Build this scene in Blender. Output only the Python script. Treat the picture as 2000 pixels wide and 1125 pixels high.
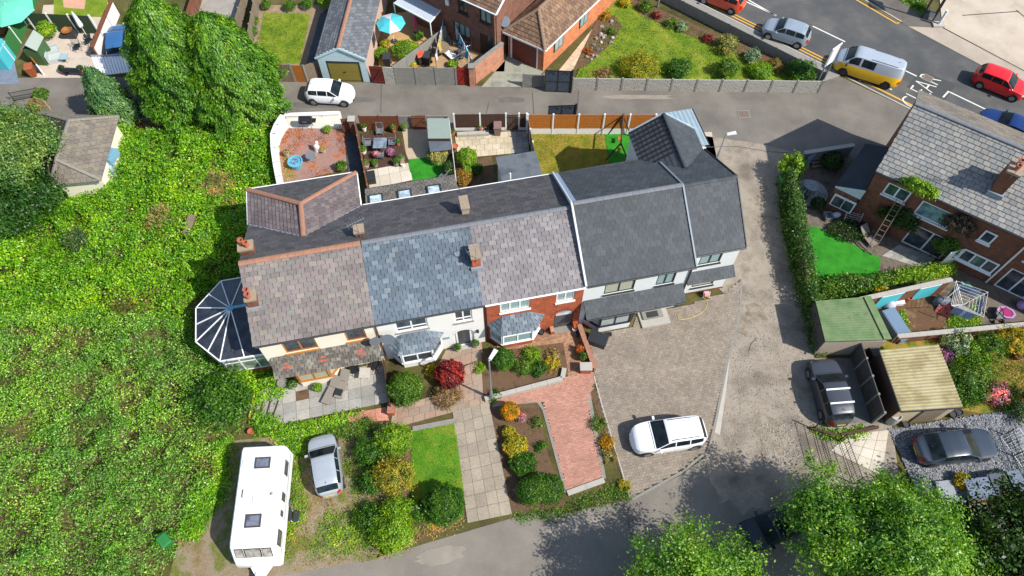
import bpy, bmesh, math, random
import numpy as np
from mathutils import Vector, Matrix
R=math.radians
random.seed(7); RNG=np.random.default_rng(7)
for o in list(bpy.data.objects): bpy.data.objects.remove(o)
SC=bpy.context.scene; COL=SC.collection
# ---------------------------------------------------------------- camera, sky, sun, exposure
CAM_H=42.0; TILT=29.5; FPX=1450.0
cd=bpy.data.cameras.new('camera'); cam=bpy.data.objects.new('camera',cd); COL.objects.link(cam)
cam.location=(0,0,CAM_H); cam.rotation_euler=(R(TILT),0,0)
cd.sensor_width=36; cd.lens=36*FPX/2000; cd.clip_end=1000; cd.clip_start=0.5
SC.camera=cam
SUN_DIR=Vector((0.87,-0.43,1.02)).normalized()          # towards the sun
sl=bpy.data.lights.new('sun','SUN'); so=bpy.data.objects.new('sun',sl); COL.objects.link(so)
sl.energy=4.6; sl.angle=R(0.55); sl.color=(1,0.955,0.88)
so.rotation_euler=SUN_DIR.to_track_quat('Z','Y').to_euler(); so.location=(30,-15,60)
W=bpy.data.worlds.new('World'); SC.world=W; W.use_nodes=True
nt=W.node_tree; bg=nt.nodes['Background']; sky=nt.nodes.new('ShaderNodeTexSky'); sky.sky_type='NISHITA'; sky.sun_disc=False
sky.sun_elevation=math.asin(SUN_DIR.z); sky.sun_rotation=math.atan2(SUN_DIR.x,SUN_DIR.y)
nt.links.new(sky.outputs[0],bg.inputs[0]); bg.inputs[1].default_value=0.13
SC.view_settings.view_transform='Standard'; SC.view_settings.look='None'; SC.view_settings.exposure=0.55; SC.view_settings.gamma=1
SC.render.engine='CYCLES'; SC.render.resolution_x=1024; SC.render.resolution_y=576
# ---------------------------------------------------------------- pixels of the photograph -> places
_S,_C=math.sin(R(TILT)),math.cos(R(TILT))
def ray(px,py):
    u=(px-1000)/FPX; v=(py-562.5)/FPX
    return (u,_S-v*_C,-(_C+v*_S))
def G(px,py,h=0.):
    d=ray(px,py); t=(h-CAM_H)/d[2]
    return Vector((d[0]*t,d[1]*t,h))
class Frame:
    def __init__(s,ox,oy,ang): s.o=(ox,oy); s.a=ang; s.c=math.cos(ang); s.s=math.sin(ang)
    def L(s,u,w,z=0): return Vector((s.o[0]+u*s.c-w*s.s, s.o[1]+u*s.s+w*s.c, z))
    def inv(s,p): x=p[0]-s.o[0]; y=p[1]-s.o[1]; return Vector((x*s.c+y*s.s,-x*s.s+y*s.c,p[2]))
    def at(s,px,py,h=0): return s.inv(G(px,py,h))
    def wall(s,px,py,w):
        d=ray(px,py); n=(-s.s,s.c); t=(w+s.o[0]*n[0]+s.o[1]*n[1])/(d[0]*n[0]+d[1]*n[1])
        q=s.inv((d[0]*t,d[1]*t,CAM_H+d[2]*t)); return q.x,q.z
# ---------------------------------------------------------------- materials
def lin(c): return tuple((x/255/12.92 if x/255<=.04045 else ((x/255+.055)/1.055)**2.4) for x in c)
def alb(r,g,b,k=0.72):
    c=lin((r,g,b)); return (min(c[0]*k,.85),min(c[1]*k,.85),min(c[2]*k,.85),1)
class NT:
    def __init__(s,name):
        s.m=bpy.data.materials.new(name); s.m.use_nodes=True; s.t=s.m.node_tree; s.b=s.t.nodes['Principled BSDF']; s.out=s.t.nodes['Material Output']
    def n(s,ty,**k):
        x=s.t.nodes.new(ty)
        for a,v in k.items():
            if a.startswith('i_'):
                kk=a[2:]; kk=int(kk) if kk.isdigit() else kk.replace('_',' ')
                x.inputs[kk].default_value=v
            else: setattr(x,a,v)
        return x
    def l(s,a,b): s.t.links.new(a,b)
    def noise(s,vec,scale,detail=3,rough=.55):
        x=s.n('ShaderNodeTexNoise'); x.inputs['Scale'].default_value=scale; x.inputs['Detail'].default_value=detail; x.inputs['Roughness'].default_value=rough
        if vec is not None: s.l(vec,x.inputs['Vector'])
        return x.outputs['Fac']
    def ramp(s,fac,stops,const=False):
        x=s.n('ShaderNodeValToRGB'); e=x.color_ramp
        if const: e.interpolation='CONSTANT'
        while len(e.elements)<len(stops): e.elements.new(.5)
        for el,(p,c) in zip(e.elements,stops): el.position=p; el.color=c if len(c)==4 else (*c,1)
        if fac is not None: s.l(fac,x.inputs[0])
        return x.outputs[0]
    def mix(s,f,a,b,blend='MIX'):
        x=s.n('ShaderNodeMix',data_type='RGBA',blend_type=blend)
        for sock,v in ((x.inputs[0],f),(x.inputs[6],a),(x.inputs[7],b)):
            if hasattr(v,'node'): s.l(v,sock)
            else: sock.default_value=v
        return x.outputs[2]
    def math(s,op,a,b=0.):
        x=s.n('ShaderNodeMath',operation=op)
        for i,v in enumerate((a,b)):
            if hasattr(v,'node'): s.l(v,x.inputs[i])
            else: x.inputs[i].default_value=v
        return x.outputs[0]
    def bump(s,h,strength=.4,dist=.02):
        x=s.n('ShaderNodeBump'); x.inputs['Strength'].default_value=strength; x.inputs['Distance'].default_value=dist
        s.l(h,x.inputs['Height']); s.l(x.outputs[0],s.b.inputs['Normal'])
    def pos(s): return s.n('ShaderNodeNewGeometry').outputs['Position']
    def objc(s): return s.n('ShaderNodeTexCoord').outputs['Object']
    def set(s,col,rough=.8,metal=0,spec=.5):
        if hasattr(col,'node'): s.l(col,s.b.inputs['Base Color'])
        else: s.b.inputs['Base Color'].default_value=col
        if hasattr(rough,'node'): s.l(rough,s.b.inputs['Roughness'])
        else: s.b.inputs['Roughness'].default_value=rough
        s.b.inputs['Metallic'].default_value=metal; s.b.inputs['Specular IOR Level'].default_value=spec
        return s.m
def sc(c,k): return (min(c[0]*k,.9),min(c[1]*k,.9),min(c[2]*k,.9),1)
MAT={}
def plain(name,c,rough=.7,metal=0,var=.18,scale=3,spec=.4,bump=0,bscale=40):
    """one colour with soft blotches and fine grain"""
    if name in MAT: return MAT[name]
    k=NT(name); p=k.pos()
    a=k.noise(p,scale,4); b=k.noise(p,scale*11,2)
    col=k.mix(a,sc(c,1-var*1.3),sc(c,1+var*1.3)); col=k.mix(k.math('MULTIPLY',b,.35),col,sc(c,1-var*1.6))
    if bump: k.bump(k.noise(p,bscale,3),bump)
    MAT[name]=k.set(col,rough,metal,spec); return MAT[name]
def blotch(name,cols,scale=.6,rough=.9,bump=.4,bscale=30,fine=.25,detail=5,lo=.32,hi=.68,fscale=None):
    """ground surfaces: several colours blended by large noise, grain on top"""
    if name in MAT: return MAT[name]
    k=NT(name); p=k.pos(); a=k.noise(p,scale,detail,.62)
    n=len(cols); col=k.ramp(a,[(lo+(hi-lo)*i/(n-1),c) for i,c in enumerate(cols)])
    g=k.noise(p,fscale or bscale,3,.7); gr=k.ramp(g,[(.3,(1-fine*1.4,)*3),(.7,(1+fine,)*3)])
    col=k.mix(1.0,col,gr,'MULTIPLY')
    if bump: k.bump(g,bump,.03)
    MAT[name]=k.set(col,rough,0,.3); return MAT[name]
def pieces(name,cols,rough=.75,streak=.25,spec=.4,moss=None,soft=False):
    """many alike pieces (slates, setts, slabs): each takes its own tone"""
    if name in MAT: return MAT[name]
    k=NT(name); r=k.math('FRACT',k.math('ADD',k.n('ShaderNodeObjectInfo').outputs['Random'],k.n('ShaderNodeNewGeometry').outputs['Random Per Island']))
    n=len(cols); col=k.ramp(r,[(i/n,c) for i,c in enumerate(cols)],not soft)
    p=k.pos(); a=k.noise(p,9,4,.65); col=k.mix(1.0,col,k.ramp(a,[(.25,(1-streak,)*3),(.75,(1+streak,)*3)]),'MULTIPLY')
    big=k.noise(p,.7,3); col=k.mix(1.0,col,k.ramp(big,[(.3,(.86,)*3),(.7,(1.12,)*3)]),'MULTIPLY')
    if moss: col=k.mix(k.ramp(k.noise(p,1.7,5,.7),[(.56,(0,0,0)),(.72,(.75,.75,.75))]),col,moss)
    k.bump(k.noise(p,45,3),.25,.01)
    MAT[name]=k.set(col,rough,0,spec); return MAT[name]
def leafmat(name,cols,tr=.35,patch=.5):
    if name in MAT: return MAT[name]
    k=NT(name); r=k.n('ShaderNodeNewGeometry').outputs['Random Per Island']
    n=len(cols); col=k.ramp(r,[(i/(n-1),c) for i,c in enumerate(cols)])
    big=k.noise(k.pos(),patch,3,.6); col=k.mix(1.0,col,k.ramp(big,[(.3,(.58,.72,.68)),(.5,(1,1,1)),(.7,(1.5,1.22,.9))]),'MULTIPLY')
    mid=k.noise(k.pos(),1.9,2,.6); col=k.mix(1.0,col,k.ramp(mid,[(.36,(.66,.76,.72)),(.5,(1,1,1)),(.64,(1.45,1.25,.95))]),'MULTIPLY')
    d=k.n('ShaderNodeBsdfDiffuse'); t=k.n('ShaderNodeBsdfTranslucent'); m=k.n('ShaderNodeMixShader'); m.inputs[0].default_value=tr
    k.l(col,d.inputs[0]); k.l(k.mix(1.0,col,(1.25,1.25,.6,1),'MULTIPLY'),t.inputs[0]); k.l(d.outputs[0],m.inputs[1]); k.l(t.outputs[0],m.inputs[2])
    g=k.n('ShaderNodeBsdfGlossy'); g.inputs['Roughness'].default_value=.45; m2=k.n('ShaderNodeMixShader'); m2.inputs[0].default_value=.035
    k.l(m.outputs[0],m2.inputs[1]); k.l(g.outputs[0],m2.inputs[2]); k.l(m2.outputs[0],k.out.inputs[0]); k.t.nodes.remove(k.b)
    MAT[name]=k.m; return k.m
def brickmat(name,c1,c2,mortar,scale=1.0,bw=.225,bh=.075):
    if name in MAT: return MAT[name]
    k=NT(name); s=k.n('ShaderNodeSeparateXYZ'); k.l(k.objc(),s.inputs[0]); c=k.n('ShaderNodeCombineXYZ')
    k.l(k.math('ADD',s.outputs[0],s.outputs[1]),c.inputs[0]); k.l(s.outputs[2],c.inputs[1])
    b=k.n('ShaderNodeTexBrick'); k.l(c.outputs[0],b.inputs['Vector'])
    for n_,v in (('Color1',c1),('Color2',c2),('Mortar',mortar),('Scale',scale),('Brick Width',bw),('Row Height',bh),('Mortar Size',.006),('Bias',0.)): b.inputs[n_].default_value=v
    col=k.mix(1.0,b.outputs[0],k.ramp(k.noise(k.pos(),2.2,5,.65),[(.3,(.72,)*3),(.7,(1.2,)*3)]),'MULTIPLY')
    k.bump(b.outputs['Fac'],-.4,.01); MAT[name]=k.set(col,.9,0,.2); return MAT[name]
def carpaint(name,c,metal=.0,rough=.3):
    if name in MAT: return MAT[name]
    k=NT(name); p=k.pos(); col=k.mix(k.noise(p,1.5,4),sc(c,.9),sc(c,1.08))
    k.set(col,rough,metal,.5); k.b.inputs['Coat Weight'].default_value=.4; k.b.inputs['Coat Roughness'].default_value=.06
    MAT[name]=k.m; return k.m
def glassmat(name,c,rough=.06,stripes=None):
    if name in MAT: return MAT[name]
    k=NT(name); p=k.pos(); col=k.mix(k.ramp(k.noise(p,2.1,2),[(.35,(0,0,0)),(.65,(1,1,1))]),sc(c,.55),sc(c,1.35))
    if stripes:
        w=k.n('ShaderNodeTexWave'); w.inputs['Scale'].default_value=3.3; w.inputs['Distortion'].default_value=1.5; k.l(k.objc(),w.inputs['Vector'])
        col=k.mix(w.outputs['Fac'],sc(stripes,.7),stripes)
    MAT[name]=k.set(col,rough,0,.6); return MAT[name]
def ridged(name,c,c2,axis=0,scale=18.,rough=.6,metal=0):
    """corrugated or boarded sheet, ridges run across the given object axis"""
    if name in MAT: return MAT[name]
    k=NT(name); p=k.objc(); col=k.mix(k.noise(p,1.3,5,.65),c,c2)
    MAT[name]=k.set(col,rough,metal,.4); return MAT[name]
# ---------------------------------------------------------------- mesh building
class MB:
    def __init__(s): s.v=[]; s.f=[]; s.mi=[]
    def add(s,vs,fs,m=0):
        b=len(s.v); s.v+= [tuple(x) for x in vs]; s.f+= [tuple(i+b for i in f) for f in fs]; s.mi+=[m]*len(fs); return s
    def box(s,x0,x1,y0,y1,z0,z1,m=0):
        return s.add([(x0,y0,z0),(x1,y0,z0),(x1,y1,z0),(x0,y1,z0),(x0,y0,z1),(x1,y0,z1),(x1,y1,z1),(x0,y1,z1)],[(3,2,1,0),(4,5,6,7),(0,1,5,4),(1,2,6,5),(2,3,7,6),(3,0,4,7)],m)
    def obox(s,c,size,rz=0,rx=0,ry=0,m=0):
        M=Matrix.Translation(c)@Matrix.Rotation(rz,4,'Z')@Matrix.Rotation(ry,4,'Y')@Matrix.Rotation(rx,4,'X'); a,b,d=[x/2 for x in size]
        vs=[M@Vector(q) for q in ((-a,-b,-d),(a,-b,-d),(a,b,-d),(-a,b,-d),(-a,-b,d),(a,-b,d),(a,b,d),(-a,b,d))]
        return s.add(vs,[(3,2,1,0),(4,5,6,7),(0,1,5,4),(1,2,6,5),(2,3,7,6),(3,0,4,7)],m)
    def poly(s,pts,m=0): return s.add(pts,[tuple(range(len(pts)))],m)
    def prism(s,poly,z0,z1,m=0):
        n=len(poly); a=sum(poly[i][0]*poly[(i+1)%n][1]-poly[(i+1)%n][0]*poly[i][1] for i in range(n))
        if a<0: poly=poly[::-1]
        return s.add([(p[0],p[1],z0) for p in poly]+[(p[0],p[1],z1) for p in poly],[tuple(range(n-1,-1,-1)),tuple(range(n,2*n))]+[(i,(i+1)%n,n+(i+1)%n,n+i) for i in range(n)],m)
    def slab(s,pts,t,m=0):
        """flat polygon thickened downwards along its normal by t"""
        P=[Vector(p) for p in pts]; N=Vector((0,0,0)); n=len(P)
        for i in range(n): N+=P[i].cross(P[(i+1)%n])
        N.normalize()
        if N.z<-1e-6: P=P[::-1]; N=-N
        return s.add([p-N*t for p in P]+P,[tuple(range(n-1,-1,-1)),tuple(range(n,2*n))]+[(i,(i+1)%n,n+(i+1)%n,n+i) for i in range(n)],m)
    def bar(s,p,q,w,h=None,up=(0,0,1),m=0):
        p=Vector(p); q=Vector(q); h=h or w; d=(q-p).normalized(); u=Vector(up)
        if abs(d.dot(u))>.95: u=Vector((1,0,0))
        a=d.cross(u).normalized()*w/2; b=a.cross(d).normalized()*h/2
        vs=[p-a-b,p+a-b,p+a+b,p-a+b,q-a-b,q+a-b,q+a+b,q-a+b]
        return s.add(vs,[(0,1,2,3),(7,6,5,4),(0,4,5,1),(1,5,6,2),(2,6,7,3),(3,7,4,0)],m)
    def tube(s,path,r,n=7,m=0,cap=True):
        P=[Vector(p) for p in path]; rr=r if hasattr(r,'__len__') else [r]*len(P); rings=[]; vs=[]; a=None
        for i,p in enumerate(P):
            d=(P[min(i+1,len(P)-1)]-P[max(i-1,0)]).normalized()
            if a is None: a=d.orthogonal().normalized()
            a=(a-d*a.dot(d)); a=a.normalized() if a.length>1e-6 else d.orthogonal().normalized(); b=d.cross(a)
            vs+=[p+(a*math.cos(2*math.pi*j/n)+b*math.sin(2*math.pi*j/n))*rr[i] for j in range(n)]
        fs=[(i*n+j,i*n+(j+1)%n,(i+1)*n+(j+1)%n,(i+1)*n+j) for i in range(len(P)-1) for j in range(n)]
        if cap: fs+=[tuple(range(n-1,-1,-1)),tuple((len(P)-1)*n+j for j in range(n))]
        return s.add(vs,fs,m)
    def lathe(s,prof,c=(0,0,0),n=16,m=0,sx=1,sy=1):
        vs=[(c[0]+r*math.cos(2*math.pi*j/n)*sx,c[1]+r*math.sin(2*math.pi*j/n)*sy,c[2]+z) for r,z in prof for j in range(n)]
        fs=[(i*n+j,i*n+(j+1)%n,(i+1)*n+(j+1)%n,(i+1)*n+j) for i in range(len(prof)-1) for j in range(n)]
        if prof[0][0]>1e-4: fs.append(tuple(range(n-1,-1,-1)))
        if prof[-1][0]>1e-4: fs.append(tuple((len(prof)-1)*n+j for j in range(n)))
        return s.add(vs,fs,m)
    def grid(s,rows,m=0,close=False):
        n=len(rows[0]); vs=[p for r in rows for p in r]
        return s.add(vs,[(i*n+j,i*n+j+1,(i+1)*n+j+1,(i+1)*n+j) for i in range(len(rows)-1) for j in range(n-1)],m)
    def mesh(s,name,mats,smooth=0):
        me=bpy.data.meshes.new(name); me.from_pydata(s.v,[],s.f); 
        for mm in (mats if isinstance(mats,(list,tuple)) else [mats]): me.materials.append(mm)
        if any(s.mi): me.polygons.foreach_set('material_index',s.mi)
        if smooth: me.shade_smooth(); me.set_sharp_from_angle(angle=R(smooth))
        me.update(); return me
def link(name,me,parent=None,loc=None,rot=None):
    o=bpy.data.objects.new(name,me); COL.objects.link(o)
    if parent is not None: o.parent=parent
    if loc is not None: o.location=loc
    if rot is not None: o.rotation_euler=rot
    return o
def obj(name,mb,mat,parent=None,smooth=0,loc=None,rot=None): return link(name,mb.mesh(name,mat,smooth),parent,loc,rot)
def thing(name,label,cat,loc=(0,0,0),rz=0,group=None):
    o=link(name,None,None,loc,(0,0,rz)); o.empty_display_size=.3; return tag(o,label,cat,group)
def tag(o,label,cat,group=None):
    o['label']=label; o['category']=cat
    if group: o['group']=group
    return o
def struct(o): o['kind']='structure'; return o
def stuff(o,label=None,cat=None):
    o['kind']='stuff'
    if label: o['label']=label; o['category']=cat
    return o
def copy_tree(o,parent=None,loc=None,rz=None,label=None):
    c=o.copy(); COL.objects.link(c); c.parent=parent
    if loc is not None: c.location=loc
    if rz is not None: c.rotation_euler=(0,0,rz)
    if label: c['label']=label
    for ch in o.children: copy_tree(ch,c)
    return c
def sheet(name,pts,layer,mat,world=False,h=0.,thick=0):
    """ground surface; pts are photo pixels (or world points); layer stacks sheets 4 mm apart"""
    z=.004*layer+h; P=[(p[0],p[1],z) if world else (*G(p[0],p[1],0).xy,z) for p in pts]
    mb=MB(); mb.prism(P,-.02,z) if thick else mb.poly(P)
    o=obj(name,mb,mat); me=o.data
    if not thick and me.polygons[0].normal.z<0: me.flip_normals()
    return struct(o)
def clip(poly,cp):
    """Sutherland-Hodgman, cp convex counter-clockwise"""
    out=list(poly)
    for i in range(len(cp)):
        a,b=cp[i],cp[(i+1)%len(cp)]; inp=out; out=[]
        f=lambda p:(b[0]-a[0])*(p[1]-a[1])-(b[1]-a[1])*(p[0]-a[0])
        for j in range(len(inp)):
            p,q=inp[j],inp[(j+1)%len(inp)]; fp,fq=f(p),f(q)
            if fp>=0: out.append(p)
            if (fp>=0)!=(fq>=0): t=fp/(fp-fq); out.append((p[0]+(q[0]-p[0])*t,p[1]+(q[1]-p[1])*t))
        if not out: return []
    return out
def area(p): return abs(sum(p[i][0]*p[(i+1)%len(p)][1]-p[(i+1)%len(p)][0]*p[i][1] for i in range(len(p))))/2
def ccw(p):
    return p if sum(p[i][0]*p[(i+1)%len(p)][1]-p[(i+1)%len(p)][0]*p[i][1] for i in range(len(p)))>0 else p[::-1]
def tiles(parent,P0,U,V,poly,tw,te,mat,lim=300,name='slate',lift=.05,low=.006,gap=.026,jit=.35,seed=1):
    """lay overlapping slates on a roof plane; poly is the plane's outline in (along eave, up slope)"""
    rn=random.Random(seed); P0=Vector(P0); U=Vector(U).normalized(); V=Vector(V).normalized(); N=U.cross(V)
    poly=ccw([tuple(p) for p in poly]); s0=min(p[0] for p in poly); s1=max(p[0] for p in poly); t0=min(p[1] for p in poly); t1=max(p[1] for p in poly)
    nr=max(1,round((t1-t0)/te)); te=(t1-t0)/nr
    def zt(y): return lift+(low-lift)*y/te
    def mk(c,ox,oy):
        m=MB(); top=[(x-ox,y-oy,zt(y-oy)) for x,y in c]; n=len(c)
        m.add(top+[(x-ox,y-oy,-.002) for x,y in c],[tuple(range(n))]+[(i,n+i,n+(i+1)%n,(i+1)%n) for i in range(n)]); return m
    M3=Matrix((U,V,N)).transposed(); shared=mk([(gap/2,0),(tw-gap/2,0),(tw-gap/2,te),(gap/2,te)],0,0).mesh(name,mat)
    cells=[]
    for r in range(nr):
        off=(tw*.5 if r%2 else 0)+rn.uniform(-.02,.02); c0=math.floor((s0-off)/tw)
        for c in range(c0,math.ceil((s1-off)/tw)+1):
            x=off+c*tw; y=t0+r*te; rect=[(x+gap/2,y),(x+tw-gap/2,y),(x+tw-gap/2,y+te),(x+gap/2,y+te)]
            q=clip(rect,poly)
            if len(q)<3 or area(q)<.06*tw*te: continue
            cells.append((x,y,q,area(q)>.995*(tw-gap)*te))
    rest=MB()
    for i,(x,y,q,full) in enumerate(cells):
        J=Matrix.Rotation(R(rn.uniform(-jit,jit)),3,'Z')@Matrix.Rotation(R(rn.uniform(-jit,jit)*.7),3,'X'); M=(M3@J); loc=P0+U*x+V*y+N*rn.uniform(0,.004)
        if i<lim:
            me=shared if full else mk(q,x,y).mesh(name,mat)
            o=link(name,me,parent); o.matrix_local=Matrix.Translation(loc)@M.to_4x4()
        else:
            m=mk(q,x,y); rest.add([loc+M@Vector(v) for v in m.v],m.f)
    if rest.v: stuff(obj(name+'s_in_rows',rest,mat,parent))
    return len(cells)
def inpoly(x,y,P):
    c=False; j=len(P)-1
    for i in range(len(P)):
        if (P[i][1]>y)!=(P[j][1]>y) and x<(P[j][0]-P[i][0])*(y-P[i][1])/(P[j][1]-P[i][1])+P[i][0]: c=not c
        j=i
    return c
def setts(name,P,bw,bl,ang,mat,z,parent=None,h=.012,gap=.008,seed=3,bond=.5):
    """a paved area of many small blocks joined in one part"""
    rn=random.Random(seed); c,s=math.cos(ang),math.sin(ang); Q=[(p[0]*c+p[1]*s,-p[0]*s+p[1]*c) for p in P]
    x0=min(q[0] for q in Q); x1=max(q[0] for q in Q); y0=min(q[1] for q in Q); y1=max(q[1] for q in Q); mb=MB(); r=0; y=y0
    while y<y1:
        x=x0-(bl*bond if r%2 else 0)
        while x<x1:
            if inpoly(x+bl/2,y+bw/2,Q):
                hh=z+h+rn.uniform(-.003,.003); a=[(x+gap/2,y+gap/2),(x+bl-gap/2,y+gap/2),(x+bl-gap/2,y+bw-gap/2),(x+gap/2,y+bw-gap/2)]
                w=[(p*c-q*s,p*s+q*c) for p,q in a]; mb.add([(*p,hh+rn.uniform(-.001,.001)) for p in w]+[(*p,z-.003) for p in w],[(0,1,2,3),(0,4,5,1),(1,5,6,2),(2,6,7,3),(3,7,4,0)])
            x+=bl
        y+=bw; r+=1
    return stuff(obj(name,mb,mat,parent))
def slabs(parent,quad,nx,ny,mat,z,h=.02,gap=.012,name='paving_slab',jit=.004,seed=5,skip=0,parity=0):
    """individual flagstones filling a four-cornered area (world points)"""
    rn=random.Random(seed); A,B,C_,D=[Vector((p[0],p[1],0)) for p in quad]
    def P(a,b): return (A*(1-a)+B*a)*(1-b)+(D*(1-a)+C_*a)*b
    for j in range(ny):
        off=.5/nx if (parity and j%2) else 0
        for i in range(nx+(1 if off else 0)):
            a0=max(0,i/nx-off); a1=min(1,(i+1)/nx-off); b0=j/ny; b1=(j+1)/ny
            if a1-a0<.01 or rn.random()<skip: continue
            q=[P(a0,b0),P(a1,b0),P(a1,b1),P(a0,b1)]; c=sum(q,Vector((0,0,0)))/4; q=[p+(c-p).normalized()*gap for p in q]
            hh=rn.uniform(-jit,jit)*1.5; mb=MB(); mb.prism([(p.x-c.x,p.y-c.y) for p in q],-.004,h+hh)
            obj(name,mb,mat,parent,loc=(c.x,c.y,z),rot=(rn.uniform(-jit,jit),rn.uniform(-jit,jit),0))
# ---------------------------------------------------------------- foliage
def leafmesh(name,P,N,mat,size=.14,aspect=.55,var=.35,rnd=.8,droop=0):
    """one kite-shaped face per leaf, all in one mesh"""
    n=len(P); D=N+RNG.normal(size=(n,3))*rnd; D/=np.linalg.norm(D,axis=1)[:,None]+1e-9
    T=np.cross(D,RNG.normal(size=(n,3))); T/=np.linalg.norm(T,axis=1)[:,None]+1e-9
    if droop: 
        o=N.copy(); o[:,2]=-droop; o+=RNG.normal(size=(n,3))*.35; T=o-D*np.sum(o*D,axis=1)[:,None]; T/=np.linalg.norm(T,axis=1)[:,None]+1e-9
    B=np.cross(D,T); L=(size*(1+RNG.uniform(-var,var,n)))[:,None]; Wd=L*aspect
    V=np.empty((n,4,3)); V[:,0]=P-T*L*.5; V[:,1]=P+B*Wd*.5+D*L*.08; V[:,2]=P+T*L*.5; V[:,3]=P-B*Wd*.5+D*L*.08
    me=bpy.data.meshes.new(name); me.vertices.add(4*n); me.vertices.foreach_set('co',V.astype(np.float32).ravel())
    me.loops.add(4*n); me.loops.foreach_set('vertex_index',np.arange(4*n,dtype=np.int32)); me.polygons.add(n)
    me.polygons.foreach_set('loop_start',np.arange(0,4*n,4,dtype=np.int32)); me.materials.append(mat); me.update(calc_edges=True); return me
def crownpts(lobes,n,shell=.5,up=.35,rough=.16,freq=2.2,clump=0,sig=.25):
    """points and outward directions through a crown made of uneven lobes (x,y,z,rx,ry,rz)"""
    lo=np.array(lobes,float); wgt=(lo[:,3]*lo[:,4]*lo[:,5])**(2/3); k=RNG.choice(len(lo),n,p=wgt/wgt.sum())
    d=RNG.normal(size=(n,3)); d/=np.linalg.norm(d,axis=1)[:,None]; d[:,2]=np.where(d[:,2]<-.25,-d[:,2]*up-.0,d[:,2]); d/=np.linalg.norm(d,axis=1)[:,None]
    r=1-shell*RNG.random(n)**1.6
    ph=(np.sin(d[:,0]*5*freq+k*1.7)+np.sin(d[:,1]*5.7*freq+k*2.3+1)+np.sin(d[:,2]*6.3*freq+k*.9+2)+np.sin((d[:,0]+d[:,1])*9*freq+k))/4
    r=r*(1+rough*ph)
    P=lo[k,:3]+d*lo[k,3:6]*r[:,None]; keep=np.ones(n,bool)
    for i in range(len(lo)):
        q=(P-lo[i,:3])/lo[i,3:6]; keep&=~((np.sum(q*q,axis=1)<.42)&(k!=i))
    keep&=P[:,2]>.03
    P=P[keep]; d=d[keep]
    if clump:
        k=max(8,int(len(P)/clump)); ctr=P[:k]; w=(np.sin(ctr[:,0]*2.3+1)+np.sin(ctr[:,1]*2.7+2)+np.sin(ctr[:,2]*2.9)+np.sin((ctr[:,0]-ctr[:,1])*4.1))/4; w=np.clip(.75+1.1*w,.04,1.5); c=RNG.choice(k,len(P),p=w/w.sum()); nd=d[:k]; sg=sig*(.6+.8*RNG.random(k))
        Q=ctr[c]+RNG.normal(size=(len(P),3))*sg[c][:,None]*np.array([1,1,.75])+nd[c]*(RNG.random(len(P))**2*sig*2.2)[:,None]
        m=Q[:,2]>.03; return Q[m],(d[c]*.7+nd[c]*.6)[m]
    return P,d
def trunkmesh(mb,base,top,r0,r1,seed=0,limbs=6,spread=2.0):
    rn=random.Random(seed); b=Vector(base); t=Vector(top); pts=[b.lerp(t,i/5)+Vector((rn.uniform(-.08,.08),rn.uniform(-.08,.08),0))*(i>0) for i in range(6)]
    mb.tube(pts,[r0+(r1-r0)*i/5 for i in range(6)],8)
    for i in range(limbs):
        s=b.lerp(t,rn.uniform(.4,.95)); a=2*math.pi*i/limbs+rn.uniform(-.4,.4); e=s+Vector((math.cos(a)*spread,math.sin(a)*spread,rn.uniform(.3,.9)*spread)); mid=s.lerp(e,.5)+Vector((0,0,-.1*spread))
        mb.tube([s,mid,e],[r1*1.1,r1*.7,r1*.2],6)
M_BARK=plain('bark',alb(95,78,62),.95,var=.35,scale=6)
def bush(name,label,cat,px,py,r,hgt,mat,n,size=.11,ground_h=0,group=None,lobes=None,rough=.14,stem=True,sx=1,sy=1,shell=.45,at=None,clump=None):
    """shrub standing on the ground; (px,py) is the photo pixel of its middle"""
    c=at if at is not None else G(px,py,ground_h+hgt*.5); c=Vector((c[0],c[1],ground_h)); t=thing(name,label,cat,c,0,group)
    L=lobes or [(0,0,hgt*.5,r*sx,r*sy,hgt*.52)]
    P,D=crownpts(L,n,shell=shell,rough=rough*1.3,clump=(30 if rough>.14 else 0) if clump is None else clump,sig=.11*max(.6,r)); link('foliage',leafmesh('foliage',P,D,mat,size),t)
    if stem:
        mb=MB(); rn=random.Random(int(abs(px)*7+abs(py)))
        for i in range(4): a=rn.uniform(0,6.28); mb.tube([(0.02*i,0,-.02),(math.cos(a)*r*.2,math.sin(a)*r*.2,hgt*.3),(math.cos(a)*r*.5,math.sin(a)*r*.5,hgt*.7)],[.025,.018,.008],5)
        obj('stem',mb,M_BARK,t)
    return t
# shared materials
M_ASPH=blotch('asphalt_lane',[alb(112,107,100),alb(128,122,114),alb(140,134,125)],.35,.92,.35,60,.16)
M_ROAD=blotch('asphalt_road',[alb(82,84,86),alb(94,95,95),alb(112,110,106)],.4,.9,.35,70,.2)
M_TRACK=blotch('gravelly_track',[alb(126,116,104),alb(152,141,127),alb(172,161,146),alb(142,131,118)],.5,.95,.7,22,.28,fscale=34)
M_CONC=blotch('pale_concrete',[alb(186,172,154),alb(205,190,170),alb(212,200,184)],.45,.9,.3,35,.1)
M_PAVE=blotch('pavement_grey',[alb(142,140,135),alb(158,155,149),alb(150,147,140)],.8,.9,.25,50,.12)
M_SOIL=blotch('soil',[alb(92,72,54),alb(120,94,70),alb(105,86,66)],1.6,.97,.9,28,.4)
M_LAWN=blotch('lawn',[alb(92,128,24),alb(128,152,34),alb(160,164,58)],.7,.95,.8,90,.35)
M_LAWNG=blotch('lawn_lush',[alb(74,130,20),alb(96,150,28),alb(150,150,50)],.8,.95,.8,90,.35)
M_FAKE=blotch('artificial_grass',[alb(40,128,26),alb(52,150,32),alb(60,160,40)],1.2,.9,.8,110,.3)
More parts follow.
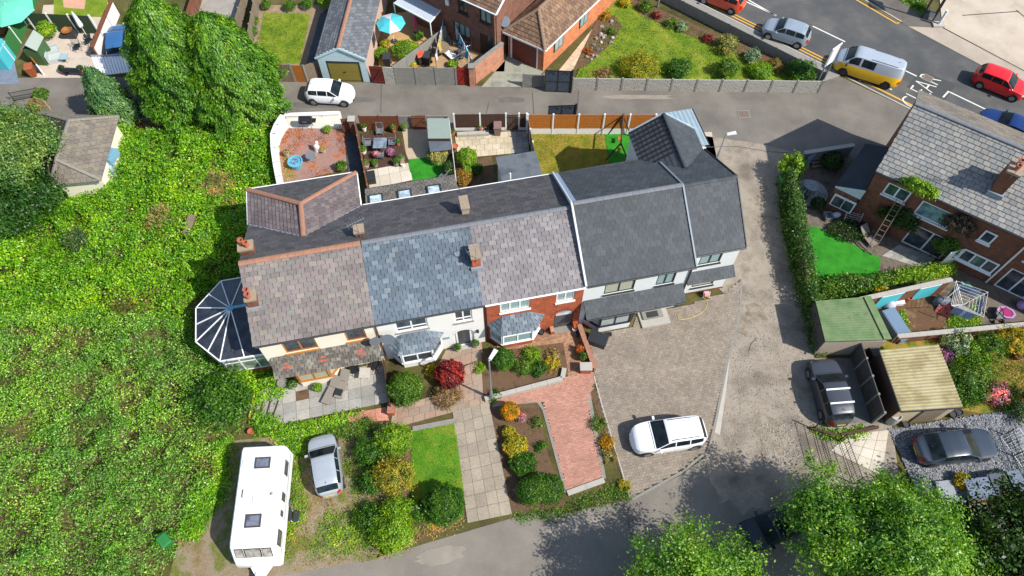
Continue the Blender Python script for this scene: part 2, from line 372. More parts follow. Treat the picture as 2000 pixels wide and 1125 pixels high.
M_WHITE=plain('white_render',alb(244,242,236,.78),.85,var=.06,scale=1.2,bump=.15,bscale=90)
M_CREAM=plain('cream_render',alb(250,240,218,.78),.85,var=.06,scale=1.2,bump=.15,bscale=90)
M_GREYR=plain('pale_grey_render',alb(226,230,228,.78),.85,var=.05,scale=1.2,bump=.15,bscale=90)
M_UPVC=plain('white_frame_plastic',alb(245,246,246,.82),.35,var=.03)
M_WOODF=plain('oak_frame',alb(196,132,62),.5,var=.25,scale=8)
M_DARKF=plain('anthracite_frame',alb(52,56,60),.4,var=.1)
M_GLASS=glassmat('window_glass',(.045,.06,.075,1))
M_CURT=glassmat('curtained_glass',(.2,.3,.3,1),.12,alb(165,195,192))
M_BLIND=glassmat('blind_glass',(.3,.33,.28,1),.15,alb(205,205,180))
M_BLACK=plain('black_metal',(.022,.024,.027,1),.45,var=.2,metal=.3)
M_DARKP=plain('dark_plastic',(.035,.037,.04,1),.55,var=.2)
M_STEEL=plain('galvanised_steel',alb(176,182,186),.4,var=.12,metal=.6)
M_TERRA=plain('terracotta',alb(196,112,76),.85,var=.25,scale=5)
M_TERR2=plain('ridge_terracotta',alb(176,128,104),.9,var=.3,scale=6)
M_WHITEP=plain('white_paint',alb(240,240,236,.8),.6,var=.07)
M_CONCP=plain('grey_concrete',alb(150,148,140),.92,var=.2,scale=2.5,bump=.3,bscale=60)
M_CONCL=plain('light_concrete',alb(188,184,174),.92,var=.15,scale=2.5,bump=.3,bscale=60)
M_BRICK=brickmat('red_brick',alb(196,88,48),alb(166,70,40),alb(190,150,120))
M_BRICKO=brickmat('old_brick',alb(142,82,58),alb(112,66,50),alb(150,132,115))
M_BRICKP=brickmat('pale_brick',alb(206,142,112),alb(188,122,94),alb(205,178,155))
M_BRICKB=brickmat('brown_brick',alb(150,100,80),alb(128,86,70),alb(150,130,115))
M_WOODR=plain('red_brown_timber',alb(128,76,50),.85,var=.3,scale=5)
M_WOODD=plain('dark_timber',alb(86,62,50),.85,var=.3,scale=5)
M_WOODO=plain('orange_timber',alb(198,120,44),.8,var=.3,scale=5)
M_WOODG=plain('weathered_timber',alb(142,126,106),.9,var=.3,scale=4)
M_DKSLATE=plain('lead_grey',alb(150,160,170),.6,var=.15)
M_TURQ=plain('turquoise_paint',alb(84,204,216),.6,var=.08)
# ================================================================ the ground, lanes, road
M_GROUND=blotch('earth_ground',[alb(70,66,38),alb(96,92,48),alb(118,104,66)],.5,.97,.8,26,.35)
g=MB(); g.poly([(-160,-120,-.012),(160,-120,-.012),(160,200,-.012),(-160,200,-.012)]); struct(obj('ground',g,M_GROUND))
TF=Frame(-14.03,17.24,R(11.6))                 # frame of the terrace: u along the front, w to the back
# lanes
M_FLANE=blotch('asphalt_front',[alb(126,120,112),alb(140,133,123),alb(152,144,133)],.35,.92,.35,50,.16)
sheet('back_lane',[(-500,150),(30,152),(190,150),(545,160),(720,161),(940,168),(1120,174),(1596,180),(1625,143),(1795,222),(1800,300),(1700,330),(1640,300),(1560,304),(1500,330),(1500,392),(1352,330),(1345,262),(1030,260),(880,255),(545,232),(400,240),(200,232),(60,222),(-500,240)],1,M_ASPH)
sheet('gravel_lane',[(1350,262),(1480,280),(1560,300),(1590,330),(1520,345),(1525,440),(1580,640),(1590,700),(1740,700),(1740,820),(1760,960),(1640,985),(1600,1010),(1560,1000),(1530,1022),(1500,1000),(1470,990),(1450,1008),(1425,975),(1405,985),(1398,955),(1385,940),(1378,890),(1402,760),(1440,600),(1400,560),(1390,480),(1380,335)],3,M_TRACK)
sheet('front_lane',[(250,1180),(330,1125),(560,1118),(740,1088),(1000,1012),(1228,978),(1330,928),(1395,880),(1500,905),(1610,930),(1760,960),(2400,1050),(2500,1500),(200,1500)],2,M_FLANE)
o=MB()
for pts in ([(1410,690),(1400,760),(1388,840),(1406,850),(1418,765),(1425,700)],):      # smooth cement fillet beside the paved drive
    o.poly([(*G(*p).xy,.018) for p in pts])
struct(obj('cement_strip',o,plain('cement',alb(196,190,180),.9,var=.12,scale=2)))
# potholes: worn shallow patches with broken rims
M_POT=blotch('worn_patch',[alb(128,116,100),alb(160,148,130),alb(176,166,150)],1.5,.97,.8,26,.3)
def pothole(px,py,a,b,rot,seed):
    rn=random.Random(seed); c=G(px,py); ring=[]
    for i in range(22):
        t=6.283*i/22; k=1+rn.uniform(-.25,.2); x=a*k*math.cos(t); y=b*k*math.sin(t); ring.append((x*math.cos(rot)-y*math.sin(rot),x*math.sin(rot)+y*math.cos(rot)))
    m=MB(); n=22; vs=[(x,y,.006) for x,y in ring]+[(x*.86,y*.86,.022) for x,y in ring]+[(x*.68,y*.68,.012) for x,y in ring]+[(0,0,.009)]
    m.add(vs,[(i,(i+1)%n,n+(i+1)%n,n+i) for i in range(n)]+[(n+i,n+(i+1)%n,2*n+(i+1)%n,2*n+i) for i in range(n)]+[(2*n+i,2*n+(i+1)%n,3*n) for i in range(n)])
    struct(obj('pothole',m,M_POT,loc=(c.x,c.y,.006),smooth=60))
for a in ((1478,610,.85,.7,.4,1),(1492,860,.55,1.1,.1,2),(1450,640,.35,.6,.2,3),(1512,845,.8,1.2,.3,4),(1480,395,.25,.45,0,5)): pothole(*a)
stones=MB(); rn=random.Random(11)                                                   # loose chippings on the track
def scatter_px(poly,n,rn):
    xs=[p[0] for p in poly]; ys=[p[1] for p in poly]; out=[]
    while len(out)<n:
        x=rn.uniform(min(xs),max(xs)); y=rn.uniform(min(ys),max(ys))
        if inpoly(x,y,poly): out.append((x,y))
    return out
M_CHIP=pieces('chippings',[alb(150,142,132),alb(176,168,158),alb(128,122,116),alb(196,190,182)],.95)
def chips(mb,poly,n,s0,s1,rn,z=.01):
    for x,y in scatter_px(poly,n,rn):
        c=G(x,y); s=rn.uniform(s0,s1); a=rn.uniform(0,6.28); mb.obox((c.x,c.y,z+s*.25),(s,s*rn.uniform(.6,1),s*.55),a,rn.uniform(-.5,.5),rn.uniform(-.5,.5))
chips(stones,[(1440,560),(1540,560),(1585,760),(1590,850),(1500,930),(1410,900),(1425,740)],1500,.02,.06,rn)
chips(stones,[(1480,830),(1560,820),(1570,900),(1490,910)],900,.02,.06,rn)
stuff(obj('loose_chippings',stones,M_CHIP),'loose grey chippings strewn over the rough lane','chippings')
# main road top right with pavement, kerbs and paint
RD=Frame(*G(1640,145).xy,math.atan2((G(1795,222)-G(1640,145)).y,(G(1795,222)-G(1640,145)).x))    # u along the near kerb
kerb0=RD.at(1300,0).y
def rpoly(u0,u1,w0,w1): return [RD.L(u0,w0),RD.L(u1,w0),RD.L(u1,w1),RD.L(u0,w1)]
sheet('main_road',rpoly(-60,60,.12,11.5),2,M_ROAD,True)
ju0=RD.at(1600,178).x
sheet('pavement',[RD.L(-60,-1.55),RD.L(ju0-.2,-1.5),RD.L(ju0+.5,-.2),RD.L(ju0+.3,0),RD.L(-60,0)],1,M_PAVE,True,h=.08,thick=1)
def kerb_run(fr,u0,u1,w,n,name,parent_z=0,h=.1,mat=M_CONCL,wd=.13):
    root=struct(link(name,None,None,fr.L(u0,w)))
    root.rotation_euler=(0,0,fr.a); L=(u1-u0)/n
    me=MB().box(.006,L-.006,-wd/2,wd/2,0,h).mesh('kerb_stone',mat)
    for i in range(n): link('kerb_stone',me,root,(i*L,0,0))
    return root
kerb_run(RD,-30,ju0,0.06,34,'kerb')
kerb_run(RD,ju0,30,0.02,14,'drop_kerb',h=.03)
far=[RD.at(*p) for p in ((1692,0),(1760,45),(1905,128),(2000,180))]
# far side: pavement, forecourt
sheet('far_pavement',[(1610,-60),(1690,-5),(1760,44),(1775,52),(1840,55),(1800,20),(1760,-20),(1730,-60)],3,blotch('pavement_dark',[alb(104,98,92),alb(122,116,108)],.8,.9,.3,50,.12),h=.06,thick=1)
sheet('forecourt_apron',[(1762,46),(1840,54),(2020,150),(2100,200),(2100,230),(1920,130),(1830,82)],4,blotch('apron_concrete',[alb(176,164,150),alb(196,182,164)],.6,.9,.3,40,.12),h=.02)
sheet('forecourt',[(1840,54),(1835,0),(1830,-80),(2300,-80),(2300,300),(2100,205),(2010,148)],4,M_CONC,h=.03)
j=MB()
for a,b in (((1842,54),(2060,170)),((1880,30),(1990,22)),((1985,20),(2060,80))): j.bar(G(*a,.055),G(*b,.055),.07,.02)
obj('drain_channel',j,M_DARKP)['kind']='structure'
far_k=Frame(*G(1690,2).xy,math.atan2((G(1760,44)-G(1690,2)).y,(G(1760,44)-G(1690,2)).x)); kerb_run(far_k,-6,(G(1760,44)-G(1690,2)).length,0,9,'far_kerb',h=.1)
M_LINEW=plain('road_paint_white',alb(232,230,222,.75),.7,var=.15,scale=9); M_LINEY=plain('road_paint_yellow',alb(232,178,62,.75),.7,var=.18,scale=9)
def mark(name,fr,rects,mat,z=.0125):
    mb=MB()
    for r in rects: mb.poly([(p.x,p.y,z) for p in (fr.L(r[0],r[2]),fr.L(r[1],r[2]),fr.L(r[1],r[3]),fr.L(r[0],r[3]))])
    return struct(obj(name,mb,mat))
mark('double_yellow_line',RD,[(-40,ju0+.6,.42,.54),(-40,ju0+.6,.72,.84)],M_LINEY)
mark('yellow_line_across_mouth',RD,[(ju0+.6,14,.38,.52)],M_LINEY)
cw=RD.at(1610,75).y; u1=RD.at(1645,85).x
cl=[RD.at(*p) for p in ((1582,57),(1647,86),(1768,138),(1791,148),(1857,176),(1946,215))]
cy=sum(c.y for c in cl)/6
mark('centre_line',RD,[(cl[0].x,cl[1].x,cy-.06,cy+.06),(cl[2].x,cl[3].x,cy-.06,cy+.06),(cl[4].x,cl[5].x,cy-.06,cy+.06),(cl[5].x+2,cl[5].x+6,cy-.06,cy+.06)],M_LINEW)
wl=MB()
for a,b in (((1450,0),(1516,30)),((1462,0),(1516,31)),((1678,158),(1684,150)),((1842,190),(1853,178)),((1735,172),(1742,175)),((1325,14),(1340,-4))): wl.bar(G(*a,.0125),G(*b,.0125),.13,.002)
struct(obj('white_line_marks',wl,M_LINEW))
fy=RD.at(1735,45).y; fl=MB()
for a,b in (((1660,-8),(1752,46)),((1672,-8),(1757,43))): fl.bar(G(*a,.0125),G(*b,.0125),.13,.002)
fl.bar(G(1752,46,.0125),G(1757,43,.0125),.13,.002)
struct(obj('far_yellow_line',fl,M_LINEY))
q=[G(*p) for p in ((1797,137),(1868,165),(1845,196),(1778,166))]; sheet('road_repair',[(1797,137),(1868,165),(1840,205),(1770,170)],3,plain('fresh_asphalt',alb(78,80,80),.9,var=.12),h=0)
# the word CLEAR on the road: read from the side road
cu=bpy.data.curves.new('road_word','FONT'); cu.body='CLEAR'; cu.size=1.0; cu.align_x='CENTER'; cu.fill_mode='FRONT'; cu.offset=-.018
to=bpy.data.objects.new('tmp',cu); COL.objects.link(to); dg=bpy.context.evaluated_depsgraph_get(); me=bpy.data.meshes.new_from_object(to.evaluated_get(dg)); bpy.data.objects.remove(to)
me.materials.append(M_LINEW)
ro=struct(link('road_word_clear',me)); pa=G(1778,205); pb=G(1818,152); ang=math.atan2((pb-pa).y,(pb-pa).x)
co=[v.co.x for v in me.vertices]; wdt=max(co)-min(co); hh=max(v.co.y for v in me.vertices)
sxx=(pb-pa).length*1.12/wdt; up=RD.L(1,0)-RD.L(0,0); rd=Vector((math.cos(ang),math.sin(ang),0)); mid=pa.lerp(pb,.5)
ln=1.55/hh
for v in me.vertices:
    p=mid+rd*(v.co.x*sxx)-up*((v.co.y*ln)-.78); v.co=(p.x,p.y,.0155)
me.update()
if me.polygons[0].normal.z<0: me.flip_normals()
# covers in the tarmac
def cover(px,py,w,h,label,rz=0,mat=None):
    c=G(px,py); t=thing('drain_cover',label,'cover',(c.x,c.y,.0185),rz); obj('lid',MB().box(-w/2,w/2,-h/2,h/2,0,.012),mat or plain('cover_iron',alb(128,112,100),.8,var=.25,scale=8),t)
    obj('rim',MB().box(-w/2-.07,w/2+.07,-h/2-.07,-h/2,0,.009).box(-w/2-.07,w/2+.07,h/2,h/2+.07,0,.009).box(-w/2-.07,-w/2,-h/2,h/2,0,.009).box(w/2,w/2+.07,-h/2,h/2,0,.009),M_CONCP,t)
cover(1453,223,.75,.6,'square iron cover set in the lane by the lamp post')
cover(1812,153,.6,.55,'iron cover in the dark road patch beside the painted word',RD.a)
lj=MB()
for path in ([(1330,288),(1440,286),(1500,296),(1560,300)],[(1225,985),(1228,1020),(1238,1060)],[(1478,660),(1466,672),(1462,690)],[(1040,180),(1043,222)],[(955,200),(950,221)],[(1130,176),(1128,222)],[(745,165),(744,220)]):
    for a,b in zip(path,path[1:]): lj.bar(G(*a,.019),G(*b,.019),.05,.004)
struct(obj('tarmac_joints',lj,plain('joint_tar',alb(98,92,86),.9)))
# gardens in front
sheet('parking_ground',[(330,1130),(352,1040),(420,930),(440,862),(545,852),(640,822),(740,812),(770,835),(775,1010),(750,1090),(560,1122)],4,blotch('weedy_gravel',[alb(104,112,40),alb(150,128,96),alb(158,142,120),alb(112,120,44),alb(150,136,112)],.55,.97,.8,32,.35,6,.3,.7))
sheet('front_lawn',[(806,838),(888,822),(906,960),(905,1010),(835,1035),(800,960)],5,M_LAWNG,h=.02)
sheet('side_verge',[(735,1090),(770,1010),(800,830),(890,815),(908,1010),(890,1030)],4,M_SOIL)
sheet('flower_bed_strip',[(948,790),(1052,790),(1068,880),(1105,985),(1230,970),(1150,765),(1172,765),(1240,972),(1110,1002),(1000,1005)],4,M_SOIL)
sheet('bed_ground',[(940,690),(1100,670),(1110,730),(945,775)],4,M_SOIL,h=.05)
# slab paths
M_FLAG=pieces('flagstones',[alb(168,156,138),alb(162,150,134),alb(172,160,141),alb(158,147,131)],.9,.18)
M_FLAGP=pieces('pink_flagstones',[alb(166,146,128),alb(172,142,124),alb(160,142,126),alb(174,150,130)],.9,.18)
M_FLAGG=pieces('grey_flagstones',[alb(168,166,158),alb(180,176,166),alb(158,156,150)],.92,.2)
M_FLAGW=pieces('pale_flagstones',[alb(214,204,186),alb(222,212,196),alb(206,196,178)],.9,.12)
def slabarea(name,quad_px,nx,ny,mat,layer=4,parity=0,skip=0,h=.02,base=None):
    q=[G(*p) for p in quad_px]; r=sheet(name,quad_px,layer,base or M_SOIL); slabs(r,q,nx,ny,mat,.004*layer,h,parity=parity,skip=skip,seed=int(quad_px[0][0])); return r
slabarea('garden_path',[(913,1022),(1000,1004),(955,785),(884,805)],4,9,M_FLAG)
slabarea('cross_path',[(762,838),(960,785),(955,745),(768,795)],9,3,M_FLAGP,parity=1)
slabarea('bay_path',[(876,782),(950,760),(942,700),(868,735)],3,3,M_FLAGP)
slabarea('entrance_path',[(845,735),(945,700),(940,665),(870,685)],4,2,M_FLAGP)
slabarea('front_patio',[(502,838),(758,786),(752,706),(500,765)],10,4,M_FLAGG,skip=.02)
slabarea('pink_path',[(640,825),(760,822),(755,795),(640,815)],5,1,pieces('pink_slab',[alb(206,142,120),alb(192,132,112)],.9),skip=.1)
edge=MB()
for a,b in (((806,838),(888,822)),): edge.bar(G(*a,.06),G(*b,.06),.3,.1)
struct(obj('lawn_edging',edge,M_CONCP))
# red block drive, grey block drive
RDRIVE=[(965,765),(1105,735),(1160,722),(1165,745),(1150,770),(1152,800),(1178,935),(1108,962),(1060,785),(965,790)]
M_REDB=pieces('red_setts',[alb(196,146,126),alb(190,138,120),alb(202,154,134),alb(184,134,116)],.9,.15,soft=True)
M_BRNB=pieces('brown_setts',[alb(168,128,98),alb(150,112,88),alb(180,140,110)],.9,.2,soft=True)
M_GRYB=pieces('grey_setts',[alb(156,144,129),alb(149,138,125),alb(163,150,134),alb(152,140,126),alb(144,133,121)],.9,.2,soft=True)
M_JOINT=plain('paving_joint',alb(92,82,70),.95)
r=sheet('red_block_drive',RDRIVE,4,M_JOINT); setts('block_paving',[G(*p).xy for p in RDRIVE],.1,.2,R(8),M_REDB,.016,r)
rp=[(1000,700),(1110,650),(1130,640),(1160,722),(1110,738),(1095,680),(1010,705)]
r=sheet('brick_path',rp,5,M_JOINT); setts('block_paving',[G(*p).xy for p in rp],.1,.2,R(14),M_BRNB,.02,r)
rp=[(965,668),(1060,650),(1085,632),(1130,632),(1110,660),(1000,705)]
r=sheet('brick_forecourt',rp,5,M_JOINT,h=.002); setts('block_paving',[G(*p).xy for p in rp],.1,.2,R(14),M_BRNB,.022,r)
GDRIVE=[(1148,655),(1235,640),(1245,610),(1330,600),(1418,572),(1446,545),(1446,600),(1420,700),(1392,835),(1380,878),(1330,918),(1232,972),(1175,800)]
r=sheet('grey_block_drive',GDRIVE,6,M_JOINT); setts('block_paving',[G(*p).xy for p in GDRIVE],.16,.2,R(11.6),M_GRYB,.024,r)
def edging(name,px,h,w,mat,z=0,n=1):
    root=struct(link(name,None,None,G(*px[0])))
    for a,b in zip(px,px[1:]):
        A,B=G(*a)-G(*px[0]),G(*b)-G(*px[0]); k=max(1,round((B-A).length/.9))
        for i in range(k):
            p=A.lerp(B,i/k); q_=A.lerp(B,(i+1)/k); d=(q_-p).normalized()*.006; obj('edging_stone',MB().bar(p+d+Vector((0,0,h/2-.02+z)),q_-d+Vector((0,0,h/2-.02+z)),w,h+.02),mat,root)
edging('drive_edging',[(1448,545),(1446,610),(1422,700),(1396,832),(1384,880),(1332,922),(1234,976)],.05,.14,M_CONCP)
edging('drive_divider',[(1160,735),(1178,800),(1230,972)],.06,.08,M_CONCL)
edging('red_drive_edging',[(1108,964),(1180,938)],.12,.3,M_CONCL)
edging('red_drive_kerb',[(1150,768),(1155,800),(1180,935)],.03,.22,M_CONCP); edging('bed_kerb',[(962,792),(1050,783),(1062,800),(1106,962)],.03,.18,M_CONCP)
# gardens behind the terrace
sheet('red_patio',[(540,250),(670,235),(678,330),(545,362)],4,blotch('red_weedy_paving',[alb(188,110,62),alb(176,136,124),alb(164,132,124),alb(190,150,132)],.9,.95,.6,40,.3))
sheet('white_terrace',[(555,222),(665,218),(672,252),(545,250)],5,blotch('worn_white_floor',[alb(214,212,200),alb(226,222,210)],.9,.9,.2,40,.08))
sheet('wet_path',[(672,252),(700,250),(706,345),(680,340)],5,blotch('dark_path',[alb(66,72,80),alb(90,96,102)],1.5,.6,.3,40,.15))
slabarea('pale_patio',[(722,370),(806,352),(798,312),(716,328)],4,2,M_FLAGW,5)
sheet('stone_terrace',[(785,252),(850,250),(858,312),(795,312)],4,blotch('sandstone_floor',[alb(206,188,160),alb(190,172,146)],1,.9,.3,40,.1))
sheet('small_fake_lawn',[(796,312),(856,305),(880,345),(805,358)],5,M_FAKE,h=.02)
slabarea('back_patio',[(895,310),(1000,300),(1000,257),(888,265)],7,4,pieces('sand_slabs',[alb(208,194,164),alb(196,182,154),alb(216,202,176)],.9,.2),4,parity=1)
slabarea('side_path',[(998,300),(1034,298),(1030,258),(998,258)],3,4,M_FLAGG,4)
sheet('back_bed',[(885,315),(960,305),(970,360),(890,375)],4,M_SOIL)
sheet('back_lawn',[(1036,262),(1180,262),(1192,335),(1060,345)],5,blotch('dry_lawn',[alb(112,126,28),alb(148,142,44),alb(176,150,70)],1.,.95,.8,90,.3),h=.02)
sheet('play_lawn',[(1180,258),(1228,258),(1232,320),(1192,330)],6,M_FAKE,h=.02)
sheet('side_concrete',[(1345,260),(1390,258),(1402,320),(1370,330)],3,M_CONC)
# top gardens
sheet('top_lawn',[(516,25),(606,28),(586,124),(498,124)],4,M_LAWN,h=.02)
sheet('top_soil',[(495,10),(660,10),(640,150),(486,132)],3,blotch('garden_earth',[alb(150,128,104),alb(176,152,124)],1.5,.95,.6,40,.3))
sheet('buff_patio',[(740,30),(895,10),(890,130),(740,130)],3,blotch('buff_paving',[alb(206,168,118),alb(190,152,108)],1.,.9,.3,50,.12))
sheet('house_patio',[(870,70),(990,80),(985,140),(850,140)],4,blotch('buff_paving2',[alb(190,158,120),alb(168,140,108)],1.,.9,.3,50,.12))
sheet('garage_drive',[(985,120),(1000,95),(1062,140),(1025,170),(940,170)],4,blotch('green_concrete',[alb(146,150,134),alb(166,166,150),alb(120,124,116)],.9,.9,.3,40,.12))
sheet('corner_lawn',[(1130,-60),(1175,-15),(1300,30),(1420,85),(1600,160),(1122,158),(1150,90),(1180,70),(1172,30)],4,M_LAWN,h=.02)
sheet('rockery',[(1165,40),(1200,30),(1215,52),(1195,85),(1145,130),(1118,140)],5,M_SOIL,h=.03)
slabarea('garage_path',[(1090,140),(1112,146),(1200,45),(1172,38)],2,7,pieces('peach_slabs',[alb(214,186,156),alb(202,176,150),alb(222,194,162)],.9),6)
sheet('border_bed',[(1200,-20),(1220,-10),(1420,75),(1590,140),(1600,158),(1560,155),(1400,92),(1260,35)],5,M_SOIL,h=.03)
sheet('left_yard',[(85,10),(215,5),(182,152),(60,152)],3,blotch('pale_gravel_yard',[alb(206,190,172),alb(220,206,190)],1.5,.95,.5,60,.2))
sheet('far_left_lawn',[(105,-20),(215,-20),(205,34),(105,31)],4,M_LAWN)
sheet('far_left_paving',[(118,-30),(172,-30),(165,18),(125,15)],5,plain('pink_paving',alb(220,170,142),.9))
sheet('slab_yard',[(380,-20),(480,-20),(470,70),(390,60)],4,blotch('slab_grey',[alb(176,170,160),alb(160,154,146)],1.2,.9,.3,50,.12))
# right-hand yards
sheet('right_yard',[(1560,330),(1680,300),(1820,420),(2050,560),(2050,640),(1830,640),(1600,590)],4,blotch('yard_paving',[alb(104,92,80),alb(128,116,104),alb(90,84,78)],1.2,.95,.5,40,.25))
sheet('right_lawn',[(1573,446),(1592,442),(1720,505),(1715,545),(1590,560),(1580,520)],6,M_FAKE,h=.02)
sheet('muddy_yard',[(1725,590),(1850,570),(1860,640),(1745,655)],6,blotch('mud',[alb(126,96,72),alb(110,82,60),alb(140,110,84)],1.2,.97,.6,40,.25))
sheet('lower_garden',[(1700,665),(2060,625),(2060,830),(1870,800),(1700,700)],5,blotch('garden_grass',[alb(84,104,34),alb(170,140,62),alb(120,130,44),alb(76,92,34)],.7,.97,.8,50,.35))
sheet('car_bay',[(1575,708),(1660,700),(1725,825),(1600,830)],5,blotch('wet_concrete',[alb(104,106,106),alb(128,128,124)],1,.8,.3,40,.15))
sheet('gravel_yard',[(1735,838),(1985,800),(2060,860),(2060,960),(1790,960)],6,blotch('grey_gravel',[alb(120,124,132),alb(160,160,160)],2,.95,.6,40,.3))
gm=MB(); rn=random.Random(5); chips(gm,[(1735,838),(1985,800),(2010,960),(1790,960)],9000,.05,.11,rn,.03); stuff(obj('slate_gravel',gm,pieces('slate_gravel',[alb(156,158,162),alb(140,143,149),alb(122,127,135),alb(170,170,171),alb(132,136,143)],.9)),'light and dark grey gravel spread under the dark saloon car','gravel')
slabarea('entrance_slabs',[(1622,880),(1722,930),(1735,840),(1660,848)],4,4,M_FLAGW,6)
# ================================================================ the terrace of five houses
ZE=5.2; WE=-.10; WF=.15; WB=7.9; WBE=8.15; WR=4.02
UB=[0,6.55,12.67,18.62,25.2,28.4]
M_SL1=pieces('slate_purple',[alb(128,120,117),alb(138,128,125),alb(134,127,124),alb(123,116,112),alb(143,132,128),alb(133,130,123),alb(136,124,122),alb(147,138,128)],.75,.2)
M_SL2=pieces('slate_blue',[alb(98,112,124),alb(104,118,130),alb(92,104,116),alb(100,114,126),alb(112,126,138),alb(94,108,120),alb(100,112,124),alb(124,136,144)],.6,.2)
M_SL3=pieces('slate_mauve_grey',[alb(133,129,131),alb(142,139,140),alb(127,123,125),alb(139,133,134),alb(148,143,143),alb(131,126,128)],.75,.2)
M_SL4=pieces('tile_anthracite',[alb(67,73,77),alb(73,78,83),alb(64,69,75),alb(76,82,87)],.7,.15,soft=True)
M_SLR=pieces('slate_dark_back',[alb(80,80,82),alb(88,86,88),alb(72,72,75),alb(94,92,93)],.8,.3,soft=True)
M_SLG=pieces('slate_grey',[alb(138,140,138),alb(148,148,144),alb(130,132,132),alb(144,143,138),alb(156,154,148),alb(136,137,138),alb(150,146,140)],.75,.2)
M_DECK=plain('roof_felt',alb(58,56,56),.9)
M_RIDGEG=plain('ridge_grey',alb(128,132,138),.85,var=.25,scale=6)
M_LEADW=plain('white_mortar',alb(224,226,228),.8,var=.15,scale=6)
def wallopen(mb,x0,x1,z0,z1,y,ops,depth=.13,sgn=1):
    """front face at y with real openings and reveals; sgn=+1: the room lies at larger y"""
    xs=sorted({x0,x1,*[o[0] for o in ops],*[o[1] for o in ops]}); zs=sorted({z0,z1,*[o[2] for o in ops],*[o[3] for o in ops]})
    for a,b in zip(xs,xs[1:]):
        for c,d in zip(zs,zs[1:]):
            if any(o[0]-1e-6<=a and b<=o[1]+1e-6 and o[2]-1e-6<=c and d<=o[3]+1e-6 for o in ops): continue
            mb.poly([(a,y,c),(b,y,c),(b,y,d),(a,y,d)][::sgn])
    for a,b,c,d in ops:
        y2=y+depth*sgn
        for q in ([(a,y,c),(a,y,d),(a,y2,d),(a,y2,c)],[(b,y,c),(b,y2,c),(b,y2,d),(b,y,d)],[(a,y,c),(a,y2,c),(b,y2,c),(b,y,c)],[(a,y,d),(b,y,d),(b,y2,d),(a,y2,d)],[(a,y2,c),(a,y2,d),(b,y2,d),(b,y2,c)]): mb.poly(q)
def window(parent,off,x0,x1,z0,z1,y,n,fm,gm,sgn=1,sill=None,fr=.06,trans=None,name='window',rec=.05):
    """frame in the reveal with one pane per light; y is the wall face"""
    ya=y+rec*sgn; yb=y+(rec+.055)*sgn; a,b=min(ya,yb),max(ya,yb); m=MB()
    m.box(x0,x1,a,b,z0,z0+fr); m.box(x0,x1,a,b,z1-fr,z1); w=(x1-x0)/n
    for i in range(n+1):
        xc=x0+i*w; m.box(max(x0,xc-fr/2-(fr/2 if i==n else 0)),min(x1,xc+fr/2+(fr/2 if i==0 else 0)),a+.001,b-.001,z0+fr*.5,z1-fr*.5)
    if trans: m.box(x0,x1,a+.002,b-.002,trans-fr/2,trans+fr/2)
    f=obj(name,m,fm,parent,loc=off)
    for i in range(n):
        xa=x0+i*w+fr*.4; xb=x0+(i+1)*w-fr*.4; yp=y+(rec+.03)*sgn; obj('pane',MB().box(xa,xb,min(yp,yp+.012*sgn),max(yp,yp+.012*sgn),z0+fr*.5,z1-fr*.5),gm,f)
    if sill: obj('sill',MB().box(x0-.06,x1+.06,min(y-.09*sgn,y+.05*sgn),max(y-.09*sgn,y+.05*sgn),z0-.09,z0-.002),sill,f)
    return f
def slatedeck(parent,off,pts,mat,tw,te,lim,name='slate',deck=None,seed=1,rname='roof',t=.07,**kw):
    if mat.name in('tile_anthracite','slate_dark_back'): kw.setdefault('gap',.009); kw.setdefault('lift',.03)
    """a roof plane: first two points run along its eave; slates are laid as pieces on the deck"""
    P=[Vector(p) for p in pts]; r=obj(rname,MB().slab(P,t),deck or M_DECK,parent,loc=off)
    U=(P[1]-P[0]).normalized(); N=U.cross(P[2]-P[0]).normalized(); V=N.cross(U)
    if N.z<0: N=-N; V=-V
    if V.dot(P[2]-P[0])<0: V=-V
    if U.cross(V).z<0:
        P0=P[1]; U=-U
    else: P0=P[0]
    poly=[((p-P0).dot(U),(p-P0).dot(V)) for p in P]
    tiles(r,P0+U.cross(V)*.003,U,V,poly,tw,te,mat,lim,name,seed=seed,**kw); return r
def ridge(parent,a,b,n,mat,name='ridge_tile',r=.13,k=.55):
    a=Vector(a); b=Vector(b); d=b-a; L=d.length/n; x=d.normalized(); y=Vector((0,0,1)).cross(x).normalized(); z=x.cross(y); seg=7
    m=MB(); rows=[]
    for xx in (0.004,L-.004):
        rows.append([(xx,r*math.cos(math.pi*j/(seg-1)),k*r*math.sin(math.pi*j/(seg-1))) for j in range(seg)])
    m.grid(rows); m.poly(rows[0]); m.poly(rows[1][::-1]); me=m.mesh(name,mat,40); M3=Matrix((x,y,z)).transposed().to_4x4(); rn=random.Random(int(a.x*100)+n)
    for i in range(n):
        o=link(name,me,parent); o.matrix_local=Matrix.Translation(a+d*(i/n)+Vector((0,0,rn.uniform(-.006,.006))))@M3
def pot(prof_h,r): return [(r*.9,0),(r*.82,prof_h*.12),(r*.95,prof_h*.8),(r*1.1,prof_h*.84),(r*1.1,prof_h),(r*.8,prof_h),(r*.75,prof_h*.5)]
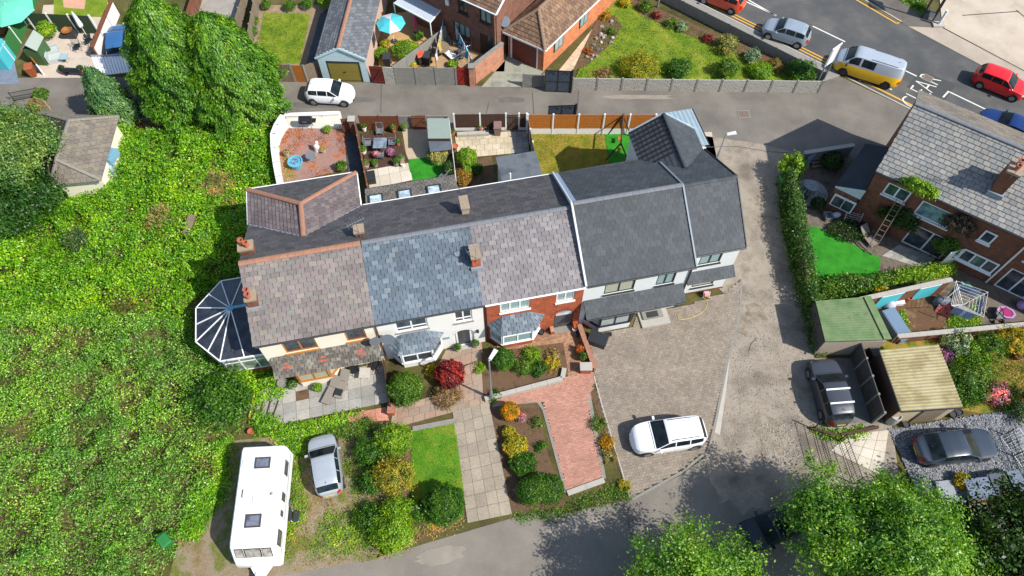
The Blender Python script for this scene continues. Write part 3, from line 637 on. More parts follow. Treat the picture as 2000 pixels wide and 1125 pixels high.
def chimney(parent,off,u,w,su,sw,z0,z1,pots,mat,flash=M_DKSLATE,potm=M_TERRA,aerial=False):
    c=obj('chimney',MB().box(u-su/2,u+su/2,w-sw/2,w+sw/2,z0,z1),mat,parent,loc=off)
    obj('chimney_cap',MB().box(u-su/2-.05,u+su/2+.05,w-sw/2-.05,w+sw/2+.05,z1-.1,z1+.05),plain('cap_mortar',alb(170,152,130),.9,var=.25,scale=7),c)
    obj('flashing',MB().box(u-su/2-.09,u+su/2+.09,w-sw/2-.12,w+sw/2+.09,z0-.1,z0+(z1-z0)*.28),flash,c)
    for (pu,pw) in pots: obj('chimney_pot',MB().lathe(pot(.42,.15),(u+pu,w+pw,z1+.05),12),potm,c,smooth=40)
    if aerial:
        m=MB(); m.tube([(u,w-sw/2-.04,z1-.4),(u,w-sw/2-.04,z1+1.1)],.018,5); m.tube([(u-.5,w-sw/2-.2,z1+1.05),(u+.5,w-sw/2+.15,z1+1.05)],.013,5)
        for i in range(7): f=-.45+i*.15; m.tube([(u+f-.08,w-sw/2+f*.35+.2,z1+1.05),(u+f+.06,w-sw/2+f*.35-.28,z1+1.05)],.009,4)
        obj('aerial',m,M_STEEL,c)
    return c
def gutter(parent,off,a,b,mat,r=.06):
    return obj('gutter',MB().tube([a,b],r,7),mat,parent,loc=off)
def bay(parent,off,uw,z1,z2,fm,gm,wm,npan=(1,2,1),frm=.07):
    """canted bay: low wall, three framed sides, uw lists its four plan points from left to right"""
    m=MB(); m.prism(uw,0,z1); b=obj('bay_wall',m,wm,parent,loc=off)
    obj('bay_sill',MB().prism([(p[0]+(.06 if i>1 else -.06),p[1]-.05) for i,p in enumerate(uw)],z1-.01,z1+.05),fm,b)
    for k in range(3):
        A=Vector((*uw[k],0)); B=Vector((*uw[k+1],0)); d=(B-A); L=d.length; x=d/L; nrm=Vector((x.y,-x.x,0)); f=MB(); n=npan[k]
        def P(s,z,o): q=A+x*s+nrm*o; return (q.x,q.y,z)
        for i in range(n+1): s=L*i/n; f.bar(P(s,z1+.05,-.035),P(s,z2,-.035),frm if 0<i<n else frm*1.4,.08,nrm)
        for z in (z1+.085,z2-.04,z1+(z2-z1)*.68): f.bar(P(0,z,-.035),P(L,z,-.035),.075,frm,(0,0,1))
        w=obj('bay_window',f,fm,parent,loc=off)
        for i in range(n):
            s0=L*i/n+frm*.3; s1=L*(i+1)/n-frm*.3; obj('pane',MB().slab([P(s0,z1+.06,-.03),P(s1,z1+.06,-.03),P(s1,z2-.02,-.03),P(s0,z2-.02,-.03)],.012),gm,w)
    obj('bay_head',MB().prism([(p[0],p[1]) for p in uw],z2-.005,z2+.1),fm,b)
    # dark interior block so panes have something behind them
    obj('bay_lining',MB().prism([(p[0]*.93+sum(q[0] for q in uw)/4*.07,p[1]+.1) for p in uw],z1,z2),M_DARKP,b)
    return b
def bayroof(parent,off,ev,ztop,z,wall_u,mat,tw=.3,te=.22,seed=1,wallw=WF):
    A,B,C_,D=[Vector((*p,z)) for p in ev]; E=Vector((wall_u[0],wallw,ztop)); F_=Vector((wall_u[1],wallw,ztop))
    slatedeck(parent,off,[B,C_,F_,E],mat,tw,te,60,seed=seed,rname='bay_roof',t=.05); slatedeck(parent,off,[A,B,E],mat,tw,te,40,seed=seed+1,rname='bay_roof',t=.05); slatedeck(parent,off,[C_,D,F_],mat,tw,te,40,seed=seed+2,rname='bay_roof',t=.05)
def housebase(i,label):
    u0=UB[i]; t=thing('terraced_house',label,'house',TF.L(u0,WF),TF.a,'houses of the terrace'); return t,(-u0,-WF,0)
def shell(t,off,i,mat,ops,zr,wf=WF,wb=WB,rear=None,ze=ZE,wr=WR,left=True,right=True):
    u0,u1=UB[i]+.004,UB[i+1]-.004; m=MB(); wallopen(m,u0,u1,0,ze,wf,ops)
    m.poly([(u0,wb,0),(u0,wb,ze),(u1,wb,ze),(u1,wb,0)])
    for u in (u0,u1):
        q=[(u,wf,0),(u,wf,ze),(u,wr,zr-.1),(u,wb,ze),(u,wb,0)]; m.poly(q if u==u1 else q[::-1])
    return obj('wall',m,mat,t,loc=off)
def mainroof(t,off,i,zr,front,back,tw,te,ttb=None,we=WE,ze=ZE,wr=WR,wbe=WBE,seed=1,lu=0,ru=0,lim=300):
    u0,u1=UB[i]-lu,UB[i+1]+ru
    f=slatedeck(t,off,[(u0,we,ze),(u1,we,ze),(u1,wr,zr),(u0,wr,zr)],front,tw,te,lim,seed=seed,jit=.5)
    b=slatedeck(t,off,[(u1,wbe,ze),(u0,wbe,ze),(u0,wr,zr),(u1,wr,zr)],back,tw,te,0,seed=seed+9)
    return f,b
def wp(px,py,w=WF): return TF.wall(px,py,w)
# ---------------- house 1: cream render, purple slates, oak windows
t,off=housebase(0,'cream rendered end house with purple slate roof and oak coloured windows'); ZR=7.3
W1=[(1.2,3.05,3.2,4.55),(4.7,5.85,3.3,4.55)]; D1=(4.9,5.95,.05,2.1)
shell(t,off,0,M_CREAM,W1+[D1],ZR)
window(t,off,*W1[0],WF,2,M_WOODF,M_GLASS,sill=M_WOODF,fr=.1); window(t,off,*W1[1],WF,1,M_WOODF,M_GLASS,sill=M_WOODF,fr=.1)
obj('door',MB().box(D1[0]+.03,D1[1]-.03,WF+.06,WF+.11,.06,2.08).box(D1[0]+.2,D1[1]-.2,WF+.045,WF+.06,1.1,1.9),M_WOODF,t,loc=off)
f,b=mainroof(t,off,0,ZR,M_SL1,M_SLR,.46,.265,seed=1,lu=.12)
ridge(f,(-.12,WR,ZR+.03),(6.55,WR,ZR+.03),15,M_TERR2,r=.17)
bay(t,off,[(.75,WF),(1.35,-.62),(3.15,-.62),(3.85,WF)],.75,2.05,M_WOODF,M_BLIND,M_CREAM,(1,2,1),.1)
cr=slatedeck(t,off,[(.25,-.95,2.4),(6.4,-.95,2.4),(6.4,WF,3.05),(.25,WF,3.05)],pieces('mossy_tile',[alb(112,106,98),alb(96,92,86),alb(126,120,110)],.9,.35,moss=alb(168,164,152)),.3,.2,120,name='canopy_tile',seed=4,rname='canopy',t=.06)
U=Vector((1,0,0)); V=Vector((0,1.1,.65)).normalized(); N=U.cross(V)
for uc in (1.05,3.15,5.3):
    RM=MB()
    for a,b_ in ((0,0),(1,0),(-1,0),(0,1),(0,-1),(.5,.5),(-.5,.5),(.5,-.5),(-.5,-.5)):
        p=Vector((uc+a*.2,-.4,2.725))+V*(b_*.2)+N*.034; RM.slab([p-V*.1,p+U*.1,p+V*.1,p-U*.1],.02)
    obj('red_tile_star',RM,plain('red_tile',alb(186,100,78),.9,var=.35,scale=8),cr)
chimney(t,off,.32,5.0,.75,.55,6.3,7.5,[(-.15,.12),(.12,-.1)],M_BRICKO); chimney(t,off,.32,2.1,.55,.6,5.9,6.95,[(-.1,.15),(-.05,-.15)],M_BRICKO,potm=plain('old_pot',alb(186,110,92),.9,var=.3,scale=7))
chimney(t,off,6.55,4.9,.5,.5,6.4,7.45,[],M_BRICKO,aerial=True)
gutter(t,off,(0,WE-.05,ZE-.03),(6.5,WE-.05,ZE-.03),M_DARKP); obj('downpipe',MB().tube([(6.5,WE-.02,ZE-.1),(6.5,WF-.06,ZE-.5),(6.5,WF-.06,.1)],.045,7),plain('brown_pipe',alb(120,66,48),.6),t,loc=off)
obj('satellite_dish',MB().lathe([(0,0),(.2,.03),(.33,.09)],(0,0,0),16),plain('dish_grey',alb(110,114,120),.5),t,smooth=30,loc=(6.3+off[0],-.3+off[1],3.75),rot=(R(70),R(15),0))
# rear wing, hipped with terracotta hips
ze2=5.15; zr2=6.45; wh=8.05; we2=10.8; wv=WR+(ZR-zr2)*(WBE-WR)/(ZR-ZE)
obj('wing_wall',MB().box(.15,6.45,WB+.01,we2-.25,0,ze2),M_CREAM,t,loc=off)
AP=(3.3,wh,zr2); AV=(3.3,wv,zr2)
w1=slatedeck(t,off,[(-.1,we2,ze2),(-.1,WBE-.1,ze2+.05),AV,AP],pieces('slate_wing',[alb(114,102,104),alb(122,110,110),alb(108,98,100),alb(128,117,114)],.8,.25),.33,.24,140,seed=21,rname='wing_roof')
slatedeck(t,off,[(6.6,WBE-.1,ze2+.05),(6.6,we2,ze2),AP,AV],MAT['slate_wing'],.33,.24,140,seed=22,rname='wing_roof')
slatedeck(t,off,[(6.6,we2,ze2),(-.1,we2,ze2),AP],M_SLR,.33,.24,60,seed=23,rname='wing_roof')
z_=.05
ridge(w1,(-.1,we2,ze2+z_),(AP[0],AP[1],AP[2]+z_),9,M_TERR2,r=.15); ridge(w1,(6.6,we2,ze2+z_),(AP[0],AP[1],AP[2]+z_),9,M_TERR2,r=.15); ridge(w1,(AP[0],AP[1],AP[2]+z_),(AV[0],AV[1],AV[2]+z_),5,M_TERR2,r=.15)
gutter(t,off,(-.12,we2+.06,ze2-.03),(6.6,we2+.06,ze2-.03),M_UPVC); gutter(t,off,(-.16,we2,ze2-.03),(-.16,WBE,ze2-.03),M_UPVC); gutter(t,off,(6.62,we2,ze2-.03),(6.62,WBE,ze2-.03),M_UPVC)
obj('valley_lead',MB().bar((-.1,WBE-.1,ze2+.1),(3.3,wv,zr2+.02),.16,.03).bar((6.6,WBE-.1,ze2+.1),(3.3,wv,zr2+.02),.16,.03),M_DKSLATE,t,loc=off)
# ---------------- conservatory on the gable
ct=thing('conservatory','white framed glazed conservatory with dark faceted roof on house gable','conservatory',TF.L(0,3.6),TF.a); co_=(0,-3.6,0)
EV=[(-.02,6.3),(-2.67,6.3),(-4.15,4.7),(-4.15,2.43),(-2.79,.9),(-.02,.85)]; PK=(-1.87,3.75,3.25); PW=(-.02,3.75,3.25); zc=2.35
obj('dwarf_wall',MB().prism([(p[0]*.97-.03*0,p[1]*.97+.11) for p in EV],0,.6),M_BRICK,ct,loc=co_)
M_CROOF=glassmat('tinted_roof_glass',(.028,.032,.042,1),.14); M_CGL=glassmat('conservatory_glass',(.2,.25,.22,1),.08)
epts=[]
for a,b_ in zip(EV,EV[1:]):
    n=2 if math.dist(a,b_)>1.6 else 1
    epts+=[(a[0]+(b_[0]-a[0])*k/n,a[1]+(b_[1]-a[1])*k/n) for k in range(n)]
epts.append(EV[-1]); bars=MB(); br=obj('eaves_beam',MB(),M_UPVC,ct,loc=co_)
em=MB()
for a,b_ in zip(EV,EV[1:]): em.bar((*a,zc),(*b_,zc),.14,.12)
br.data=em.mesh('eaves_beam',M_UPVC)
def tgt(p): return PK if p[0]<-1.3 else (max(p[0],PK[0]) if p[0]<-.1 else PW[0],3.75,3.25)
for a,b_ in zip(epts,epts[1:]):
    ta,tb=tgt(a),tgt(b_); q=[(*a,zc+.06),(*b_,zc+.06),tb]+([ta] if ta!=tb else []); obj('roof_pane',MB().slab(q,.03),M_CROOF,ct,loc=co_)
for p in epts: obj('roof_bar',MB().bar((*p,zc+.09),(*tgt(p)[:2],tgt(p)[2]+.04),.055,.05),M_UPVC,ct,loc=co_)
obj('roof_ridge',MB().bar((PK[0]-.12,PK[1],PK[2]+.08),(PW[0],PW[1],PW[2]+.08),.14,.1).lathe([(.2,0),(.2,.08),(0,.14)],(PK[0],PK[1],PK[2]+.02),12),plain('finial_blue',alb(120,190,222),.5),ct,loc=co_)
for a,b_ in zip(EV,EV[1:]):
    A=Vector((*a,0))*.985; B=Vector((*b_,0))*.985; A.y+=.055; B.y+=.055; n=max(1,round((B-A).length/.9)); f=MB()
    for i in range(n+1): p=A.lerp(B,i/n); f.bar((p.x,p.y,.6),(p.x,p.y,zc),.07)
    for z in (.63,1.75,zc-.06): f.bar((A.x,A.y,z),(B.x,B.y,z),.06,.06)
    w=obj('side_window',f,M_UPVC,ct,loc=co_); obj('pane',MB().bar((A.x,A.y,(zc+.6)/2),(B.x,B.y,(zc+.6)/2),.012,zc-.62),M_CGL,w)
# ---------------- house 2: white render, blue slates
t,off=housebase(1,'white rendered mid terrace house with blue grey slate roof and arched porch')
W2=[(7.55,9.4,3.3,4.55),(10.95,12.0,3.2,4.5)]; D2=(10.75,12.0,.03,2.15)
shell(t,off,1,M_WHITE,W2+[D2],ZR)
window(t,off,*W2[0],WF,2,M_UPVC,M_GLASS,sill=M_CONCP,fr=.09,trans=3.7); window(t,off,*W2[1],WF,2,M_UPVC,M_GLASS,sill=M_CONCP,fr=.09,trans=3.6)
m=MB(); n=10; arc=[(11.375+.625*math.cos(math.pi*i/n),1.55+.6*math.sin(math.pi*i/n)) for i in range(n+1)]      # arched porch head
for side in (0,1):
    xs=12.0 if side==0 else 10.75; h_=arc[:n//2+1] if side==0 else arc[n//2:]; pts=[(x,WF-.012,z) for x,z in h_]+[(11.375,WF-.012,2.16),(xs,WF-.012,2.16)] if side==0 else [(x,WF-.012,z) for x,z in h_]+[(xs,WF-.012,2.16),(11.375,WF-.012,2.16)]
    m.poly(pts); m.poly([(x,WF+.12,z) for x,_,z in pts][::-1])
m.grid([[(x,WF-.012,z) for x,z in arc],[(x,WF+.12,z) for x,z in arc]]); obj('porch_arch',m,M_WHITE,t,loc=off)
dr=obj('door',MB().box(11.0,11.75,WF+.08,WF+.125,.06,2.0),plain('door_charcoal',alb(70,74,80),.4),t,loc=off)
for z in (.7,1.05,1.4,1.75): obj('door_pane',MB().box(11.3,11.45,WF+.07,WF+.079,z-.1,z+.1),M_GLASS,dr)
obj('door_frame',MB().box(10.9,11.0,WF+.07,WF+.128,.04,2.05).box(11.75,11.85,WF+.07,WF+.128,.04,2.05).box(11.0,11.75,WF+.07,WF+.128,2.0,2.08),M_UPVC,t,loc=off)
obj('door_step',MB().box(10.8,11.95,-.15,WF-.02,0,.06),M_CONCL,t,loc=off)
obj('house_number_plate',MB().box(10.1,10.5,WF-.03,WF-.004,1.35,1.6),plain('plate_blue',alb(150,180,196),.4),t,loc=off)
obj('porch_lamp',MB().box(12.15,12.3,WF-.12,WF-.004,1.6,1.85),M_BLACK,t,loc=off)
f,b=mainroof(t,off,1,ZR,M_SL2,M_SLR,.4,.265,seed=2)
ridge(f,(6.6,WR,ZR+.03),(12.67,WR,ZR+.03),13,M_RIDGEG,r=.15)
bay(t,off,[(6.95,WF),(7.5,-.62),(9.35,-.62),(9.98,WF)],.62,2.1,M_UPVC,M_GLASS,M_WHITE,(1,2,1),.09)
bayroof(t,off,[(6.7,WF),(7.35,-.85),(9.5,-.85),(10.2,WF)],3.0,2.3,(7.75,9.2),M_SL2,.36,.24,31)
obj('satellite_dish',MB().lathe([(0,0),(.25,.03),(.42,.11)],(0,0,0),18),plain('dish_slate',alb(116,124,134),.5),t,smooth=30,loc=(7.0+off[0],-.2+off[1],3.55),rot=(R(72),R(-12),0))
chimney(t,off,12.67,2.2,.48,.85,6.0,7.3,[],M_BRICK,aerial=True); chimney(t,off,12.67,5.6,.42,.85,6.1,7.3,[],plain('rendered_stack',alb(196,180,156),.9,var=.2))
gutter(t,off,(6.6,WE-.05,ZE-.03),(12.65,WE-.05,ZE-.03),M_DARKP); gutter(t,off,(6.75,WBE+.05,ZE-.03),(12.65,WBE+.05,ZE-.03),M_UPVC)
lw=slatedeck(t,off,[(12.75,11.35,2.6),(6.75,11.35,2.6),(6.75,WB+.01,3.9),(12.75,WB+.01,3.9)],pieces('lean_to_tile',[alb(116,112,106),alb(104,100,96),alb(128,122,114)],.85,.3,soft=True),.3,.26,0,seed=41,rname='lean_to_roof')
obj('lean_to_wall',MB().box(6.85,12.65,WB+.02,11.1,0,2.55),M_WHITE,t,loc=off)
for px,py in ((735,393),(791,383),(848,372)):
    c=TF.at(px,py,3.1); uu=c.x; V=Vector((0,-(11.35-WB),1.3)).normalized(); p=Vector((uu,10.0,2.6+1.3*(11.35-10.0)/(11.35-WB))); N=Vector((1,0,0)).cross(V); N=N if N.z>0 else -N
    fm=MB(); Ux=Vector((1,0,0))
    for a,b_ in (((-.42,-.5),(.42,-.5)),((.42,-.5),(.42,.5)),((.42,.5),(-.42,.5)),((-.42,.5),(-.42,-.5))): fm.bar(p+Ux*a[0]+V*a[1]+N*.08,p+Ux*b_[0]+V*b_[1]+N*.08,.09,.1,N)
    s=obj('roof_window',fm,M_DARKF,lw); obj('pane',MB().slab([p+Ux*a+V*b_+N*.09 for a,b_ in ((-.39,-.47),(.39,-.47),(.39,.47),(-.39,.47))],.02),glassmat('skylight',(.45,.55,.6,1),.05),s)
gutter(t,off,(6.75,11.42,2.56),(12.75,11.42,2.56),M_DARKP)
# ---------------- house 3: red brick, mauve slates
t,off=housebase(2,'red brick mid terrace house with mauve grey slate roof and slate topped bay')
W3=[(13.65,15.42,3.45,4.6),(17.0,18.1,3.45,4.6)]; D3=(17.0,18.2,.03,2.3)
shell(t,off,2,M_BRICK,W3+[D3],ZR)
window(t,off,*W3[0],WF,3,M_UPVC,M_CURT,sill=M_UPVC,fr=.08); window(t,off,*W3[1],WF,2,M_UPVC,M_CURT,sill=M_UPVC,fr=.08)
m=MB(); arc=[(17.6+.6*math.cos(math.pi*i/n),1.65+.62*math.sin(math.pi*i/n)) for i in range(n+1)]
for side in (0,1):
    xs=18.2 if side==0 else 17.0; h_=arc[:n//2+1] if side==0 else arc[n//2:]; pts=[(x,WF-.012,z) for x,z in h_]+([(17.6,WF-.012,2.31),(xs,WF-.012,2.31)] if side==0 else [(xs,WF-.012,2.31),(17.6,WF-.012,2.31)])
    m.poly(pts); m.poly([(x,WF+.12,z) for x,_,z in pts][::-1])
m.grid([[(x,WF-.012,z) for x,z in arc],[(x,WF+.12,z) for x,z in arc]]); obj('porch_arch',m,M_BRICK,t,loc=off)
am=MB()
for i in range(14):
    a=math.pi*(i+.5)/14; am.obox((17.6+.72*math.cos(a),WF-.02,1.65+.74*math.sin(a)),(.11,.03,.2),0,0,math.pi/2-a)
obj('brick_arch',am,plain('arch_brick',alb(172,92,62),.9,var=.3,scale=9),t,loc=off)
obj('door',MB().box(17.05,18.15,WF+.06,WF+.1,.04,2.28),plain('door_grey',alb(86,90,96),.4),t,loc=off); obj('fan_light',MB().box(17.1,18.1,WF+.04,WF+.058,1.62,2.2),glassmat('fan_glass',(.5,.55,.6,1),.1),t,loc=off)
obj('porch_pier',MB().box(16.75,16.98,-.25,WF-.015,0,.45),M_BRICK,t,loc=off); obj('porch_pier',MB().box(18.22,18.5,-.3,WF-.015,0,.55),M_BRICK,t,loc=off)
obj('door_step',MB().box(17.0,18.2,-.25,WF-.02,0,.1),M_CONCP,t,loc=off)
f,b=mainroof(t,off,2,ZR,M_SL3,M_SLR,.44,.265,seed=3)
ridge(f,(12.67,WR,ZR+.03),(18.55,WR,ZR+.03),14,M_RIDGEG,r=.15)
bay(t,off,[(13.0,WF),(13.62,-.55),(15.5,-.55),(16.1,WF)],.55,2.05,M_UPVC,M_CURT,M_BRICK,(1,2,1),.09)
bayroof(t,off,[(12.85,WF),(13.5,-.8),(15.6,-.8),(16.35,WF)],2.95,2.25,(13.75,15.4),M_SL2,.34,.23,37)
obj('gutter_front',MB().tube([(12.75,WE-.05,ZE-.03),(18.6,WE-.05,ZE-.03)],.055,7),M_UPVC,t,loc=off); gutter(t,off,(12.7,WBE+.05,ZE-.03),(18.6,WBE+.05,ZE-.03),M_UPVC)
obj('downpipe',MB().tube([(12.8,WE-.02,ZE-.1),(12.8,WF-.06,ZE-.5),(12.8,WF-.06,.1)],.045,7),M_BLACK,t,loc=off)
zl=lambda w,zr_:zr_-abs(w-WR)*(zr_-ZE)/(WR-WE)
obj('verge_mortar',MB().bar((18.6,WE-.02,ZE+.12),(18.6,WR,7.65+.06),.11,.2).bar((18.6,WBE,ZE+.12),(18.6,WR,7.66+.06),.1,.2),M_LEADW,t,loc=off)
obj('extension_roof',MB().slab([(15.7,12.2,2.75),(18.45,12.2,2.75),(18.45,WB+.02,2.95),(15.7,WB+.02,2.95)],.12),blotch('flat_felt',[alb(96,104,112),alb(112,120,126),alb(86,92,100)],.8,.7,.2,50,.1),t,loc=off)
obj('extension_wall',MB().box(15.8,18.35,WB+.02,12.05,0,2.62),M_GREYR,t,loc=off); obj('vent_pipe',MB().tube([(15.95,8.45,2.8),(15.95,8.45,5.6)],.05,8),M_UPVC,t,loc=off)
# ---------------- house 4: pale render, anthracite tiles
t,off=housebase(3,'pale rendered house with wide anthracite tiled roof and long tiled porch canopy'); ZR4=7.65
W4=[(19.9,21.75,3.35,4.6),(23.1,24.25,3.3,4.65)]; D4=(22.85,23.75,.2,2.2)
shell(t,off,3,M_GREYR,W4+[D4],ZR4)
window(t,off,*W4[0],WF,2,M_DARKF,M_BLIND,sill=M_DARKF,fr=.09); window(t,off,*W4[1],WF,2,M_DARKF,M_CURT,sill=M_DARKF,fr=.09)
f,b=mainroof(t,off,3,ZR4,M_SL4,M_SL4,.33,.33,seed=4)
rd4=f; ridge(f,(18.7,WR,ZR4+.04),(25.2,WR,ZR4+.04),15,M_RIDGEG,r=.15)
bay(t,off,[(18.95,WF),(19.7,-.66),(21.65,-.66),(22.35,WF)],.7,2.1,M_DARKF,glassmat('bay_pale_glass',(.3,.36,.38,1),.08,alb(190,200,200)),M_GREYR,(1,2,1),.09)
slatedeck(t,off,[(18.7,-.85,2.45),(24.9,-.85,2.45),(24.9,WF,3.05),(18.7,WF,3.05)],M_SL4,.33,.3,120,name='canopy_tile',seed=44,rname='canopy',t=.06)
gutter(t,off,(18.7,-.9,2.42),(24.9,-.9,2.42),M_BLACK,.05)
dr=obj('door',MB().box(22.9,23.7,WF+.06,WF+.11,.22,2.18),plain('door_black',alb(48,52,58),.35),t,loc=off); obj('door_pane',MB().box(23.1,23.5,WF+.05,WF+.058,1.2,2.0),M_BLIND,dr)
obj('porch_cladding',MB().box(22.45,22.84,WF-.03,WF-.004,0,2.35).box(23.76,24.7,WF-.03,WF-.004,0,2.35),pieces('grey_cladding',[alb(200,202,202),alb(182,184,186)],.8),t,loc=off)
obj('doorstep',MB().box(22.5,24.35,-1.0,WF-.04,0,.17),M_CONCL,t,loc=off); obj('doorstep_upper',MB().box(22.7,24.0,-.5,WF-.05,.17,.3),M_CONCP,t,loc=off); obj('door_mat',MB().box(22.95,23.7,-.45,-.05,.3,.315),M_DARKP,t,loc=off)
gutter(t,off,(18.7,WE-.05,ZE-.03),(25.2,WE-.05,ZE-.03),M_BLACK); gutter(t,off,(18.7,WBE+.05,ZE-.03),(24.3,WBE+.05,ZE-.03),M_BLACK)
obj('downpipe',MB().tube([(25.1,WE-.02,ZE-.1),(25.1,WF-.06,ZE-.5),(25.1,WF-.06,.1)],.05,7),M_BLACK,t,loc=off)
obj('verge_lead',MB().bar((25.2,WE,ZE+.07),(25.2,WR,ZR4+.07),.09,.1).bar((25.2,WBE,ZE+.07),(25.2,WR,ZR4+.07),.1,.1),M_DKSLATE,t,loc=off)
obj('valley_lead',MB().bar((18.82,WBE,ZE+.06),(18.82,WR,ZR4+.03),.2,.05),plain('blue_lead',alb(150,176,206),.5,var=.15),t,loc=off)
# ---------------- house 5: narrower, set back, rear wing
t,off=housebase(4,'narrow pale rendered end house set back with anthracite tiled roof'); wf5=.85; we5=.62
W5=[(25.95,27.35,3.55,4.6),(26.15,27.6,.75,1.95)]
shell(t,off,4,M_GREYR,W5,ZR4,wf=wf5,ze=ZE)
window(t,off,*W5[0],wf5,2,M_DARKF,M_CURT,sill=M_DARKF,fr=.09); window(t,off,*W5[1],wf5,1,M_DARKF,M_BLIND,sill=M_DARKF,fr=.09)
f,b=mainroof(t,off,4,ZR4-.06,M_SL4,M_SL4,.33,.33,we=we5,seed=5,ru=.12)
ridge(f,(25.25,WR,ZR4-.02),(28.5,WR,ZR4-.02),8,M_SL4,r=.14)
slatedeck(t,off,[(25.35,.2,2.45),(28.45,.2,2.45),(28.45,wf5,2.9),(25.35,wf5,2.9)],M_SL4,.33,.26,60,name='canopy_tile',seed=46,rname='canopy',t=.06)
gutter(t,off,(25.3,we5-.05,ZE-.03),(28.5,we5-.05,ZE-.03),M_BLACK)
obj('verge_trim',MB().bar((28.52,we5,ZE),(28.52,WR,ZR4-.06),.06,.16).bar((28.52,WBE,ZE),(28.52,WR,ZR4-.06),.06,.16),M_BLACK,t,loc=off)
obj('plinth',MB().box(25.25,28.45,wf5-.03,wf5-.004,0,.18),M_BRICKO,t,loc=off)
zw=6.45; wq=10.5; wv=WR+(ZR4-zw)*(WBE-WR)/(ZR4-ZE); um=26.3; ul,ur=24.15,28.42; ze5=5.15
obj('wing_wall',MB().box(ul+.2,ur-.15,WB+.01,wq-.05,0,ze5-.05).add([(ul+.2,wq-.05,ze5-.05),(ur-.15,wq-.05,ze5-.05),(um,wq-.05,zw-.1)],[(0,2,1)]),M_GREYR,t,loc=off)
# left slope: long interlocking rows seen as dark ribs running down the slope
lft=[(ul,wq,ze5),(ul,WBE-.3,ze5+.02),(um,wv,zw),(um,wq,zw)]
lr=slatedeck(t,off,lft,M_SL4,.33,.33,0,seed=47,rname='wing_roof')
slope=Vector((um-ul,0,zw-ze5)); NN=Vector((-(zw-ze5),0,um-ul)).normalized()
for i in range(9):
    w=wq-.12-i*.36; z0=0; wl_=WBE-.3
    tmax=1.0 if w>wl_ else 1.0; t0=0 if w>wl_ else min(.95,(wl_-w)/(wl_-wv))
    p=Vector((ul,w,ze5))+slope*t0+NN*.03; q=Vector((um,w,zw))+NN*.03
    if (q-p).length>.3: obj('roof_rib',MB().bar(p,q,.09,.08,NN),plain('rib_black',(.012,.013,.015,1),.6),lr)
slatedeck(t,off,[(ur,WBE-.3,ze5+.02),(ur,wq-.6,ze5),(um,wq,zw),(um,wv,zw)],M_SL4,.33,.33,60,seed=48,rname='wing_roof')
ridge(lr,(um,wv,zw+.04),(um,wq,zw+.04),8,M_SL4,r=.12)
obj('wing_verge',MB().bar((ul,wq+.01,ze5+.03),(um,wq+.01,zw+.05),.07,.12).bar((um,wq+.01,zw+.05),(ur,wq-.58,ze5+.05),.07,.12),plain('verge_pale',alb(188,206,222),.5),t,loc=off)
# flat store behind, with pale ribbed sheet roof
a=TF.at(1296,221,2.3); b_=TF.at(1347,220,2.3); c=TF.at(1358,256,2.3)
st=thing('lean_to_store','pale blue ribbed sheet roofed store behind the dark gabled wing','store',TF.L(a.x,wq+.05),TF.a); o2=(-a.x,-wq-.05,0)
yw=max(a.y,b_.y); obj('wall',MB().box(a.x+.05,b_.x+.15,wq+.05,yw-.08,0,2.2),M_GREYR,st,loc=o2)
m=MB(); nn=14; xs=[a.x+(b_.x+.3-a.x)*i/nn for i in range(nn+1)]
rows=[]
for y_,zz in ((wq+.02,2.5),(yw,2.3)): rows.append([(x,y_,zz+(.03 if i%2 else 0)) for i,x in enumerate(xs)])
m.grid(rows); obj('roof',m,plain('pale_sheet',alb(160,182,192),.5),st,loc=o2); obj('roof_edge',MB().bar((b_.x+.3,wq,2.48),(b_.x+.3,yw,2.28),.08,.08),M_DARKF,st,loc=o2)
# ================================================================ vehicles
M_TYRE=plain('tyre',(.02,.02,.021,1),.85,var=.2); M_RIM=plain('alloy_rim',alb(170,174,178),.35,var=.1,metal=.7); M_RIMD=plain('dark_rim',(.05,.05,.055,1),.4,metal=.5)
M_CARGL=glassmat('car_glass',(.012,.018,.022,1),.04); M_CARGL.node_tree.nodes['Principled BSDF'].inputs['Specular IOR Level'].default_value=.15; M_HEAD=plain('headlight',alb(224,228,230),.15,var=.05); M_TAIL=plain('tail_light',alb(208,34,30),.25,var=.1)
M_PLY=plain('yellow_plate',alb(232,196,60),.5,var=.04); M_TRIM=plain('black_trim',(.018,.018,.02,1),.5,var=.1)
def ip(x,pts):
    if x<=pts[0][0]: return pts[0][1]
    for (a,b),(c,d) in zip(pts,pts[1:]):
        if x<=c: t=(x-a)/(c-a); return b+(d-b)*t
    return pts[-1][1]
def smooth_ip(x,pts,w=.05):
    return sum(ip(x+o*w,pts)*k for o,k in ((-1,.2),(-.5,.2),(0,.2),(.5,.2),(1,.2)))
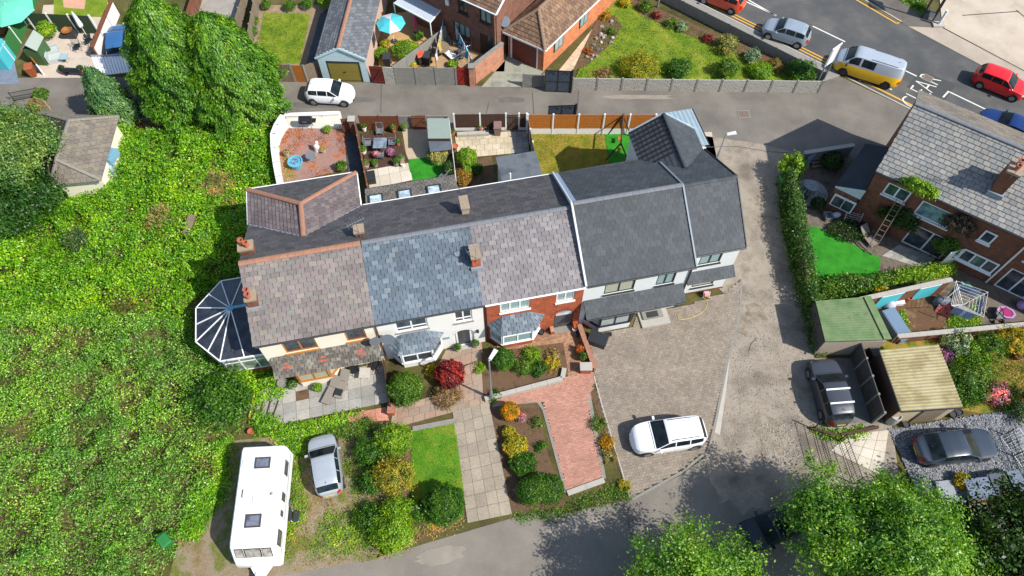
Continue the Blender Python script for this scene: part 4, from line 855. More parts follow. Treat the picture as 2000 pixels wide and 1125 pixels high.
# side profiles: x from rear (0) to nose (1); z in metres
SHAPES={
 'hatch':dict(top=[(0,.62),(.01,.95),(.03,1.02),(.12,1.40),(.2,1.47),(.45,1.50),(.56,1.47),(.74,1.0),(.9,.9),(.97,.78),(1,.55)],belt=.96,glass=(.04,.12,.57,.75),sides=[(.12,.3),(.315,.5),(.515,.69)]),
 'suv':dict(top=[(0,.6),(.01,1.0),(.03,1.1),(.1,1.48),(.2,1.58),(.45,1.6),(.54,1.55),(.72,1.1),(.92,1.0),(.97,.85),(1,.55)],belt=1.05,glass=(.035,.1,.55,.73),sides=[(.1,.27),(.285,.46),(.475,.67)]),
 'saloon':dict(top=[(0,.6),(.01,.92),(.03,1.02),(.1,1.04),(.26,1.36),(.35,1.41),(.48,1.43),(.55,1.39),(.72,.96),(.92,.82),(.98,.72),(1,.5)],belt=.95,glass=(.115,.265,.56,.735),sides=[(.25,.42),(.435,.66)]),
 'van':dict(top=[(0,.55),(.005,1.2),(.03,1.86),(.06,1.93),(.3,1.97),(.68,1.97),(.74,1.92),(.88,1.25),(.97,1.02),(.99,.85),(1,.5)],belt=1.2,glass=(.008,.028,.75,.875),sides=[(.43,.62),(.65,.8)]),
}
def car(name,label,front,rear,shape,paint,length,width,group=None,lower=None,rim=None,rails=None,bars=False,cat='car',hz=.5,plate=True,spoiler=False,roofmat=None,pos=None):
    A=G(*front,hz); B=G(*rear,hz); d=A-B; ang=math.atan2(d.y,d.x); c=(A+B)/2 if pos is None else pos
    t=thing(name,label,cat,(c.x,c.y,.012),ang,group); S=SHAPES[shape]; L,Wd=length,width; hw0=Wd/2; belt=S['belt']; top=S['top']
    def hw(x): e=min(abs(x*2-1),.9995); return hw0*(1-.03*e*e)*max(.5,(1-e**6)**.33)
    def sec(x):
        z=smooth_ip(x,top,.012); w=hw(x); bz=min(belt,z-.045); g=max(0,z-bz-.06); wr=w*.93-g*.36 if g>.02 else w*.9; sill=.2+.14*max(0,abs(x*2-1)-.85)/.15
        return [(w*.9,sill),(w*.99,sill+.14),(w,.58 if bz>.62 else bz*.9),(w*.965,bz),(wr+.02,max(bz+.01,z-.05)),(wr*.9,z-.018),(wr*.5,z+.006),(0,z+.014)]
    def P(x,r,s=1,off=0):
        q=sec(x); i=min(int(r),6); f=r-i; y=q[i][0]+(q[i+1][0]-q[i][0])*f; z=q[i][1]+(q[i+1][1]-q[i][1])*f
        return Vector(((x-.5)*L,s*y,z))
    def Pn(x,r,s,off):
        p=P(x,r,s); e=.004; a=P(min(1,x+e),r,s)-P(max(0,x-e),r,s); b=P(x,min(6.99,r+.05),s)-P(x,max(0,r-.05),s); n=a.cross(b)*(1 if s>0 else -1)
        if n.length<1e-9: return p
        n.normalize()
        return p+n*off if n.dot(Vector((0,p.y,.6)))>0 or n.dot(Vector((p.x,p.y,p.z-.6)))>0 else p-n*off
    xs=sorted(set([i/44 for i in range(45)]+[.004,.01,.017,.03,.04,.96,.97,.983,.99,.996]+[p[0] for p in top])); rows=[]; m=MB()
    for x in xs:
        q=sec(x); rows.append([Vector(((x-.5)*L,-y,z)) for y,z in q[:-1]]+[Vector(((x-.5)*L,y,z)) for y,z in q[::-1]])
    n=len(rows[0]); base=[p for r in rows for p in r]; fs=[]; mi=[]
    for i in range(len(rows)-1):
        for j in range(n-1):
            fs.append((i*n+j,i*n+j+1,(i+1)*n+j+1,(i+1)*n+j)); ring=min(j,n-2-j); mi.append(1 if lower and ring<3 else 0)
    fs+=[tuple(range(n-1,-1,-1)),tuple((len(rows)-1)*n+j for j in range(n))]; mi+=[1 if lower else 0]*2
    fs.append(tuple([i*n for i in range(len(rows))]+[i*n+n-1 for i in range(len(rows)-1,-1,-1)])); mi.append(0)
    m.v=[tuple(p) for p in base]; m.f=[f[::-1] for f in fs]; m.mi=mi
    body=obj('body',m,[paint,lower] if lower else paint,t,smooth=38)
    bm=bmesh.new(); bm.from_mesh(body.data); bmesh.ops.recalc_face_normals(bm,faces=bm.faces); bm.to_mesh(body.data); bm.free()
    def patch(nm,x0,x1,r0,r1,sides,mat,off=.007,nx=5,nr=3,shear=0,parent=None):
        mm=MB()
        for s in sides:
            mm.grid([[Pn(x0+(x1-x0)*i/nx+shear*(j/nr),r0+(r1-r0)*j/nr,s,off) for j in range(nr+1)] for i in range(nx+1)])
        return obj(nm,mm,mat,parent or t,smooth=60)
    def across(nm,x0,x1,r0,mat,off=.007):
        mm=MB(); rr=[r0+(7-r0)*j/5 for j in range(6)]; cols=[(r,-1) for r in rr]+[(r,1) for r in rr[::-1][1:]]
        mm.grid([[Pn(x0+(x1-x0)*i/5,min(r,6.98),s,off) for r,s in cols] for i in range(6)]); return obj(nm,mm,mat,t,smooth=60)
    g=S['glass']; across('windscreen',g[2]+.012,g[3]-.012,4.3,M_CARGL); across('rear_window',g[0]+.006,g[1]-.004,4.3,M_CARGL)
    for a,b in S['sides']:
        for s in (1,-1): patch('side_window',a,b,3.18,3.93,(s,),M_CARGL)
    if shape=='van':
        pass
    for s in (1,-1):
        patch('headlight',.935,.985,2.35,3.6 if shape!='van' else 3.1,(s,),M_HEAD,.008); patch('tail_light',.008,.045,1.9 if shape!='van' else 1.6,3.4 if shape!='van' else 2.4,(s,),M_TAIL,.01)
        mr=obj('wing_mirror',MB().obox(((g[3]-.5)*L-.28,s*(hw0+.09),belt+.03),(.12,.2,.13)),M_TRIM if shape=='van' else paint,t)
    R_=.32 if shape in('hatch','saloon') else .35
    for x in (.19,.81):
        for s in (1,-1):
            cx=(x-.5)*L; y0=s*(hw(x)-.2); y1=s*(hw(x)+.004)
            am=MB(); am.tube([(cx,s*(hw(x)-.25),R_+.02),(cx,s*(hw(x)+.006),R_+.02)],R_+.06,18); obj('wheel_arch',am,M_TRIM,t,smooth=40)
            w=obj('wheel',MB().tube([(cx,y0,R_),(cx,s*(hw(x)+.018),R_)],R_,18),M_TYRE,t,smooth=40)
            rm=MB().tube([(cx,s*(hw(x)+.01),R_),(cx,s*(hw(x)+.026),R_)],R_*.62,14)
            obj('rim',rm,rim or M_RIM,w,smooth=30)
    across('bonnet_gap',g[3]+.004,g[3]+.012,4.0,M_TRIM,.004)
    for s in (1,-1):
        if len(S['sides'])>1:
            for a,b in zip(S['sides'],S['sides'][1:]):
                xx=(a[1]+b[0])/2; patch('door_gap',xx-.0012*4/L,xx+.0012*4/L,.6,3.1,(s,),M_TRIM,.003,1,4)
        patch('sill_trim',.26,.74,.02,.5,(s,),M_TRIM,.004)
    obj('front_grille',MB().obox(((.5)*L-.02,0,.4),(.05,Wd*.55,.16)),M_TRIM,t)
    if plate:
        obj('rear_plate',MB().obox((-.5*L-.012,0,.68),(.02,.5,.11)),M_PLY,t); obj('front_plate',MB().obox((.5*L+.012,0,.45),(.02,.5,.11)),M_UPVC,t)
    if rails:
        for s in (1,-1): patch('roof_rail',.14,.52,4.95,5.12,(s,),rails,.03,6,1)
    if bars:
        for x in (.24,.44): zz=smooth_ip(x,top); obj('roof_bar',MB().box((x-.5)*L-.045,(x-.5)*L+.045,-hw0*.78,hw0*.78,zz+.06,zz+.11).box((x-.5)*L-.03,(x-.5)*L+.03,-hw0*.72,-hw0*.66,zz-.03,zz+.06).box((x-.5)*L-.03,(x-.5)*L+.03,hw0*.66,hw0*.72,zz-.03,zz+.06),M_UPVC,t)
    zz=smooth_ip(.2,top); obj('roof_aerial',MB().tube([((.16-.5)*L,0,zz),((.12-.5)*L,0,zz+.12)],[.018,.006],5),M_TRIM,t)
    return t
WHT=carpaint('paint_white',(.78,.79,.8,1)); SIL=carpaint('paint_silver',alb(186,194,202),.2,.3); SILB=carpaint('paint_silver_blue',alb(164,178,192),.2,.3)
GRY=carpaint('paint_dark_grey',alb(70,75,84),.1,.35); GUN=carpaint('paint_gunmetal',alb(58,70,84),.15,.3); RED=carpaint('paint_red',(.62,.012,.015,1)); ORR=carpaint('paint_orange_red',(.55,.06,.02,1))
BLU=carpaint('paint_blue',alb(34,68,134),.3,.3); YEL=carpaint('paint_yellow',(.72,.42,.005,1)); NAV=carpaint('paint_navy',alb(30,44,52),.3,.3); VSL=carpaint('paint_van_silver',alb(190,200,212),.15,.3); LBL=carpaint('paint_light_blue',alb(70,124,180),.3,.3)
car('hatchback','white hatchback standing on the back lane by the pale blue garage',(690,186),(600,181),'hatch',WHT,3.68,1.66)
car('hatchback','silver hatchback parked beside the caravan on the weedy gravel',(630,860),(645,960),'hatch',SIL,3.62,1.66)
car('sport_utility_car','white sport utility car parked on the grey block drive',(1234,862),(1374,842),'suv',WHT,4.4,1.82,rails=M_TRIM)
car('sport_utility_car','dark grey sport utility car with white roof bars by the concrete fence',(1606,722),(1634,812),'suv',GRY,4.2,1.8,bars=True)
car('saloon_car','dark gunmetal saloon car parked on the grey gravel',(1938,866),(1788,882),'saloon',GUN,4.75,1.82,rim=M_RIMD)
car('hatchback','silver hatchback driving along the main road ahead of the van',(1494,52),(1576,78),'hatch',SILB,3.75,1.68)
car('camper_van','yellow and silver camper van on the main road',(1637,112),(1757,150),'van',VSL,5.1,1.92,lower=YEL,rim=M_RIMD,rails=M_TRIM,hz=.8,cat='van')
car('hatchback','bright red hatchback on the main road near the forecourt',(1998,182),(1908,146),'hatch',RED,3.9,1.7)
car('saloon_car','blue saloon car on the main road behind the slate roofed house',(1915,226),(2030,276),'saloon',BLU,4.5,1.78)
car('hatchback','orange red hatchback cut by the picture edge on the main road',(1370,-18),(1450,14),'hatch',ORR,3.9,1.7)
car('hatchback','dark navy car parked in deep shade under the broad leafy tree',(1460,1050),(1560,1010),'hatch',NAV,3.9,1.72)
car('hatchback','light blue car parked beside the tall conifer hedge trees',(236,58),(232,112),'hatch',LBL,3.9,1.7)
# ---------------- caravan
A=G(500,1098,1.2); B=G(512,880,1.2)
f0=G(468,1075,2.5); f1=G(540,1070,2.5); b0=G(470,882,2.5)
cz=R(-87.0)
cc=(G(458,978,2.5)+G(546,978,2.5))/2
ct=thing('caravan','white touring caravan parked beside the bramble thicket','caravan',(cc.x,cc.y,.012),cz)
CL,CW,CH=6.1,2.28,2.55
prof=[(-3.05,.55),(-3.05,2.1),(-2.95,2.42),(-2.75,CH),(2.1,CH),(2.35,2.46),(2.75,1.75),(3.0,1.2),(3.05,.85),(2.95,.5)]
m=MB(); n=len(prof); hw_=CW/2
def ringp(y,k): return [(x*(1 if k==1 else .985),y,.5+(z-.5)*(1 if k==1 else .97)+(0 if k==1 else -.0)) for x,z in prof]
rows=[ringp(-hw_,0),ringp(-hw_+.07,1),ringp(hw_-.07,1),ringp(hw_,0)]
vs=[p for r in rows for p in r]; fs=[(i*n+j,i*n+(j+1)%n,(i+1)*n+(j+1)%n,(i+1)*n+j) for i in range(3) for j in range(n)]+[tuple(range(n)),tuple(3*n+j for j in range(n-1,-1,-1))]
m.add(vs,fs); M_CARV=carpaint('caravan_white',(.8,.81,.81,1),0,.35); bo=obj('body',m,M_CARV,ct,smooth=35)
bm=bmesh.new(); bm.from_mesh(bo.data); bmesh.ops.recalc_face_normals(bm,faces=bm.faces); bm.to_mesh(bo.data); bm.free()
M_SMOKE=glassmat('caravan_window',(.09,.1,.11,1),.07); M_RLF=plain('rooflight_frame',alb(84,76,70),.5)
def rooflight(x,y,l,w):
    f=MB()
    for a in ((x-l/2,x+l/2,y-w/2,y-w/2+.07),(x-l/2,x+l/2,y+w/2-.07,y+w/2),(x-l/2,x-l/2+.07,y-w/2+.07,y+w/2-.07),(x+l/2-.07,x+l/2,y-w/2+.07,y+w/2-.07)): f.box(*a,CH-.01,CH+.07)
    r=obj('roof_light',f,M_RLF,ct); obj('pane',MB().box(x-l/2+.06,x+l/2-.06,y-w/2+.06,y+w/2-.06,CH,CH+.045),glassmat('rooflight_glass',(.12,.13,.17,1),.06),r)
rooflight(-2.0,.1,.6,.82); rooflight(1.05,-.05,.68,.82)
for x,y,l,w in ((-2.0,-.8,.36,.36),(-.05,.0,.42,.4)): obj('roof_vent',MB().box(x-l/2,x+l/2,y-w/2,y+w/2,CH-.01,CH+.06),plain('vent_plastic',alb(226,230,232,.8),.4,var=.03),ct)
obj('roof_handle',MB().tube([(-.6,-.75,CH),(-.57,-.78,CH+.05),(-.2,-.78,CH+.05),(-.17,-.75,CH)],.025,6),M_TRIM,ct)
obj('roof_aerial',MB().lathe([(.09,0),(.09,.05),(.03,.1),(0,.1)],(-.3,.75,CH-.005),12),M_STEEL,ct)
fw=Vector((2.75-2.35,0,1.75-2.46)).normalized(); fn=Vector((-fw.z,0,fw.x)); fn=fn if fn.z>0 else -fn
for y0,y1 in ((-.95,-.5),(-.46,.42),(.46,.95)):
    p=Vector((2.38,0,2.41)); q=[p+fw*a+Vector((0,y,0))+fn*.02 for a,y in ((0.02,y0),(0.02,y1),(.68,y1),(.68,y0))]
    w=obj('front_window',MB().slab(q,.02),M_TRIM,ct); c=sum(q,Vector())/4; obj('pane',MB().slab([c+(v-c)*.86+fn*.012 for v in q],.01),glassmat('front_pane',(.3,.28,.24,1),.06),w)
for x0,x1,z0,z1,op in ((-2.3,-1.5,1.4,2.0,0),(-.55,-.1,1.4,2.0,1),(.4,.7,1.5,1.95,0),(1.4,2.2,1.35,2.05,1)):
    for s in (1,):
        f=obj('side_window',MB().box(x0,x1,hw_-.01,hw_+.02,z0,z1),M_TRIM,ct); obj('pane',MB().box(x0+.04,x1-.04,hw_+.02,hw_+.028,z0+.04,z1-.04),M_SMOKE,f)
obj('door',MB().box(.75,1.35,hw_-.01,hw_+.015,.55,2.35),plain('caravan_door',alb(236,238,238,.8),.35,var=.02),ct)
obj('trim_stripe',MB().box(-2.9,2.6,hw_-.01,hw_+.012,1.12,1.17),M_STEEL,ct)
w=None
for s in (1,-1):
    w=obj('wheel',MB().tube([(-.3,s*(hw_-.22),.32),(-.3,s*(hw_+.0),.32)],.32,16),M_TYRE,ct,smooth=40); obj('rim',MB().tube([(-.3,s*hw_,.32),(-.3,s*(hw_+.012),.32)],.2,12),M_RIM,w)
    for x in (-2.6,2.0): obj('corner_steady',MB().bar((x,s*.85,.55),(x+.1,s*.9,.02),.06),M_STEEL,ct)
obj('tow_frame',MB().prism([(2.9,-.62),(3.5,-.22),(4.05,-.12),(4.05,.12),(3.5,.22),(2.9,.62)],.42,.58).box(3.3,3.75,-.2,.2,.56,.72),M_CARV,ct); obj('hitch',MB().tube([(4.0,0,.55),(4.3,0,.57)],.06,8).tube([(3.85,0,.5),(3.85,0,.02)],.03,6),M_STEEL,ct)
obj('jockey_wheel',MB().tube([(3.85,-.05,.11),(3.85,.05,.11)],.11,12),M_TYRE,ct)
c=G(572,1008,.2); st=thing('caravan_step','grey double step on the ground beside the caravan door','step',(c.x,c.y,.012),cz)
obj('tread',MB().box(-.28,.28,-.35,-.02,.34,.38),M_DARKF,st); obj('tread',MB().box(-.28,.28,.02,.35,.17,.21),M_DARKF,st)
for x in (-.29,.29):
    for y,z in ((-.33,.36),(-.03,.36),(.33,.19)): obj('leg',MB().tube([(x,y,0),(x,y,z)],.018,5),M_UPVC,st)
# ================================================================ vegetation
L_BRAM=leafmat('leaf_bramble',[alb(83,142,19),alb(117,188,23),alb(142,209,36),alb(178,220,52),alb(100,166,21)],.35,.35)
L_THICK=leafmat('leaf_thicket',[alb(86,152,31),alb(114,184,40),alb(140,208,54),alb(191,229,123),alb(98,166,35)],.3,.3)
L_CONI=leafmat('leaf_conifer',[alb(69,116,25),alb(96,151,33),alb(127,183,50),alb(81,133,29)],.25,.5)
L_CONB=leafmat('leaf_blue_conifer',[alb(74,116,62),alb(98,146,84),alb(122,168,104)],.2,.8)
L_TREE=leafmat('leaf_tree',[alb(80,130,34),alb(112,170,42),alb(140,196,64),alb(168,208,96)],.4,.4)
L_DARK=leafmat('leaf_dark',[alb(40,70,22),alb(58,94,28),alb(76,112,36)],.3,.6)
L_SHRUB=leafmat('leaf_shrub',[alb(70,112,28),alb(96,142,36),alb(120,160,50)],.3,1)
L_LIME=leafmat('leaf_lime',[alb(112,164,22),alb(142,190,34),alb(164,200,58)],.35,1)
L_YELL=leafmat('leaf_yellow',[alb(206,186,28),alb(224,204,50),alb(176,176,40),alb(150,160,40)],.3,1.5)
L_GOLD=leafmat('leaf_gold',[alb(206,152,14),alb(222,170,26),alb(184,140,20)],.3,1.5)
L_RED=leafmat('leaf_red',[alb(150,40,44),alb(176,60,56),alb(128,30,38),alb(188,80,64)],.3,1)
L_BOX=leafmat('leaf_box',[alb(56,104,20),alb(76,128,28),alb(96,148,36)],.3,1)
L_PINK=leafmat('petal_pink',[alb(236,140,170),alb(246,176,196),alb(222,112,150)],.3,2)
L_PURP=leafmat('petal_purple',[alb(196,120,190),alb(222,160,214),alb(170,90,170)],.3,2)
L_WHIT=leafmat('petal_white',[alb(240,240,232),alb(226,228,216)],.3,2)
L_ORAN=leafmat('leaf_orange',[alb(206,120,50),alb(190,96,40),alb(216,150,70)],.3,2)
L_DRY=leafmat('dry_grass',[alb(190,168,104),alb(170,160,84),alb(206,182,124)],.3,1)
def noise2(x,y,seed):
    r=np.random.default_rng(seed); z=np.zeros_like(x)
    for k in range(14):
        f=.25*1.28**k; a=r.uniform(0,6.28); ph=r.uniform(0,6.28); z+=np.sin((x*np.cos(a)+y*np.sin(a))*f*2.2+ph)/(1+k*.22)
    return z/4.2
def thicket(name,label,cat,polypx,n,mat,h0,h1,size,seed,layers=.55,aspect=.6,rnd=.8,flat=0.55,edge=1.2,mounds=0,mr=(.5,1.3),mh=.8,hollow=()):
    """ground cover or scrub: leaves through the depth of an uneven mound"""
    P=np.array([G(*p).xy for p in polypx]); x0,y0=P.min(0); x1,y1=P.max(0); out=[]; tot=0
    from_poly=[tuple(p) for p in P]
    while tot<n:
        q=RNG.uniform((x0,y0),(x1,y1),(n,2)); c=np.zeros(n,bool); j=len(P)-1
        for i in range(len(P)):
            cond=((P[i,1]>q[:,1])!=(P[j,1]>q[:,1]))&(q[:,0]<(P[j,0]-P[i,0])*(q[:,1]-P[i,1])/(P[j,1]-P[i,1]+1e-12)+P[i,0]); c^=cond; j=i
        out.append(q[c]); tot+=c.sum()
    Q=np.concatenate(out)[:n]; dmin=np.full(n,99.)
    for i in range(len(P)):
        a,b=P[i],P[(i+1)%len(P)]; ab=b-a; t=np.clip(((Q-a)@ab)/(ab@ab),0,1); dmin=np.minimum(dmin,np.linalg.norm(Q-(a+t[:,None]*ab),axis=1))
    e=np.clip(dmin/edge,0,1)**.6; H=lambda X,Y:np.clip(.5+.5*noise2(X,Y,seed)+.25*noise2(X*3.1,Y*3.1,seed+1),0,1.4)
    h=(h0+(h1-h0)*H(Q[:,0],Q[:,1]))*(.15+.85*e); d=.15
    gx=(H(Q[:,0]+d,Q[:,1])-H(Q[:,0]-d,Q[:,1]))/(2*d)*(h1-h0); gy=(H(Q[:,0],Q[:,1]+d)-H(Q[:,0],Q[:,1]-d))/(2*d)*(h1-h0)
    N=np.stack([-gx,-gy,np.full(n,flat*2)],1); N/=np.linalg.norm(N,axis=1)[:,None]
    if mounds:
        A=(x1-x0)*(y1-y0); K=int(A*mounds); mc=RNG.uniform((x0,y0),(x1,y1),(K,2)); rad=RNG.uniform(*mr,K); mz=mh*RNG.uniform(.3,1,K); best=np.zeros(n); bi=np.zeros(n,int)
        for i in range(K):
            dx=Q-mc[i]; q=(dx*dx).sum(1)/rad[i]**2; hh=np.where(q<1,mz[i]*np.sqrt(np.clip(1-q,0,1)),0); mk=hh>best; best=np.where(mk,hh,best); bi=np.where(mk,i,bi)
        h=h*.6+best*(.2+.8*e); on=best>0; dx=(Q-mc[bi])/rad[bi][:,None]; N=np.where(on[:,None],np.stack([dx[:,0]*1.1,dx[:,1]*1.1,np.full(n,.7)],1),N); N/=np.linalg.norm(N,axis=1)[:,None]
    for hx,hy,hr in hollow:
        hc=np.array(G(hx,hy).xy); h=h*np.clip(.12+(np.linalg.norm(Q-hc,axis=1)/hr)**2,0,1)
    k=max(20,n//30); c=RNG.integers(0,k,n); sel=RNG.random(n)<.75; off=RNG.normal(size=(n,2))*.17
    Q2=np.where(sel[:,None],Q[:k][c]+off,Q); lift=np.where(sel,(RNG.random(k)**1.5*.38-.06)[c]-.9*(off**2).sum(1),0); h=np.where(sel,h[:k][c],h)+lift*np.minimum(1,h1); Q=Q2
    z=h*(1-layers*RNG.random(n)**1.8)+RNG.normal(size=n)*.05; z=np.maximum(z,.02)
    X=np.stack([Q[:,0]+RNG.normal(size=n)*.06,Q[:,1]+RNG.normal(size=n)*.06,z],1)
    return stuff(link(name,leafmesh(name,X,N,mat,size,aspect,.45,rnd)),label,cat)
HR=random.Random(31)
thicket('bramble_thicket','bright green bramble thicket filling the plot left of the terrace','brambles',[(-420,480),(60,430),(140,390),(200,350),(230,250),(300,262),(545,245),(535,330),(545,365),(490,380),(485,440),(475,500),(470,545),(420,560),(375,600),(375,680),(440,715),(500,720),(505,790),(470,800),(430,700),(340,640),(0,640),(-420,660)],140000,L_BRAM,.2,1.3,.14,3,mounds=.55,mr=(.55,1.6),mh=1.25,rnd=.6,hollow=[(425,372,2.3),(460,410,1.5)]+[(HR.uniform(20,460),HR.uniform(400,640),HR.uniform(.35,1.0)) for _ in range(26)]+[(HR.uniform(260,500),HR.uniform(270,350),HR.uniform(.3,.8)) for _ in range(12)])
thicket('scrub_thicket','dull green scrub thicket with silvery leaves along the left edge','scrub',[(-420,600),(0,610),(200,600),(330,620),(420,690),(440,760),(480,830),(455,870),(430,940),(360,1010),(345,1080),(310,1140),(250,1250),(-500,1250)],155000,L_THICK,.9,2.6,.125,8,.5,.45,.75,.5,1.6,mounds=.9,mr=(.45,1.3),mh=1.4,hollow=[(HR.uniform(0,400),HR.uniform(650,1110),HR.uniform(.35,.9)) for _ in range(34)])
thicket('dry_grass_patch','dry yellowish grass patch in the middle of the brambles','grass',[(365,345),(420,330),(470,340),(460,400),(430,420),(390,395)],7000,L_DRY,.15,.5,.22,5,.5,.18,.9)
thicket('edge_weeds','bright weeds at the foot of the scrub by the caravan','weeds',[(400,900),(450,850),(445,960),(415,1010),(385,1060),(350,1040),(380,960)],8000,L_BRAM,.1,.6,.13,9)
thicket('patio_weeds','green weeds growing along the edge of the front patio','weeds',[(485,735),(520,720),(560,735),(560,770),(500,800),(560,830),(640,815),(720,800),(640,850),(560,860),(500,850)],6000,L_BRAM,.05,.4,.12,12)
W_=[([(545,862),(590,850),(600,880),(560,905)],2200,L_BRAM,.6,'leafy weed clump behind the caravan and silver car'),([(630,840),(725,815),(730,850),(650,860)],2400,L_SHRUB,.45,'weeds along the pink slab path'),([(560,930),(585,900),(600,1010),(570,1060),(555,1110),(550,1010)],2600,L_LIME,.3,'low weeds beside the caravan step'),([(640,1000),(720,985),(765,1050),(690,1085),(600,1085)],3800,L_LIME,.22,'low grass tufts on the weedy gravel before the lane'),([(665,880),(725,850),(730,960),(690,970)],1600,L_SHRUB,.15,'thin weeds on the gravel beside the silver car')]
for i,(pl,n_,mm,h,lb) in enumerate(W_): thicket('weeds',lb,'weeds',pl,n_,mm,.03,h,.12,20+i,.6,.4)
for i,(pl,n_,mm,h0,h1,sz,asp,lb) in enumerate([([(300,420),(350,410),(370,450),(330,480),(295,460)],2200,L_DRY,.9,1.6,.2,.16,'straw coloured grass tussocks among the brambles'),([(120,470),(180,455),(200,500),(150,520)],2000,leafmat('leaf_nettle',[alb(70,100,50),alb(96,124,64),alb(120,146,84)],.3,1),1.2,1.9,.16,.4,'grey green nettle clump among the brambles'),([(380,470),(430,465),(440,500),(400,520)],1800,L_LIME,.8,1.5,.13,.5,'pale lime weed clump near the buried plank seat'),([(200,590),(270,580),(300,620),(240,640)],2200,leafmat('leaf_dead',[alb(140,110,70),alb(120,96,60),alb(110,120,50)],.3,1),1.2,1.9,.12,.4,'brownish dying brambles at the scrub edge'),([(360,900),(420,880),(430,930),(390,960)],1500,leafmat('leaf_dead',[]),.6,1.2,.12,.4,'rusty weeds between the scrub and caravan')]):
    thicket('weed_patch',lb,'weeds',pl,n_,mm,h0,h1,sz,130+i,.6,asp,.8,.5,.5)
rn=random.Random(77); tw=MB()                        # dead stems poking out of the scrub
for x,y in scatter_px([(0,640),(300,640),(420,720),(430,860),(330,1020),(280,1120),(0,1120)],110,rn):
    c=G(x,y,2.2); a=rn.uniform(0,6.28); l=rn.uniform(.3,.8); d=Vector((math.cos(a)*l,math.sin(a)*l,rn.uniform(.1,.5))); z=rn.uniform(1.6,2.6); tw.tube([(c.x,c.y,z),(c.x+d.x,c.y+d.y,z+d.z)],[.014,.006],3)
stuff(obj('dead_stems',tw,plain('dead_stem',alb(150,132,108),.9)),'pale dead stems poking out of the dull green scrub','stems')
# ---------------- conifers
def conifer(label,px,py,r,h,n,mat,size,seed,gx=0,name='conifer_tree',topr=.18):
    c=G(px,py); t=thing(name,label,'tree',c,0); rn=np.random.default_rng(seed)
    ht=h*RNG.random(n)**1.0; prof=lambda f:np.where(f<.18,.82+f,1.0)*np.power(np.clip(1-np.maximum(f-.2,0)/.8,0,1),.5)
    f=ht/h; a=RNG.uniform(0,6.283,n); lump=1+.10*np.sin(a*5+f*9+seed)+.09*np.sin(a*9-f*17)+.07*np.sin(a*14+f*31+1)
    # layered sprays: radius swells in tiers
    tier=1+.07*np.sin(f*h*5.2+2.5*np.sin(a*3+seed))
    R_=r*prof(f)*lump*tier*(1-.28*RNG.random(n)**2); P=np.stack([R_*np.cos(a),R_*np.sin(a),ht+.15*RNG.normal(size=n)],1); P[:,2]=np.maximum(P[:,2],.05)
    N=np.stack([np.cos(a),np.sin(a),np.full(n,.55)],1); N/=np.linalg.norm(N,axis=1)[:,None]
    link('crown',leafmesh('crown',P,N,mat,size,.42,.4,.42,droop=.75),t)
    m=MB(); trunkmesh(m,(0,0,-.1),(0,0,h*.85),.28,.05,seed,8,r*.55); obj('trunk',m,M_BARK,t); return t
conifer('tall dense green conifer beside the light blue car',384,203,3.35,9.4,88000,L_CONI,.2,3)
conifer('broad dense green conifer whose shadow side meets the white garden wall',474,208,3.4,8.2,84000,L_CONI,.2,8)
conifer('smaller blue green conifer beside the hip roofed garage',238,236,1.5,5.0,24000,L_CONB,.17,12)
# ---------------- broadleaf trees
def tree(label,px,py,hc,lobes,n,mat,size,seed,name='broadleaf_tree',tr=.22,foot=None):
    c=G(px,py,hc); c=Vector((c.x,c.y,0)); t=thing(name,label,'tree',c,0); P,D=crownpts(lobes,n,.85,.4,.45,1.4,clump=46,sig=.23)
    link('crown',leafmesh('crown',P,D,mat,size,.55,.4,.9),t); m=MB(); trunkmesh(m,(0,0,-.1),(0,0,hc*.95),tr,tr*.35,seed,7,max(l[3] for l in lobes)*.8); obj('trunk',m,M_BARK,t); return t
rn=random.Random(4)
def lob(r,hc,k,spread,rs,seed):
    rn=random.Random(seed); L=[(0,0,hc,r*.72,r*.72,r*.62)]
    for i in range(k):
        a=6.283*i/k+rn.uniform(-.3,.3); d=spread*rn.uniform(.65,1.25); q=rs*rn.uniform(.55,1.3); L.append((math.cos(a)*d,math.sin(a)*d,hc+rn.uniform(-.35,.35)*r*.6,q,q,q*.8))
    for i in range(max(3,k//2)):
        a=rn.uniform(0,6.28); d=spread*.5; q=rs*rn.uniform(.7,1); L.append((math.cos(a)*d,math.sin(a)*d,hc+r*.4,q,q,q*.7))
    return L
tree('large bright broadleaf tree by the iron railings at the lane corner',1728,1082,4.6,lob(3.8,4.6,10,2.55,1.5,1),132000,L_TREE,.15,1,tr=.26)
tree('broadleaf tree at the lower edge of the front lane',1360,1205,3.4,lob(3.6,3.4,9,2.8,1.4,2),75000,L_TREE,.15,2)
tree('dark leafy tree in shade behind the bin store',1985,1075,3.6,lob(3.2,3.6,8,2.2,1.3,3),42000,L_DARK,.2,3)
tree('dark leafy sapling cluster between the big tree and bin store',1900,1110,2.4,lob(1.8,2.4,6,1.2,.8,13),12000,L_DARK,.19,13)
tree('broadleaf tree with pale young leaves at left of the hip roofed garage',2,296,4.2,lob(3.0,4.2,9,2.1,1.25,5),85000,leafmat('leaf_pale',[alb(84,132,48),alb(118,160,72),alb(150,184,104),alb(64,108,36)],.35,.5),.16,5)
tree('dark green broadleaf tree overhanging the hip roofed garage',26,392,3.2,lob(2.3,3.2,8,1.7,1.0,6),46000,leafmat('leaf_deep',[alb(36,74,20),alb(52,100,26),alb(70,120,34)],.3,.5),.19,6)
tree('glossy dark shrubby tree at the end of the front patio',440,782,1.7,lob(1.6,1.7,7,1.0,.75,7),19000,L_BOX,.15,7,name='shrubby_tree',tr=.09)
tree('grey green sallow tree in the scrub',-20,500,2.6,lob(1.9,2.6,6,1.2,.9,9),9000,L_BRAM,.18,9,name='sallow_tree',tr=.1)
